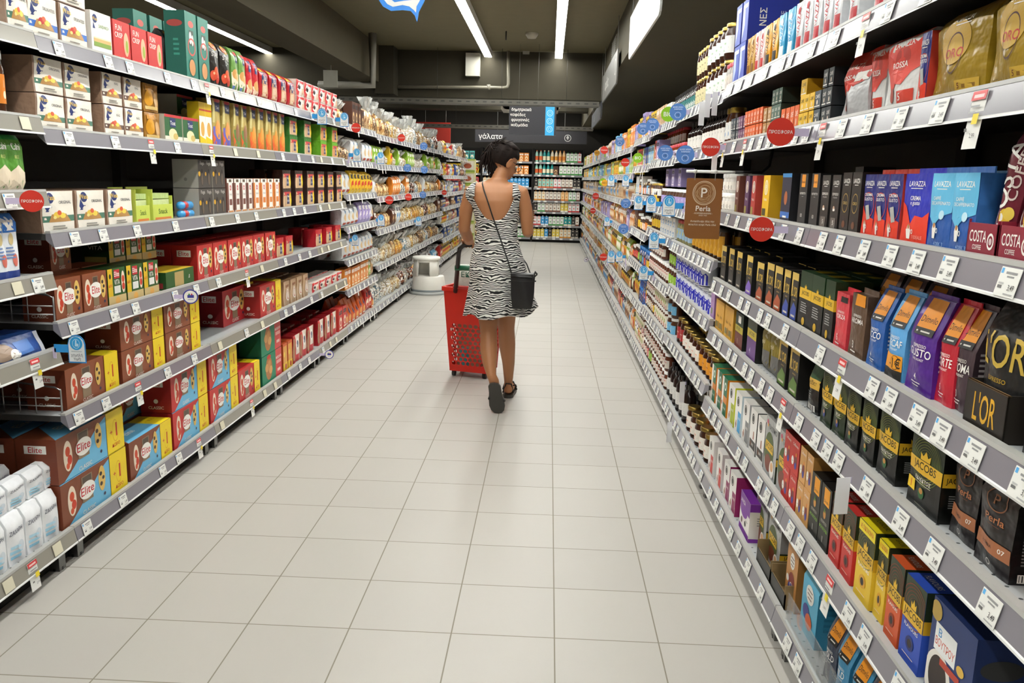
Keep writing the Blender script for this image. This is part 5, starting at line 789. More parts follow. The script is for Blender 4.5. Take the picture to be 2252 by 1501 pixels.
# second shelf
L(2, .76, -60, 125, 'bluebag', 1); L(2, .512, 147, 266, 'bigB', 1); L(2, .512, 60, 250, 'bigB', 1, dx=.17, desc='brown toast box, yellow end, second row'); L(2, .512, 270, 445, 'bigB', 2, tiers=2); L(2, .512, 180, 290, 'bigB', 1, dx=.18, dy=.02, desc='brown toast box, yellow end, tucked behind')
L(2, .512, 490, 562, 'bigR', 1, dx=.1, hs=.85, keep=True); L(2, .512, 565, 628, 'bigR2', 1, hs=1.05, desc='red and yellow toast box, yellow end'); L(2, .512, 628, 682, 'breadb', 4, tiers=1, back=1); L(2, .512, 632, 668, 'breadb', 2, z0=.73, dx=.05, desc='clear bag of sliced toast laid on others', hs=.8)
L(2, .512, 690, 755, 'redwhite', 5, hs=.7, back=1)
# bottom shelf
L(1, .08, -60, 138, 'sugar', 5); L(1, .08, -60, 145, 'sugar', 5, dx=.08, tiers=1, z0=.133, desc='white sugar bag in second row'); L(1, .08, -20, 140, 'sugar', 4, z0=.305, dx=.03, hs=.55, tn='laid on top'); L(1, .08, -10, 150, 'sugar', 4, z0=.305, dx=.13, hs=.6, tn='laid on top behind')
L(1, .08, 137, 285, 'bigBB', 1, tiers=2, back=1); L(1, .08, 287, 382, 'bigBB', 1); L(1, .08, 262, 345, 'bigBB', 1, dx=.17, tiers=2, desc='brown blue toast box, second row'); L(1, .08, 383, 462, 'bigRB', 1, tiers=2); L(1, .08, 464, 527, 'bigRB', 1, tiers=2)
L(1, .08, 527, 575, 'bigR2', 1); L(1, .08, 577, 622, 'mosk', 1, tiers=2); L(1, .08, 624, 645, 'orbox', 2, back=1); L(1, .08, 648, 694, 'redstrip', 3, tiers=1, back=2); L(1, .08, 702, 744, 'redstrip', 3, back=1); L(1, .08, 745, 764, 'gb6', 2, desc='glossy red carton at the end')
# wire dividers at the near end of two shelves
def divider(z, lab):
    b = MB(); X = -1.8; Y = 2.835; zt = z+.055
    b.tube([(X, Y, zt), (X, Y, zt+.09), (X-.02, Y, zt+.1), (X-.35, Y, zt+.135)], .0035, ('#a8a8a6', 'm'), 6)
    for k in range(5): b.tube([(X-.035*(k > 0)-.06*k, Y, zt), (X-.035*(k > 0)-.06*k, Y, zt+.095+.007*k)], .0025, ('#a8a8a6', 'm'), 5)
    for q in (.03, .06): b.tube([(X, Y, zt+q), (X-.35, Y, zt+q)], .0025, ('#a8a8a6', 'm'), 5)
    tag(b.build('wire_divider'), lab, 'shelf divider', 'wire dividers')
divider(.512, 'wire divider at the near end of the second rusk shelf'); divider(.848, 'wire divider at the near end of the third rusk shelf')
# bakery bags beyond the toast packs
def fill(s, lev, z, ya, yb, keys, back=0, step=1.0, hs=(.85, 1.1), maxh=9, tiers=1):
    y = ya
    while y < yb-.05:
        k = rnd.choice(keys); p = P_[k]; n = rnd.choice((1, 2, 2, 3)); w = p['w']*step; n = min(n, max(1, int((yb-y)/w))); h = rnd.uniform(*hs); h = min(h, maxh/p['h'])
        t = tiers if p['h']*h*tiers < maxh else 1
        if k[:5] == 'cello':
            for e in range(n): run(s, lev, z, y+e*w, min(y+e*w+w, yb), k, 1, back=back, hs=h*rnd.uniform(.8, 1), raw=True, flat=True, jit=5, dx=rnd.uniform(0, .035))
        else: run(s, lev, z, y, min(y+n*w, yb), k, n, tiers=t, back=back, hs=h, raw=True, flat=True, jit=2)
        y += n*w+rnd.uniform(0, .015)
CE = ['cello%d' % i for i in range(8)]
def gap(zs, i): return (zs[i+1]-zs[i]-.075) if i+1 < len(zs) else .3
for i, z in enumerate(LC):
    ks = {0: ['orbag', 'orbag', 'gs6'], 1: ['gs1', 'gs7', 'gb5'], 2: ['whitebag'], 3: ['whitebag', 'gs4'], 4: ['whitebag', 'gs0'], 5: ['whitebag', 'cello2'], 6: ['gs7', 'cello2', 'cello0', 'gb8']}[i]
    fill(-1, min(i+1, 7), z, 7.1, 8.33, ks, maxh=gap(LC, i), back=1 if i in (0, 2, 6) else 0)
for i, z in enumerate(LD):
    ks = {0: CE+['gs2'], 1: CE+['gs0', 'gs2', 'whitebag'], 2: CE+['gs3', 'gs8'], 3: CE+['gs5', 'whitebag'], 4: ['cello3', 'cello5', 'gs1', 'gs0', 'gs1'], 5: CE+['cello5']}[i]
    fill(-1, i+1, z, 8.37, 13.58, ks, maxh=gap(LD, i)+.1*(i == 5), step=1.0, hs=(1, 1.45) if i == 5 else (.85, 1.1))
for i, z in enumerate(LE_): fill(-1, i+1, z, 13.62, 17.6, ['gs%d' % k for k in (0, 6, 7, 3, 8, 10)]+['cello3', 'cello0'], maxh=gap(LE_, i))
# ================= coffee side =================
# nearest bays, top shelf
Z = 1.805
Rr(7, Z, 1955, 1842, 's7W', 2, desc='plump white coffee bag by the edge', hs=.9); Rr(7, Z, 1842, 1738, 's7W', 5, back=1); Rr(7, Z, 1738, 1702, 's7C', 2); Rr(7, Z, 1702, 1672, 's7Y', 2); Rr(7, Z, 1672, 1652, 's7R', 2); Rr(7, Z, 1652, 1634, 's7G', 2)
Rr(7, Z, 1634, 1608, 'bluebig', 2, tiers=2, back=1, hs=.97); Rr(7, Z, 1606, 1590, 'pinkj', 3, tiers=1); Rr(7, Z, 1590, 1545, 'honL', 5, tiers=2); Rr(7, Z, 1545, 1524, 'honC', 4, tiers=2, hs=1.15); Rr(7, Z, 1524, 1474, 'smoothb', 16, hs=.95, back=1); Rr(7, Z-.01, 1474, 1462, 'gb3', 3, hs=.7, desc='white box with red cap strip')
Rr(7, Z-.01, 1462, 1441, 'gb7', 6, hs=.75)
# sixth shelf
Z = 1.565
Rr(6, Z, 2262, 2146, 'oro', 1, hs=1.05); Rr(6, Z, 2146, 2025, 'oro', 1, hs=.83); Rr(6, Z, 2025, 2004, 'lavM', 1); Rr(6, Z, 2003, 1926, 'rossa', 1, hs=.95); Rr(6, Z, 1925, 1900, 'rossa', 1, desc='narrow white coffee bag, red top', fit=True, dx=.02); Rr(6, Z, 1900, 1822, 'silver', 1, hs=.95)
Rr(6, Z, 1822, 1800, 'slK', 2, tiers=3); Rr(6, Z, 1800, 1782, 'slS', 1, tiers=2); Rr(6, Z, 1785, 1752, 'slY', 3, tiers=2, back=1); Rr(6, Z, 1772, 1758, 'slY', 1, z0=1.72, dx=.0, tn='topping the stack'); Rr(6, Z, 1752, 1714, 'slO', 4, tiers=1, hs=1.6, desc='upright orange capsule sleeve'); Rr(6, Z, 1712, 1690, 'slG', 3, tiers=3, back=1); Rr(6, Z, 1690, 1674, 'slT', 2, tiers=2)
Rr(6, Z, 1672, 1634, 'slO', 6, tiers=2, hs=1.1); Rr(6, Z, 1634, 1620, 'slP', 3, tiers=2); Rr(6, Z, 1620, 1604, 'slS', 3, tiers=2); Rr(6, Z-.003, 1603, 1588, 'gj3', 2, hs=1.3); Rr(6, Z-.004, 1586, 1538, 'blk', 8, hs=.78); Rr(6, Z-.004, 1534, 1506, 'blk', 4, hs=.7, desc='squat dark bottle with white label')
Rr(6, 1.56, 1502, 1462, 'jam', 11); Rr(6, 1.56, 1500, 1446, 'jam', 12, dx=.08, dy=.08, z0=1.62, hs=1.3, desc='amber jam jar on the raised step', tn='behind'); Rr(6, 1.55, 1444, 1425, 'gb7', 6, hs=.8)
# fifth shelf
Z = 1.272
Rr(5, Z, 2262, 2115, 'costray', 2); Rr(5, Z, 2250, 2150, 'costa', 2, z0=1.3285, dx=.012, hs=1.0, keep=True, lean=.24, dy=.014); Rr(5, Z, 2186, 2128, 'lavX', 1, dx=.14); Rr(5, Z, 2128, 2028, 'lavD', 2); Rr(5, Z, 2028, 1966, 'lavCG', 1); Rr(5, Z, 1965, 1884, 'lavM', 3, fit=True)
Rr(5, Z, 1884, 1838, 'slimG', 2, back=1); Rr(5, Z, 1838, 1796, 'slimK', 2, back=1); Rr(5, Z, 1795, 1747, 'dimK', 2); Rr(5, Z, 1745, 1701, 'blkblu', 1); Rr(5, Z, 1700, 1660, 'perlY', 1); Rr(5, Z, 1660, 1644, 'perlR', 1); Rr(5, Z, 1644, 1632, 'perlP', 1); Rr(5, Z, 1631, 1604, 'perlB', 1)
Rr(5, Z, 1603, 1583, 'cups', 3, tiers=2, back=1); Rr(5, Z-.01, 1580, 1520, 'gj8', 10, tiers=1, hs=.9); Rr(5, 1.25, 1518, 1450, 'gj4', 10, tiers=1, hs=.95); Rr(5, 1.25, 1500, 1460, 'gb4', 3, z0=1.42, hs=.6, dx=.03, tn='on top'); Rr(5, 1.235, 1446, 1395, 'gj3', 14, hs=.85)
Rr(5, Z, 1990, 1860, 'slimK', 4, dx=.12, dy=.0, hs=1.18, desc='black coffee box in the dark second row')
# fourth shelf
Z = .97
Rr(4, Z, 2300, 2222, 'lbG', 1, hs=1.0); Rr(4, Z, 2222, 2122, 'lbO', 1, dx=.012, z0=1.0265, hs=1.0, keep=True); Rr(4, Z, 2205, 2112, 'lortray', 1); Rr(4, Z, 2118, 2072, 'gGrey', 1, dx=.02); Rr(4, Z, 2080, 2036, 'gRed', 1, dx=.01); Rr(4, Z, 2036, 1974, 'gPurple', 1); Rr(4, Z, 1974, 1932, 'gLight', 1, hs=.95); Rr(4, Z, 1930, 1892, 'gBlue', 1, hs=.93); Rr(4, Z, 1890, 1855, 'aroma', 1, hs=1.08); Rr(4, Z, 1853, 1826, 'forza', 1)
Rr(4, Z, 1825, 1804, 'jacT', 1, desc='narrow green coffee box, gold band'); Rr(4, Z, 1803, 1750, 'jacT', 2, back=1); Rr(4, Z, 1748, 1716, 'lorB', 2, back=1); Rr(4, Z, 1714, 1678, 'lorO', 2, back=1); Rr(4, Z, 1676, 1656, 'lorO', 1, hs=.93, desc='shorter capsule box with copper swirl'); Rr(4, Z, 1655, 1632, 'lorP', 1, back=1); Rr(4, Z, 1631, 1579, 'lorK', 3, back=1)
Rr(4, Z, 2040, 1900, 'gGrey', 3, dx=.11, desc='dark coffee bag in the second row')
Rr(4, 1.045, 1581, 1517, 'oil', 8, hs=.95, back=1); Rr(4, 1.045, 1515, 1484, 'gher', 5, back=1); Rr(4, 1.045, 1482, 1450, 'gb3', 6, hs=.45, tiers=2, desc='clear box with red lid'); Rr(4, 1.045, 1448, 1430, 'gj0', 4); Rr(4, 1.045, 1428, 1406, 'blk', 6, hs=.6, desc='slim dark syrup bottle')
# third shelf
Z = .742
Rr(3, Z, 2330, 2230, 'pinkcan', 2, z0=.795); Rr(3, Z, 2215, 2114, 'perlaK', 1, hs=1.05); Rr(3, Z, 2128, 2070, 'perlaK', 1, hs=1.0, dx=.01); Rr(3, Z, 2056, 1982, 'jacB', 1, hs=1.02); Rr(3, Z, 1962, 1914, 'jacE', 1, hs=1.03); Rr(3, Z, 1914, 1848, 'jacE', 2, hs=.98); Rr(3, Z, 1848, 1795, 'jacD', 2, back=1); Rr(3, Z, 1797, 1755, 'jacF', 1, hs=.95)
Rr(3, Z, 1752, 1702, 'lorG', 2, hs=1.05, back=1); Rr(3, Z, 1701, 1664, 'olive', 2, hs=1.02); Rr(3, Z, 1663, 1634, 'brigP', 1); Rr(3, Z, 1632, 1609, 'brig', 1); Rr(3, Z, 1608, 1570, 'goldbox', 2); Rr(3, Z, 1569, 1560, 'violet', 1)
Rr(3, .775, 1560, 1482, 'canis', 9, tiers=1, flat=True); Rr(3, .775, 1540, 1482, 'canis', 8, z0=.935, flat=True, tn='on top'); Rr(3, .775, 1525, 1482, 'canis', 6, z0=1.042-.001, hs=.0+.42, tn='topmost', dx=.05)
Rr(3, .76, 1480, 1466, 'gj1', 3, tiers=2); Rr(3, .745, 1464, 1425, 'choc', 11, tiers=1); Rr(3, .745, 1455, 1425, 'choc', 7, z0=.93, hs=.9, tn='on top'); Rr(3, .745, 1424, 1404, 'chocB', 5)
# second shelf
Z = .414
Rr(2, Z, 2120, 2024, 'navy', 1, hs=1.02); Rr(2, Z, 2016, 1970, 'flB', 1, hs=1.0); Rr(2, Z, 1970, 1936, 'flO', 1); Rr(2, Z, 1936, 1913, 'flY', 1, hs=1.02, dx=.005); Rr(2, Z, 1912, 1868, 'flY', 1, hs=1.05); Rr(2, Z, 1867, 1815, 'flR', 2); Rr(2, Z, 1815, 1773, 'dimC', 2, hs=1.05); Rr(2, Z, 1773, 1747, 'cwT', 2, tiers=2, hs=.98); Rr(2, Z, 1746, 1715, 'cwR', 2, tiers=2, hs=.98)
Rr(2, .42, 1735, 1674, 'tass', 2, hs=1.05); Rr(2, .42, 1674, 1643, 'dgK', 2, tiers=1); Rr(2, .42, 1668, 1636, 'dgK', 2, dx=.08, z0=.56, tn='behind', desc='white capsule box, black panel, raised'); Rr(2, .42, 1643, 1626, 'dgG', 1, dx=.0); Rr(2, .42, 1626, 1611, 'dgC', 1); Rr(2, .42, 1611, 1595, 'dgY', 1); Rr(2, .42, 1595, 1560, 'sbux', 3); Rr(2, .42, 1640, 1600, 'dgG', 3, dx=.08, z0=.56, tn='behind'); Rr(2, .42, 1600, 1575, 'dgY', 2, dx=.08, z0=.56, tn='behind'); Rr(2, .42, 1572, 1550, 'sbuxc', 1, dx=.08, z0=.56)
Rr(2, .47, 1563, 1530, 'honO', 4); Rr(2, .47, 1530, 1496, 'honW', 5, back=1); Rr(2, .47, 1496, 1484, 'honR', 2); Rr(2, .45, 1476, 1462, 'gj2', 2, tiers=2, hs=1.1); Rr(2, .45, 1460, 1436, 'chocR', 7, tiers=2); Rr(2, .45, 1434, 1418, 'choc', 5, tiers=2); Rr(2, .45, 1416, 1404, 'chocB', 4, tiers=2)
# bottom shelf
Z = .085
Rr(1, Z, 1960, 1880, 'gNavy', 2, desc='navy coffee bag low by the edge'); Rr(1, Z, 1882, 1822, 'gSky', 2); Rr(1, Z, 1826, 1798, 'gNavy', 1, hs=.97); Rr(1, Z, 1797, 1748, 'cwBlue', 1, hs=1.02, dx=.02); Rr(1, Z, 1748, 1716, 'cwBear', 1, dx=.02)
Rr(1, Z, 1712, 1654, 'tass', 2, hs=1.03, dx=.036); Rr(1, Z, 1651, 1616, 'lavP', 1, hs=1.0); Rr(1, Z, 1640, 1600, 'lavP', 2, dx=.08, z0=.26, desc='white and purple capsule box, raised'); Rr(1, Z, 1614, 1586, 'dgM', 2); Rr(1, Z, 1586, 1552, 'dgR', 2, desc='white capsule box with scarlet panel'); Rr(1, Z, 1614, 1580, 'dgM', 3, dx=.075, z0=.25, tn='behind'); Rr(1, Z, 1575, 1550, 'dgO', 3, z0=.25, dx=.075, tn='behind')
Rr(1, .08, 1550, 1503, 'honW', 5, hs=1.05, desc='stout jar with big white label'); Rr(1, .08, 1550, 1500, 'bigK', 5, dx=.1, z0=.2, tn='behind'); Rr(1, .08, 1501, 1462, 'bigK', 6, back=1); Rr(1, .08, 1460, 1412, 'choc', 12, tiers=2, hs=.95); Rr(1, .08, 1411, 1394, 'chocR', 8, tiers=2, hs=.95)
# tassimo card trays and the clear front panel at the floor shelf
def tray():
    for i, (pa, pb) in enumerate(((1714, 1684), (1683, 1654))):
        ya, yb = Yat(.70, .137, pa), Yat(.70, .137, pb); b = MB(); c = '#8a7450'; x = .713
        b.box(x, x+.003, ya+.004, yb-.004, .1385, .19, '#2a2a26'); b.box(x+.003, x+.005, ya+.004, yb-.004, .1385, .19, c); b.box(x, x+.13, ya+.004, ya+.007, .1385, .22, c); b.box(x, x+.13, yb-.007, yb-.004, .1385, .22, c); b.box(x, x+.13, ya+.007, yb-.007, .1385, .1405, c)
        tag(b.build('display_tray'), ('near' if i == 0 else 'farther')+' card tray around a silver foil pack on the coffee base', 'display tray')
    ya, yb = 1.3, Yat(.69, .137, 1722); b = MB(); m = M('#c9cfd0', 'g').copy(); m.node_tree.nodes['Principled BSDF'].inputs['Alpha'].default_value = .35
    b.box(.696, .700, ya, yb, .148, .24, m); b.box(.694, .702, ya, yb, .1475, .152, ('#b9bcbc', 'p')); tag(b.build('clear_shelf_front'), 'clear plastic front strip before the blue bags on the base shelf', 'shelf front')
tray()
# beyond the jam: cereals, sweets and snacks
JJ = ['gj%d' % i for i in (0, 1, 2, 5, 6, 8)]; BB = ['gb%d' % i for i in (0, 1, 2, 4, 5, 6, 7, 9, 10)]; SS = ['gs%d' % i for i in (0, 1, 2, 3, 4, 5, 6, 7)]
for i, z in enumerate(RD): fill(1, i+1, z, [5.9, 5.9, 6.1, 6.3, 6.2, 6.2, 6.4][i], 6.43, JJ if i < 5 else BB, maxh=gap(RD, i))
for i, z in enumerate(RE_): fill(1, i+1, z, 6.47, 7.73, {0: SS+['gs0'], 1: ['gs1', 'gs0', 'gj8'], 2: JJ, 3: ['gb8', 'gj0', 'gj5'], 4: JJ+['gb3'], 5: BB, 6: ['gb0', 'gb7', 'gb5', 'gb4']}[i], maxh=gap(RE_, i), step=.95)
for i, z in enumerate(RG): fill(1, i+1, z, 7.77, 19.6, {0: ['gs7', 'gs0', 'gs6', 'gs3'], 1: ['gs5', 'gs0', 'gb7'], 2: ['gs0', 'gs3', 'gs1', 'gs5'], 3: ['gs5', 'gs0', 'gs7', 'gb4'], 4: ['gs7', 'gb7', 'gs3'], 5: ['gb1', 'gb0', 'gs3', 'gs1', 'gb2'], 6: ['gb0', 'gb4', 'gb1', 'gb5', 'gb2', 'gb3', 'gs7']}[i], maxh=gap(RG, i), step=1.06)

flush()
# ================= milk wall across the end =================
Y = 19.72; ZE = [.06, .35, .665, .925, 1.215, 1.515, 1.805]
def endbay(x0, x1, lab, zs=ZE):
    r = obj('milk_shelving_unit', None, None, (x0, Y, 0)); tag(r, lab, 'shelving', 'milk shelving units'); W_ = x1-x0
    q = MB(); q.box(0, W_, .5, .53, 0, 2.15, ('#23211f', 'r')); q.build('back_panel', r); q = MB(); q.box(0, W_, .03, .08, 0, zs[0]+.03, ('#141312', 'r')); q.build('kick_plate', r)
    for x in (0, W_-.02): q = MB(); q.box(x, x+.02, .0, .5, 0, 2.15, ('#2a2826', 'r')); q.build('side_panel', r)
    for z in zs:
        q = MB(); q.box(.02, W_-.02, .006, .5, z+.02, z+.045, ('#3d3b39', 'r'), '#9a9c9d'); sh = q.build('shelf', r); q = MB(); q.box(.02, W_-.02, -.004, .006, z, z+.045, '#8d8d90'); q.build('price_rail', sh)  # board undersides carry the same painted-in shade as the aisle shelves
        for k in range(int(W_/.2)): q = MB(); q.box(-.035, .035, -.0065, -.0045, .004, .04, '#e6e6e2'); t = q.build('price_tag', sh, (.12+k*.2+rnd.uniform(-.04, .04), 0, z))
    return r
endbay(-.45, .72, 'milk shelving unit full of cartons ending at the cereal side'); endbay(-1.65, -.46, 'milk shelving unit partly hidden behind the shopper'); endbay(-2.9, -1.66, 'end shelving unit behind the tower of boxes')
def erow(lev, z, seq, x0, x1, side='milk wall', wf=1.):
    x = x0; i = 0
    for key, n, tiers in seq:
        p = P_[key]
        for k in range(n):
            if x > x1-.04: return
            for t in range(tiers):
                nm = 'milk wall' if x > -.46 else 'wall behind shopper' if x > -1.66 else 'far corner wall'
                item(key, (x+.045, Y+.03, z+.046+t*(p['h']+.001)), rnd.uniform(-.05, .05), nm, lev, '', True)
            x += p['w']*wf
for lev, z, seq in ((7, 1.805, [('mb4', 2, 1), ('mb7', 2, 1), ('mb3', 2, 1), ('mb5', 2, 1), ('mc0', 3, 1), ('mc1', 3, 1)]), (6, 1.515, [('mb4', 2, 1), ('mb7', 3, 1), ('gb8', 1, 1), ('mc0', 9, 1)]), (5, 1.215, [('mc9', 1, 1), ('mc4', 4, 1), ('mc1', 2, 1), ('mc6', 3, 1), ('mc9', 4, 1)]), (4, .925, [('mc3', 3, 1), ('mc6', 4, 1), ('mc5', 2, 1), ('mc0', 2, 1), ('mc6', 2, 1), ('mc9', 2, 1)]), (3, .665, [('mc9', 1, 1), ('mc0', 2, 1), ('mc6', 4, 1), ('mc8', 2, 1), ('mc1', 4, 1), ('mc9', 2, 1)]), (2, .35, [('mc1', 2, 1), ('mc2', 2, 1), ('mc0', 4, 1), ('mc7', 2, 1), ('mc9', 1, 1), ('mc6', 3, 1)]), (1, .06, [('mc8', 3, 1), ('mc2', 1, 1), ('mc9', 1, 1), ('mc8', 2, 1), ('mc3', 3, 1), ('mc9', 4, 1)])):
    erow(lev, z, seq, -.42, .68)
for lev, z, seq in ((7, 1.805, [('gb5', 4, 1), ('gb0', 3, 1), ('gb5', 4, 1)]), (6, 1.515, [('gb3', 6, 1), ('gb5', 5, 1)]), (5, 1.215, [('mc3', 6, 1), ('mc2', 7, 1)]), (4, .925, [('mc9', 12, 1)]), (3, .665, [('mc2', 12, 1)]), (2, .35, [('mc9', 12, 1)]), (1, .06, [('mc0', 12, 1)])):
    erow(lev, z, seq, -1.62, -.5)
for lev, z, seq in ((7, 1.805, [('gb1', 2, 1), ('gj5', 3, 1), ('mb4', 2, 1), ('gs9', 3, 1)]), (6, 1.515, [('gs0', 9, 1)]), (5, 1.215, [('gs6', 9, 1)]), (4, .925, [('gs7', 9, 1)]), (3, .665, [('gs10', 9, 1)]), (2, .35, [('gs0', 9, 1)]), (1, .06, [('gs8', 9, 1)])): erow(lev, z, seq, -2.86, -1.7)
# tower of green and yellow picture boxes at the end of the bakery bays
prod('towr', 'biscuit_box', 'biscuits', 'green-edged white picture box', .3, .26, lambda: box_pkg(.3, .3, .26, '#e0dcb4', [('r', 0, 0, 1, .12, '#8aa83a'), ('r', 0, .88, 1, 1, '#b8c45a'), ('r', .1, .2, .9, .8, '#ece4d4'), ('e', .5, .45, .2, 1.6, '#b05a3a'), ('t', 'Choco', .5, .68, .14, '#a83a2c', .6)], scol='#c8c48a'))
for k in range(7): item('towr', (onY(1028, 400, 17.75).x, 17.75, .001+k*.262), 0, 'tower before milk wall', min(k+1, 7), '', True, desc='green-edged white picture box, tier '+ORD[k])
# ---------------------------------------------------------------- flags, placards and hanging price strips on the shelf edges
def flag(kind, px, py, rp, X=.625, lab='', s=1, turn=0):
    q = onX(px, py, X); k = q.y/F_; r = rp*k; o = {'red': 'offer_flag', 'blue': 'price_flag', 'bio': 'organic_flag', 'thumb': 'thumb_flag', 'loyal': 'loyalty_flag', 'gold': 'price_flag'}[kind]
    root = obj(o, None, None, q); root.rotation_euler = (0, 0, turn); tag(root, lab, 'shelf flag', o.replace('_', ' ')+'s on the shelf edges')
    b = MB(); P = lambda u, v, l: ((u-.5)*2*r, -.0012-l, (v-.5)*2*r)
    if kind == 'thumb':            # rp is half the height
        w = r*.62; h = r; c2 = '#2486cc'
        out = [(-w, -h), (w, -h), (w, h*.35), (w*.85, h*.7), (w*.45, h*.95), (0, h), (-w*.45, h*.95), (-w*.85, h*.7), (-w, h*.35)]
        for sc_, c, y0, y1 in ((1, c2, .001, -.001), (.9, '#e8eaea', .001, -.002)):
            n = len(out); V = [(x*sc_, y, z*sc_) for y in (y0, y1) for x, z in out]; b.add(V, [tuple(range(n)), tuple(range(n, 2*n))]+[(i, (i+1) % n, (i+1) % n+n, i+n) for i in range(n)], c)
        Q = lambda u, v, l: ((u-.5)*2*w, -.0022-l, (v-.5)*2*h)
        b.art(Q, 2*w, 2*h, [('e', .5, .7, .235, .95, '#2a9fdc'), ('ring', .5, .69, .17, .8, '#bfe2f4', .88), ('p', [(.42, .6), (.46, .82), (.54, .82), (.53, .7), (.64, .69), (.62, .59)], '#bfe2f4'), ('r', .2, .4, .8, .43, '#b8c0c4'), ('t', 'χαμηλή', .5, .28, .1, '#5a6268', .66), ('t', 'τιμή', .5, .15, .1, '#5a6268', .4)])
    else:
        C = dict(red='#d2301f', blue='#4f7fc4', bio='#8abf1c', loyal='#3a3a9a', gold='#e8a82a')[kind]
        b.disc((0, 0, 0), r, C, 'y', 28, .002)
        A = {'red': [('t', 'ΠΡΟΣΦΟΡΑ', .5, .5, .12, W, .86, .016)], 'bio': [('t', 'BIO', .5, .5, .3, W, .74, .02)], 'gold': [('t', 'ΝΕΟ', .5, .5, .26, '#5a3a10', .7, .016)],
             'blue': [('t', 'ΚΑΘΕ ΜΕΡΑ', .5, .78, .08, '#dfe8f6', .6), ('t', 'ΧΑΜΗΛΗ', .5, .66, .08, '#dfe8f6', .5), ('r', .3, .56, .7, .58, '#23427e'), ('ring', .5, .32, .17, 1.1, '#dfe8f6', .9), ('t', '10', .5, .33, .14, '#1f2c4e', .3, .02)],
             'loyal': [('e', .5, .5, .42, 1, W), ('r', .3, .42, .72, .62, '#3a3a9a'), ('e', .42, .66, .06, 1, '#4aa04a'), ('e', .58, .66, .06, 1, '#c83a4a'), ('r', .32, .28, .68, .32, '#8a8ab8')]}[kind]
        b.art(P, 2*r, 2*r, A)
    b.build('flag_panel', root)
    b = MB(); t = abs((.682 if s > 0 else 1.772)-abs(X)); a, c = (r*.55, t) if s > 0 else (-t, -r*.55)
    zz = [e for bs, y0, y1, zs in BAYS if bs == s and y0 <= q.y < y1 for e in zs]
    if zz:
        e = min(zz, key=lambda e: abs(e+.03-q.z)); xe = (c if s > 0 else a); z0, z1 = sorted((0, e+.03-q.z))
        if z1-z0 > .02 and z1-z0 < .2: b.box(xe-.006, xe+.006, .0012, .003, z0, z1, '#c8bcd8')
    b.box(min(a, c), max(a, c), .0012, .003, -r*.28, r*.28, '#c8bcd8' if kind != 'thumb' else '#2c94d8'); b.build('clip_arm', root)
RF = [('red', 1717, 290, 29, .60, 'largest red round offer flag before the orange capsule sleeves'), ('red', 1675, 504, 26.5, .60, 'red round offer flag under the yellow coffee box'), ('red', 1563, 323, 19.5, .62, 'red round offer flag by the dark syrup bottles'),
      ('red', 1375, 357, 9, .63, 'small red flag beside the green round flag'), ('red', 1329, 330, 8, .63, 'small red flag on the top cereal shelf edge'), ('red', 1310, 431, 7, .63, 'tiny red flag low beyond the cereals'), ('red', 1327, 565, 8, .63, 'small red flag beside twin thumb flags'), ('red', 1304, 463, 6, .63, 'tiniest red flag near the milk wall'),
      ('blue', 1491, 246, 17.5, .62, 'blue round flag overlapping the green flag, top edge'), ('blue', 1507, 340, 19.5, .62, 'large blue round flag next to the red one'), ('blue', 1463, 336, 16.5, .62, 'blue round flag under the checked jam lids'), ('blue', 1435, 274, 13.5, .63, 'blue round flag below brown boxes on top edge'), ('blue', 1414, 283, 12.5, .625, 'blue round flag, overlapped one on top edge'), ('blue', 1363, 311, 10, .63, 'blue round flag before lilac boxes'), ('blue', 1376, 447, 10.5, .63, 'blue round flag over yellow bags mid-height'), ('blue', 1371, 503, 11, .63, 'blue round flag over the lower snack bags'),
      ('bio', 1470, 251, 15.5, .63, 'green round organic flag on the top shelf edge'), ('bio', 1403, 347, 10.5, .63, 'green round organic flag above the jam'), ('bio', 1326, 400, 8, .63, 'small green organic flag behind orange flag'), ('gold', 1330, 402, 7, .61, 'small orange round flag before the cereals'), ('gold', 1313, 336, 6, .63, 'tiny orange round flag on top edge'),
      ('thumb', 1471, 452, 22.5, .60, 'largest blue thumb flag next to the brown placard'), ('thumb', 1432, 448, 18, .61, 'blue thumb flag in the middle of three'), ('thumb', 1404, 446, 15, .62, 'blue thumb flag, farthest of the three'), ('thumb', 1438, 529, 18, .61, 'blue thumb flag above the brown cocoa jars'), ('thumb', 1415, 600, 16, .61, 'blue thumb flag above the big blue tub'), ('thumb', 1344, 564, 13, .62, 'nearer-the-floor twin thumb flag, first'), ('thumb', 1362, 564, 12, .62, 'nearer-the-floor twin thumb flag, second'), ('thumb', 1376, 397, 12, .62, 'blue thumb flag below the red round flag'), ('thumb', 1344, 397, 12, .62, 'blue thumb flag among yellow cereal bags'), ('thumb', 1335, 487, 10, .62, 'small blue thumb flag on the lower cereal edge'),
      ('loyal', 1289, 571, 4.5, .64, 'tiny white and blue round flag near the floor')]
for k, px, py, r, X, lab in RF: flag(k, px, py, r, X, lab)
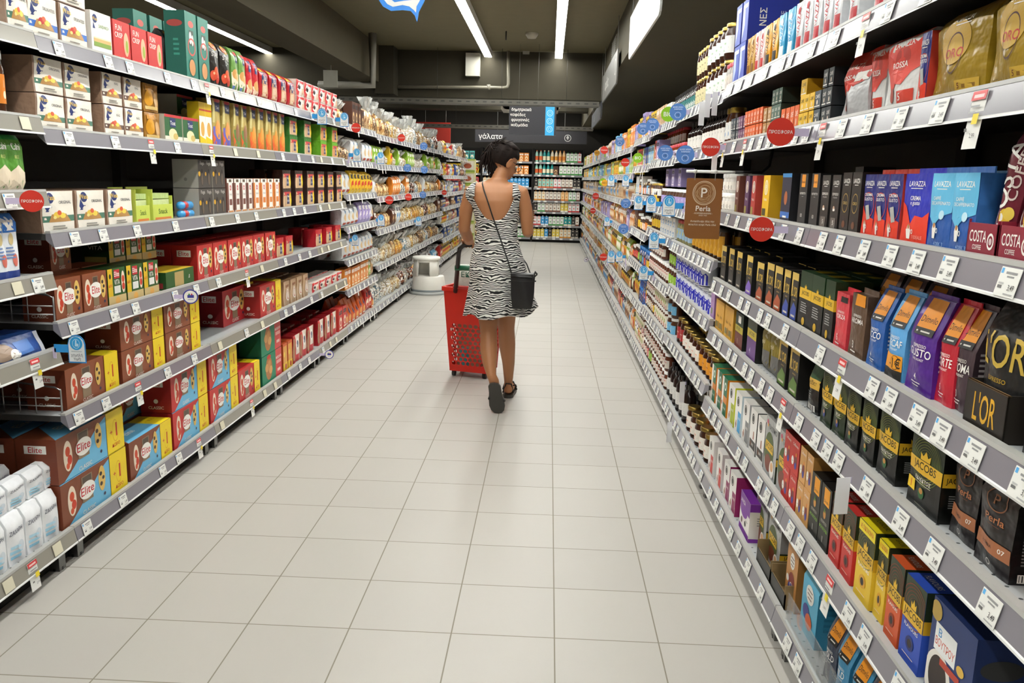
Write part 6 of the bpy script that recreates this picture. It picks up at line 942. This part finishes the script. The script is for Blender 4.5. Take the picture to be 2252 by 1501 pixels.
for k, px, py, r, X, lab, t in [('red', 70, 442, 24, -1.70, 'red round offer flag by the green snack bags', .55), ('red', 783, 281, 10, -1.73, 'red round flag below the first tied bakery bags', 0), ('red', 883, 303, 8, -1.73, 'red round flag on the top bakery shelf edge', 0), ('red', 856, 440, 9, -1.73, 'red round flag on the fourth bakery shelf edge', 0), ('red', 898, 433, 7.5, -1.73, 'second red round flag on the fourth bakery edge', 0), ('red', 977, 423, 5.5, -1.73, 'tiny red round flag far down the bakery side', 0),
      ('blue', 896, 369, 8.5, -1.73, 'blue round flag on the fifth bakery edge', 0), ('blue', 933, 373, 8, -1.73, 'farther blue round flag on the fifth bakery edge', 0), ('blue', 932, 321, 8, -1.73, 'blue round flag on the top bakery edge', 0), ('blue', 930, 428, 7.5, -1.73, 'blue round flag low on the bakery side', 0),
      ('thumb', 708, 256, 17, -1.70, 'blue thumb flag below red and white rusk packs', 0), ('thumb', 757, 263, 15, -1.70, 'blue thumb flag at the start of bakery bags', 0), ('thumb', 785, 341, 14, -1.70, 'blue thumb flag on the fifth edge, nearer one', 0), ('thumb', 837, 347, 12.5, -1.72, 'blue thumb flag on the fifth edge, farther one', 0), ('thumb', 838, 484, 12.5, -1.72, 'blue thumb flag over the lower bakery bags', 0), ('thumb', 920, 486, 10, -1.72, 'farthest blue thumb flag on the bakery side', 0), ('thumb', 781, 528, 12, -1.72, 'blue thumb flag lying over white bags', 0), ('thumb', 169, 767, 33, -1.69, 'big blue thumb flag over the large brown toast box', 0),
      ('loyal', 419, 652, 16.5, -1.70, 'white and blue round flag under the green flat box', .3), ('loyal', 724, 779, 10, -1.70, 'white and blue round flag near the floor', .2)]:
    flag(k, px, py, r, X, lab, -1, t)
# hanging price strips
for px, py, X, lab in [(1572, 228, .655, 'plain white strip hanging from the top edge, first'), (1556, 232, .655, 'plain white strip hanging from the top edge, second'), (1543, 250, .655, 'plain white strip hanging from the top edge, third'), (1571, 356, .655, 'white strip hanging below the red round flag'), (1852, 1090, .655, 'blank white card hanging over the red flavoured boxes'), (1472, 950, .655, 'white strip drooping from the honey base shelf'), (1500, 862, .655, 'white strip at the end of the honey shelf')]:
    q = onX(px, py, X); k = q.y/F_; h = (44 if px > 1800 else 24)*k; w = (17 if px > 1800 else 6)*k; b = MB(); b.box(-w, w, -.0006, .0006, -h, h, '#e9e9ec'); b.box(w*.3, .672-X+w*.2, .0006, .0016, h*.7, h, '#b8b0d0')
    tag(b.build('price_strip', None, q, .2), lab, 'price strip', 'price strips')
# brown placard on its bracket
def placard():
    Y = 3.62; a = onY(1511, 391, Y); c = onY(1581, 526, Y); w, h = c.x-a.x, a.z-c.z; r = obj('coffee_placard', None, None, (a.x, Y, c.z)); tag(r, 'brown hanging placard with white coin emblem and lettering', 'placard'); k = w*.18
    b = MB(); out = [(k, 0), (w-.004, 0), (w, .004), (w, h-.004), (w-.004, h), (.004, h), (0, h-.004), (0, k), (k*.25, k*.35)]; n = len(out)
    b.add([(x, y, z) for y in (0, .002) for x, z in out], [tuple(range(n)), tuple(range(n, 2*n))[::-1]]+[(i, (i+1) % n, (i+1) % n+n, i+n) for i in range(n)], '#8c5a2b')
    A = [('ring', .5, .76, .2, .96, '#d8c0a0', .93), ('ring', .5, .76, .175, .96, '#d8c0a0', .96)]+[('ring', .5+.03*sin(i*2.1), .76+.03*cos(i*1.7), .15-.012*i, 1, '#c09a70', .95) for i in range(8)]+[('t', 'P', .5, .765, .16, '#f6f0e6', .5, .02), ('t', 'Perla', .5, .505, .09, '#f6f0e6', .84, .02), ('t', '- KOFFIEBRANDERS -', .5, .425, .025, '#e8d8c0', .6), ('t', 'SINDS 1920', .5, .39, .02, '#e8d8c0', .3),
        ('t', 'Ανακάλυψε όλη την', .5, .29, .03, '#f0e4d0', .7, .02), ('t', 'ποικιλία καφέ Perla εδώ', .5, .235, .03, '#f0e4d0', .84, .02)]
    b.art(lambda u, v, o: (u*w, -o, v*h), w, h, A); b.build('placard_board', r)
    b = MB(); z = h+.028; b.tube([(-.004, .001, z), (.27, .001, z)], .006, '#e6e6e2', 8); 
    for x in (w*.22, w*.78): b.tube([(x, .001, z), (x, .001, h-.008)], .0018, ('#b0b0b0', 'm'), 5); b.tube([(x-.006, .001, z), (x+.006, .001, z)], .008, '#d8d8d4', 8)
    b.build('hanging_rod', r)
    b = MB(); b.tube([(.2, .001, z), (.31, .001, z+.002), (.34, .001, z+.03), (.345, .001, z+.07), (.35, .001, 1.5945-c.z)], .007, '#1c1b1a', 6); b.build('bracket_arm', r)
placard()

# ---------------------------------------------------------------- the step stool
def stool():
    C = Vector((-1.55, 10.42, 0)); r = obj('step_stool', None, None, C); tag(r, 'white round two-step kick stool on the floor by the bakery bags', 'step stool')
    b = MB(); b.lathe([(.238, .0), (.245, .012), (.238, .03), (.215, .035)], '#9fa2a0', 36); b.build('rubber_ring', r)
    b = MB(); b.lathe([(.214, .03), (.222, .05), (.192, .215), (.186, .225), (.12, .227)], '#dcdad2', 36); b.build('lower_step', r)
    b = MB(); b.lathe([(.218, .036), (.223, .05), (.221, .062)], '#8a9296', 36, cap=False); b.build('dark_band', r)
    D = Vector((-.03, .0, 0))
    def wall(a0, a1, z0, z1, r0, r1, t=.022):
        n = 10; V = []
        for i in range(n+1):
            a = radians(a0+(a1-a0)*i/n)-pi/2
            for rr, z in ((r0, z0), (r1, z1), (r1-t, z1), (r0-t, z0)): V.append((D.x+rr*cos(a), D.y+rr*sin(a), z))
        u.add(V, [(i*4+j, (i+1)*4+j, (i+1)*4+(j+1) % 4, i*4+(j+1) % 4) for i in range(n) for j in range(4)]+[(0, 1, 2, 3), (n*4+3, n*4+2, n*4+1, n*4)], '#dfddd5', True)
    u = MB()
    wall(-115, -32, .225, .425, .176, .156); wall(22, 72, .225, .425, .17, .156); wall(108, 230, .225, .425, .17, .156)
    wall(-32, 22, .395, .425, .157, .156)
    u.build('upper_frame', r)
    b = MB(); b.lathe([(.15, .42), (.172, .428), (.176, .445), (.17, .462), (.12, .468)], '#e6e4dc', 36, D); b.build('top_step', r)
stool()

# ---------------------------------------------------------------- the red pull basket
def trolley():
    base = Vector((-.585, 6.05, 0)); r = obj('basket_trolley', None, None, base, radians(-16)); tag(r, 'red perforated shopping basket on wheels with black pull handle', 'basket trolley')
    RED = '#c4200f'; H0, H1 = .06, .655; wt, wb, dt, db = .185, .145, .15, .12
    b = MB(); t = .006
    def face(p, q, nrm):           # p, q: bottom and top half sizes (x, y); four walls with honeycomb holes
        pass
    walls = [((-1, -1), (1, -1)), ((1, -1), (1, 1)), ((1, 1), (-1, 1)), ((-1, 1), (-1, -1))]
    for (a, c) in walls:
        A0 = Vector((a[0]*wb, a[1]*db, H0)); C0 = Vector((c[0]*wb, c[1]*db, H0)); A1 = Vector((a[0]*wt, a[1]*dt, H1)); C1 = Vector((c[0]*wt, c[1]*dt, H1))
        wdt = (C0-A0).length; n_ = ((C0-A0).cross(A1-A0)).normalized()*t
        P = lambda u, v: (A0.lerp(C0, u)).lerp(A1.lerp(C1, u), v)
        cols = max(4, round(wdt/.042)); cw = 1/(cols+1.); m0 = cw/2; v0, v1 = .05, .62; ch = cw*wdt/(H1-H0)*.866; rows = int((v1-v0)/ch)
        def quad(q, m=RED):
            V = [P(*x) for x in q]; W2 = [v-n_ for v in V]; k = len(V); b.add(V+W2, [tuple(range(k)), tuple(range(k, 2*k))[::-1]]+[(i, (i+1) % k, (i+1) % k+k, i+k) for i in range(k)], m)
        quad([(0, 0), (1, 0), (1, v0), (0, v0)]); quad([(0, v0+rows*ch), (1, v0+rows*ch), (1, 1), (0, 1)])
        for rr in range(rows):
            vb = v0+rr*ch; off = (rr % 2)*cw/2; quad([(0, vb), (m0+off, vb), (m0+off, vb+ch), (0, vb+ch)]); nc = cols-(rr % 2)
            quad([(m0+off+nc*cw, vb), (1, vb), (1, vb+ch), (m0+off+nc*cw, vb+ch)])
            for cc in range(nc):
                x0 = m0+off+cc*cw; cx_, cy_ = x0+cw/2, vb+ch/2; k = 12
                hole = [(cx_+.4*cw*cos(2*pi*i/k+pi/4), cy_+.46*ch*sin(2*pi*i/k+pi/4)) for i in range(k)]
                outl = []
                for i in range(k):
                    a_ = 2*pi*i/k+pi/4; ca, sa = cos(a_), sin(a_); f = 1/max(abs(ca), abs(sa)); outl.append((cx_+ca*f*cw/2, cy_+sa*f*ch/2))
                b.add([P(*x) for x in hole+outl]+[P(*x)-n_ for x in hole+outl], [(i, (i+1) % k, (i+1) % k+k, i+k) for i in range(k)]+[(i+2*k, i+3*k, (i+1) % k+3*k, (i+1) % k+2*k) for i in range(k)]+[(i, i+2*k, (i+1) % k+2*k, (i+1) % k) for i in range(k)], RED)
    b.box(-wb, wb, -db, db, .045, .07, RED); b.build('basket_body', r)
    b = MB()
    for (a, c) in walls: b.bar((a[0]*wt*1.02, a[1]*dt*1.02, H1), (c[0]*wt*1.02, c[1]*dt*1.02, H1), .02, .03, RED)
    b.build('basket_rim', r)
    for x, y in ((-.12, -.09), (.12, -.09), (-.12, .09), (.12, .09)):
        q = MB(); q.box(x-.014, x+.014, y-.012, y+.012, .03, .05, '#2c2c2c'); f = q.build('wheel_fork', r); q = MB(); q.tube([(x-.01, y, .024), (x+.01, y, .024)], .0235, '#232323', 16); q.build('wheel', f)
    inv = Matrix.Rotation(radians(16), 4, 'Z'); g = lambda v: inv @ (Vector(v)-base)
    hb = MB(); T1 = onY(1010, 546, 5.6); T2 = Vector((T1.x+.145, 5.6, T1.z+.004)); B1 = Vector((-.715, 5.93, .64)); B2 = Vector((-.55, 5.93, .64))
    hb.tube([g(B1), g(B1.lerp(T1, .9)), g(T1+Vector((.004, 0, .0))), g(T1+Vector((.03, 0, .022))), g(T2+Vector((-.03, 0, .022))), g(T2), g(B2.lerp(T2, .9)), g(B2)], [.017, .0155, .015, .0145, .0145, .015, .0155, .017], '#201f1f', 10); hb.build('pull_handle', r)
    gb = MB(); M1, M2 = B1.lerp(T1, .56), B2.lerp(T2, .56); gb.tube([g(M1+Vector((-.018, 0, 0))), g(M2+Vector((.018, 0, 0)))], .019, '#155a3c', 10); gb.build('green_crossbar', r)
    rb = MB(); rb.bar(g((-.73, 5.915, .672)), g((-.54, 5.915, .668)), .05, .02, '#a8201c'); rb.build('handle_catch', r)
    # shopping in it
    b = MB(); s = soft_pkg(.17, .08, .2, '#c9cfc4', [('t', 'ΕΚΟ', .5, .66, .2, '#2a5a48', .7, .02), ('e', .2, .2, .05, 1, '#6a9a3a'), ('e', .32, .12, .05, 1.2, '#7aa83a')], pillow, seed=4)
    tag(s.build('produce_bag', None, (-.63, 6.0, .625), 0), 'pale carrier bag with green letters standing in the red basket', 'bag')
    b = MB(); b.box(-.09, .09, -.07, .07, 0, .54, '#a8927a'); tag(b.build('grocery_carton', None, (-.6, 6.07, .072), radians(-16)), 'beige carton seen through the holes of the red basket', 'grocery')
    b = MB(); b.lathe([(.033, 0), (.033, .12), (.026, .14)], '#4ab0b8', 14); tag(b.build('drink_can', None, (-.65, 6.0, .072)), 'turquoise can seen through the basket holes', 'grocery')
trolley()

# ---------------------------------------------------------------- the shopper
def ellrings(b, secs, m, n=28, cap=True, smooth=True):
    V = []
    for z, cx, cy, rx, ry in secs: V += [(cx+rx*cos(2*pi*j/n), cy+ry*sin(2*pi*j/n), z) for j in range(n)]
    F = [(i*n+j, i*n+(j+1) % n, (i+1)*n+(j+1) % n, (i+1)*n+j) for i in range(len(secs)-1) for j in range(n)]
    if cap: F += [tuple(range(n))[::-1], tuple(range((len(secs)-1)*n, len(secs)*n))]
    b.add(V, F, m, smooth)
def ellipsoid(b, c, r, m, M4=None, n=20, k=12):
    V = []; F = []
    for i in range(k+1):
        p = pi*i/k
        for j in range(n):
            v = Vector((r[0]*sin(p)*cos(2*pi*j/n)+c[0], r[1]*sin(p)*sin(2*pi*j/n)+c[1], r[2]*cos(p)+c[2])); V.append(M4 @ v if M4 else v)
    for i in range(k):
        for j in range(n): F.append((i*n+j, (i+1)*n+j, (i+1)*n+(j+1) % n, i*n+(j+1) % n))
    b.add(V, F, m, True)
SH = Vector((-.392, 5.2, 0))
TOR = [(.80, -.383, 5.21, .15, .11), (.88, -.383, 5.205, .16, .12), (.95, -.382, 5.2, .152, .112), (1.03, -.38, 5.2, .132, .095), (1.10, -.378, 5.2, .12, .086), (1.16, -.38, 5.2, .122, .088), (1.24, -.385, 5.2, .136, .095), (1.31, -.392, 5.195, .154, .092), (1.36, -.396, 5.195, .163, .078), (1.395, -.396, 5.198, .143, .062), (1.42, -.39, 5.205, .08, .052), (1.445, -.38, 5.212, .052, .05)]
def sec(z):
    for a, c in zip(TOR, TOR[1:]):
        if a[0] <= z <= c[0]: t = (z-a[0])/(c[0]-a[0]); return [a[i]+(c[i]-a[i])*t for i in range(1, 5)]
    return list((TOR[0] if z < TOR[0][0] else TOR[-1])[1:])
def shopper():
    root = obj('person', None, None, (-.35, 5.2, 0)); tag(root, 'woman in a zebra-print sundress walking away, head turned aside, pushing the red basket', 'person')
    SK = ramp_mat('skin_tone', 5, [(0, '#9c6640'), (1, '#b27c54')], .5, 'NOISE')
    SK.node_tree.nodes['Principled BSDF'].inputs['Subsurface Weight'].default_value = .05; SK.node_tree.nodes['Principled BSDF'].inputs['Subsurface Radius'].default_value = (.02, .008, .004)
    b = MB(); ellrings(b, TOR, SK)
    def limb(pts, rs, n=14):
        P = []; R = []
        for i in range(len(pts)-1):
            for t in (0, .33, .66): P.append(Vector(pts[i]).lerp(Vector(pts[i+1]), t)); R.append(rs[i]+(rs[i+1]-rs[i])*t)
        P.append(Vector(pts[-1])); R.append(rs[-1]); b.tube(P, R, SK, n)
        ellipsoid(b, P[0], (R[0],)*3, SK, n=12, k=8); ellipsoid(b, P[-1], (R[-1],)*3, SK, n=12, k=8)
    # legs
    limb([(-.435, 5.2, .86), (-.428, 5.2, .66), (-.418, 5.185, .49), (-.412, 5.135, .39), (-.40, 5.085, .30), (-.385, 5.045, .235)], [.088, .074, .054, .056, .044, .029])
    limb([(-.322, 5.21, .86), (-.318, 5.26, .66), (-.313, 5.32, .49), (-.308, 5.365, .38), (-.297, 5.41, .24), (-.296, 5.45, .10)], [.088, .074, .054, .056, .042, .029])
    # feet: rear one on its toes, front one flat
    limb([(-.385, 5.045, .235), (-.370, 5.048, .205), (-.358, 5.062, .12), (-.345, 5.085, .05), (-.342, 5.12, .028)], [.029, .032, .033, .031, .02])
    limb([(-.296, 5.45, .10), (-.296, 5.43, .052), (-.292, 5.5, .05), (-.288, 5.58, .04), (-.286, 5.63, .03)], [.029, .03, .034, .034, .02])
    # arms
    limb([(-.475, 5.198, 1.375), (-.535, 5.198, 1.355), (-.575, 5.21, 1.25), (-.588, 5.235, 1.13), (-.575, 5.33, 1.075), (-.572, 5.46, 1.035)], [.05, .053, .043, .036, .036, .024])
    limb([(-.305, 5.198, 1.375), (-.238, 5.198, 1.355), (-.203, 5.2, 1.25), (-.188, 5.205, 1.125), (-.19, 5.30, 1.12), (-.195, 5.41, 1.16)], [.05, .053, .043, .037, .037, .024])
    # the hand over the handle
    T = onY(1010, 546, 5.6); hx, hy, hz = T.x+.058, 5.6, T.z+.022
    limb([(-.572, 5.46, 1.035), (hx+.004, hy-.055, hz+.032), (hx, hy-.02, hz+.03)], [.024, .026, .024])
    for i in range(4):
        x = hx-.036+.023*i; L_ = (.88, 1, .97, .8)[i]
        limb([(x, hy-.025, hz+.034), (x+.001, hy+.012*L_, hz+.03), (x+.001, hy+.026*L_, hz+.008), (x+.001, hy+.018*L_, hz-.014*L_)], [.0105, .0092, .0085, .0075], 8)
    limb([(hx+.03, hy-.045, hz+.024), (hx+.045, hy-.022, hz+.004), (hx+.03, hy-.012, hz-.014)], [.012, .0098, .008], 8)
    # the hand with the phone
    limb([(-.195, 5.41, 1.16), (-.195, 5.44, 1.185), (-.193, 5.46, 1.205)], [.024, .028, .026])
    for i in range(4):
        z = 1.175+.021*i; limb([(-.19, 5.462, z), (-.168, 5.478, z+.002), (-.158, 5.466, z+.004)], [.0098, .0085, .0075], 8)
    limb([(-.205, 5.45, 1.215), (-.196, 5.44, 1.245), (-.182, 5.438, 1.262)], [.0115, .0098, .008], 8)
    # neck and head
    b.tube([(-.386, 5.205, 1.39), (-.375, 5.215, 1.44), (-.355, 5.235, 1.50)], [.056, .047, .048], SK, 16)
    HM = Matrix.Translation((-.345, 5.245, 1.543)) @ Matrix.Rotation(radians(-52), 4, 'Z') @ Matrix.Rotation(radians(-24), 4, 'X')
    ellipsoid(b, (0, -.012, .03), (.07, .088, .083), SK, HM); ellipsoid(b, (0, .03, -.035), (.052, .055, .062), SK, HM); ellipsoid(b, (0, .052, -.068), (.03, .028, .024), SK, HM)
    ellipsoid(b, (0, .09, -.018), (.01, .018, .012), SK, HM, 10, 8); b.tube([HM @ Vector(v) for v in ((0, .075, .02), (0, .088, 0), (0, .098, -.018))], [.006, .007, .009], SK, 8)
    for s in (-1, 1): b.tube([HM @ Vector((s*(.07+.008*sin(t)), -.005+.016*cos(t), -.01+.028*sin(t))) for t in [k*pi/5 for k in range(11)]], .006, SK, 8); ellipsoid(b, (s*.068, -.002, -.01), (.006, .012, .022), SK, HM, 10, 8)
    for v in (1, -1): ellipsoid(b, (0, .082, -.05+.005*v), (.02, .008, .005), SK, HM, 10, 6)
    body = b.build('body', root); body.location = -root.location
    rm = body.modifiers.new('union', 'REMESH'); rm.mode = 'VOXEL'; rm.voxel_size = .005; rm.use_smooth_shade = True
    sm = body.modifiers.new('soft', 'SMOOTH'); sm.factor = .6; sm.iterations = 6
    off = -root.location
    q = MB()
    for s in (-1, 1):
        ellipsoid(q, (s*.03, .076, .005), (.012, .008, .008), '#efece6', HM, 12, 8); ellipsoid(q, (s*.03, .0815, .005), (.0055, .004, .0055), '#2a1c14', HM, 10, 6)
        q.bar(HM @ Vector((s*.018, .083, .022)), HM @ Vector((s*.045, .072, .022)), .004, .004, '#1c1512')
    q.bar(HM @ Vector((-.018, .089, -.05)), HM @ Vector((.018, .089, -.05)), .004, .005, '#9a4a40')
    q.build('eyes_and_lips', root, off)
    # glasses
    q = MB()
    for s in (-1, 1): q.tube([HM @ Vector((s*.033+.026*cos(t), .094, .002+.022*sin(t))) for t in [k*2*pi/16 for k in range(16)]], .0022, '#151414', 6, closed=True); q.tube([HM @ Vector((s*.058, .094, .006)), HM @ Vector((s*.073, .06, .008)), HM @ Vector((s*.074, -.01, .006))], .002, '#151414', 6)
    q.tube([HM @ Vector((-.008, .097, .006)), HM @ Vector((.008, .097, .006))], .002, '#151414', 6); q.build('glasses', root, off)
    # hair: a cap drawn back to a tie and loose locks below it
    HR = ramp_mat('dark_hair', 60, [(0, '#0c0807'), (.6, '#1e1410'), (1, '#33221a')], .75, 'NOISE', (1, 1, .2)); h = MB(); hr = random.Random(5)
    HR.node_tree.nodes['Principled BSDF'].inputs['Specular IOR Level'].default_value = .2
    V = []; F = []; n, k = 64, 24; C = Vector((0, -.016, .038))
    for i in range(k+1):
        p = pi*.80*i/k
        for j in range(n):
            a = 2*pi*j/n; d = Vector((sin(p)*cos(a), sin(p)*sin(a), cos(p))); q_ = 1+.02*sin(13*a+3*p)+.018*sin(31*a+2*p)+.01*sin(53*a)
            front = max(0, d.y); v = C+Vector((d.x*.081*q_, d.y*.097*q_, d.z*.092*q_)); 
            if p > 1.35 and d.y > .0: v = C+(v-C)*(1-.2*min(1, (p-1.35)*3)*min(1, front*3))
            V.append(HM @ v)
    for i in range(k):
        for j in range(n): F.append((i*n+j, (i+1)*n+j, (i+1)*n+(j+1) % n, i*n+(j+1) % n))
    h.add(V, F, HR, True)
    tie = HM @ Vector((-.03, -.088, .068))
    for i in range(46):             # strands combed to the tie
        a = 2*pi*i/46; d = Vector((.079*cos(a), .02+.088*sin(a)*.6, .085*abs(sin(a))*.6+.05)); s0 = HM @ (C+Vector((.083*cos(a)*.95, .07*sin(a)+.01, .075*(.4+.6*abs(sin(a*.5+.4))))))
        mid = (s0+tie)/2; out = (mid-(HM @ C)).normalized(); rad = .086; mid = (HM @ C)+out*rad; h.tube([s0, s0.lerp(mid, .5)+((s0.lerp(mid, .5)-(HM @ C)).normalized()*.003), mid, tie], [.002, .005, .006, .004], HR, 6)
    for i in range(300):
        ex = hr.gauss(.012, .036); e = Vector((tie.x+ex, tie.y+hr.uniform(-.03, .035), 1.395+abs(ex-.012)*1.1+hr.uniform(0, .05))); s1 = tie+Vector((hr.uniform(-.022, .022), hr.uniform(-.02, .012), hr.uniform(-.02, .022)))
        m1 = s1.lerp(e, .3)+Vector((hr.uniform(-.025, .028), hr.uniform(-.03, -.01), .018)); m2 = s1.lerp(e, .68)+Vector((hr.uniform(-.02, .02), hr.uniform(-.02, .005), .006)); h.tube([tie, s1, m1, m2, e], [.004, .0048, .0048, .0032, .0006], HR, 4)
    for i in range(14):
        e = tie+Vector((hr.uniform(-.115, -.05), hr.uniform(-.04, .02), hr.uniform(-.20, -.13))); h.tube([tie, tie.lerp(e, .5)+Vector((-.015, -.015, .02)), e], [.004, .004, .0008], HR, 5)
    for i in range(60):
        a = hr.uniform(-.2, pi+.2); s0 = HM @ (C+Vector((.085*cos(a), -.03-.07*abs(sin(a)), hr.uniform(-.02, .085)))); e = tie+Vector((hr.uniform(-.02, .02), hr.uniform(-.02, 0), hr.uniform(-.05, .02))); m1 = s0.lerp(e, .5); m1 = m1+(m1-(HM @ C)).normalized()*.008; h.tube([s0, m1, e], [.001, .004, .004], HR, 4)
    h.build('hair', root, off)
    # dress
    zm = bpy.data.materials.new('zebra_cloth'); zm.use_nodes = True; nn = zm.node_tree.nodes; ll = zm.node_tree.links; bs = nn['Principled BSDF']; bs.inputs['Roughness'].default_value = .85
    tc = nn.new('ShaderNodeTexCoord'); mp = nn.new('ShaderNodeMapping'); mp.inputs['Scale'].default_value = (.75, .75, 1.25); ll.new(tc.outputs['Object'], mp.inputs['Vector'])
    wv = nn.new('ShaderNodeTexWave'); wv.bands_direction = 'Z'; wv.inputs['Scale'].default_value = 19; wv.inputs['Distortion'].default_value = 15; wv.inputs['Detail'].default_value = 2; wv.inputs['Detail Scale'].default_value = .8; wv.inputs['Detail Roughness'].default_value = .45; ll.new(mp.outputs[0], wv.inputs['Vector'])
    rp = nn.new('ShaderNodeValToRGB'); rp.color_ramp.elements[0].position = .47; rp.color_ramp.elements[0].color = lin('#141416')+[1]; rp.color_ramp.elements[1].position = .53; rp.color_ramp.elements[1].color = lin('#dedcd6')+[1]
    ll.new(wv.outputs['Fac'], rp.inputs[0]); ll.new(rp.outputs[0], bs.inputs['Base Color'])
    d = MB(); n, k = 144, 46; V = []; zh = .6
    for j in range(n):
        a = 2*pi*j/n-pi/2; t = abs(((2*pi*j/n+pi) % (2*pi))-pi)*180/pi   # t: angle from the middle of the back
        if cos(a) < 0: t = max(0, t-9)
        if t < 52: zt = 1.195+.185*(t/52)**2.6
        elif t < 66: zt = 1.385
        elif t < 84: zt = 1.385-.10*((t-66)/18)**.6
        elif t < 116: zt = 1.285
        elif t < 130: zt = 1.285+.07*(t-116)/14
        else: zt = 1.355-.09*min(1, (t-130)/25)
        for i in range(k+1):
            f = i/k; z0 = zh+.012*sin(5*a+1)+.045*max(0, cos(a-.15))**3; z = z0+(zt-z0)*f
            cx, cy, rx, ry = sec(max(z, .9)); rx += .007; ry += .008
            if z < 1.10:
                s = (1.10-z)/.5; cx, cy = -.379-.006*s, 5.2+.005*s; fold = 1+.06*s*sin(9*a+1.3)+.03*s*sin(15*a); rx = (.124+.066*s**1.1)*fold; ry = (.093+.086*s)*fold
                rx += .0; rb = sec(max(z, .8)); rx = max(rx, rb[2]+.008); ry = max(ry, rb[3]+.008); xx = cx+rx*cos(a)+.10*s**1.6*max(0, cos(a-.1))**3; V.append((xx, cy+ry*sin(a), z)); continue
            V.append((cx+rx*cos(a), cy+ry*sin(a), z))
    m_ = k+1; d.add(V, [(j*m_+i, ((j+1) % n)*m_+i, ((j+1) % n)*m_+i+1, j*m_+i+1) for j in range(n) for i in range(k)], zm, True)
    for x, s in ((-.533, -1), (-.268, 1)):
        P = [(x, 5.118, 1.335), (x, 5.122, 1.36), (x, 5.13, 1.38), (x, 5.145, 1.395), (x-.003*s, 5.17, 1.408), (x-.005*s, 5.2, 1.414), (x, 5.235, 1.405), (x-.004*s, 5.262, 1.36), (x-.01*s, 5.275, 1.31)]
        V = []; 
        for p in P: V += [(p[0]-.017, p[1], p[2]-.004*(s < 0)), (p[0]+.017, p[1], p[2]-.004*(s > 0))]
        d.add(V, [(2*i, 2*i+1, 2*i+3, 2*i+2) for i in range(len(P)-1)], zm, True)
    dr = d.build('dress', root, off); sw = dr.modifiers.new('over_body', 'SHRINKWRAP'); sw.target = body; sw.wrap_method = 'NEAREST_SURFACEPOINT'; sw.wrap_mode = 'OUTSIDE'; sw.offset = .006; so = dr.modifiers.new('cloth', 'SOLIDIFY'); so.thickness = .003
    # shoes
    def sole(heel, toe, side, nrm, w, m, name):
        q = MB(); heel, toe, side, nrm = map(Vector, (heel, toe, side, nrm)); side.normalize(); nrm.normalize(); pts = []
        prof = [(0, .0), (.02, .5), (.1, .78), (.3, .8), (.55, .95), (.75, 1), (.9, .82), (.98, .45), (1, 0)]
        L = [heel.lerp(toe, t)+side*w/2*f for t, f in prof]+[heel.lerp(toe, t)-side*w/2*f for t, f in prof[::-1][1:-1]]; n = len(L)
        q.add(L+[p+nrm*.022 for p in L], [tuple(range(n)), tuple(range(n, 2*n))[::-1]]+[(i, (i+1) % n, (i+1) % n+n, i+n) for i in range(n)], m); return q
    q = sole((-.366, 4.995, .20), (-.338, 5.022, .002), (1, .05, 0), (0, 1, .1), .098, '#3a3833', 'rear'); q.tube([(-.395, 5.0, .1), (-.39, 5.05, .11), (-.355, 5.085, .1), (-.31, 5.05, .09), (-.30, 5.0, .09)], .008, '#161616', 6)
    q.build('sandal', root, off)
    q = sole((-.297, 5.395, 0.0), (-.285, 5.655, 0.0), (1, .05, 0), (0, 0, 1), .09, '#3a3833', 'front'); q.tube([(-.335, 5.56, .02), (-.32, 5.56, .075), (-.27, 5.56, .075), (-.245, 5.56, .02)], .009, '#161616', 6); q.tube([(-.332, 5.44, .03), (-.31, 5.41, .1), (-.275, 5.415, .095), (-.262, 5.45, .03)], .005, '#161616', 6)
    q.tube([(-.262, 5.42, .085), (-.245, 5.4, .095), (-.24, 5.4, .08)], .005, '#161616', 6); q.build('sandal', root, off)
    # phone and bag are things of their own
    q = MB(); q.box(-.172, -.163, 5.43, 5.5, 1.165, 1.30, '#141416'); q.box(-.1735, -.172, 5.435, 5.495, 1.17, 1.295, '#23262c'); tag(q.build('mobile_phone'), 'dark mobile phone held in the hand of the shopper', 'phone')
    r = obj('shoulder_bag', None, None, (-.205, 5.03, .65)); tag(r, 'black leather bucket bag hanging at the hip on a thin strap', 'bag')
    s = soft_pkg(.15, .085, .215, '#161516', [('r', .0, .8, 1, .82, '#2c2a2b')], lambda v: (.72+.28*min(1, 2.2*v)**.6-.06*sin(3*v), .02+.2*(1-v)**6, .02+.2*(1-v)**6), bulge=.02, fin='p', seed=6, nv=16, wob=.003); s.build('bag_body', r, (0, -.05, .02))
    q = MB(); q.tube([(-.07, -.045, .215), (0, -.075, .22), (.065, -.045, .215), (.085, -.05, .235), (.07, -.05, .245), (.06, -.055, .2), (.08, -.06, .195)], .005, '#0e0e0e', 6); q.tube([(.06, -.05, .215), (.075, -.03, .25), (.085, -.03, .235)], .006, '#0e0e0e', 6); q.build('drawstring', r)
    q = MB(); g = Vector((-.205, 5.03, .65)); pts = [(-.272, 5.03, .87), (-.30, 5.075, .95), (-.338, 5.086, 1.05), (-.372, 5.092, 1.14), (-.402, 5.088, 1.22), (-.43, 5.09, 1.30), (-.458, 5.122, 1.37), (-.472, 5.155, 1.41), (-.475, 5.2, 1.425), (-.468, 5.25, 1.39), (-.44, 5.30, 1.3), (-.36, 5.31, 1.15), (-.27, 5.30, 1.02), (-.19, 5.24, .92), (-.16, 5.1, .87)]
    q.tube([Vector(p)-g for p in pts], .0042, '#121212', 6); q.build('bag_strap', r)
shopper()
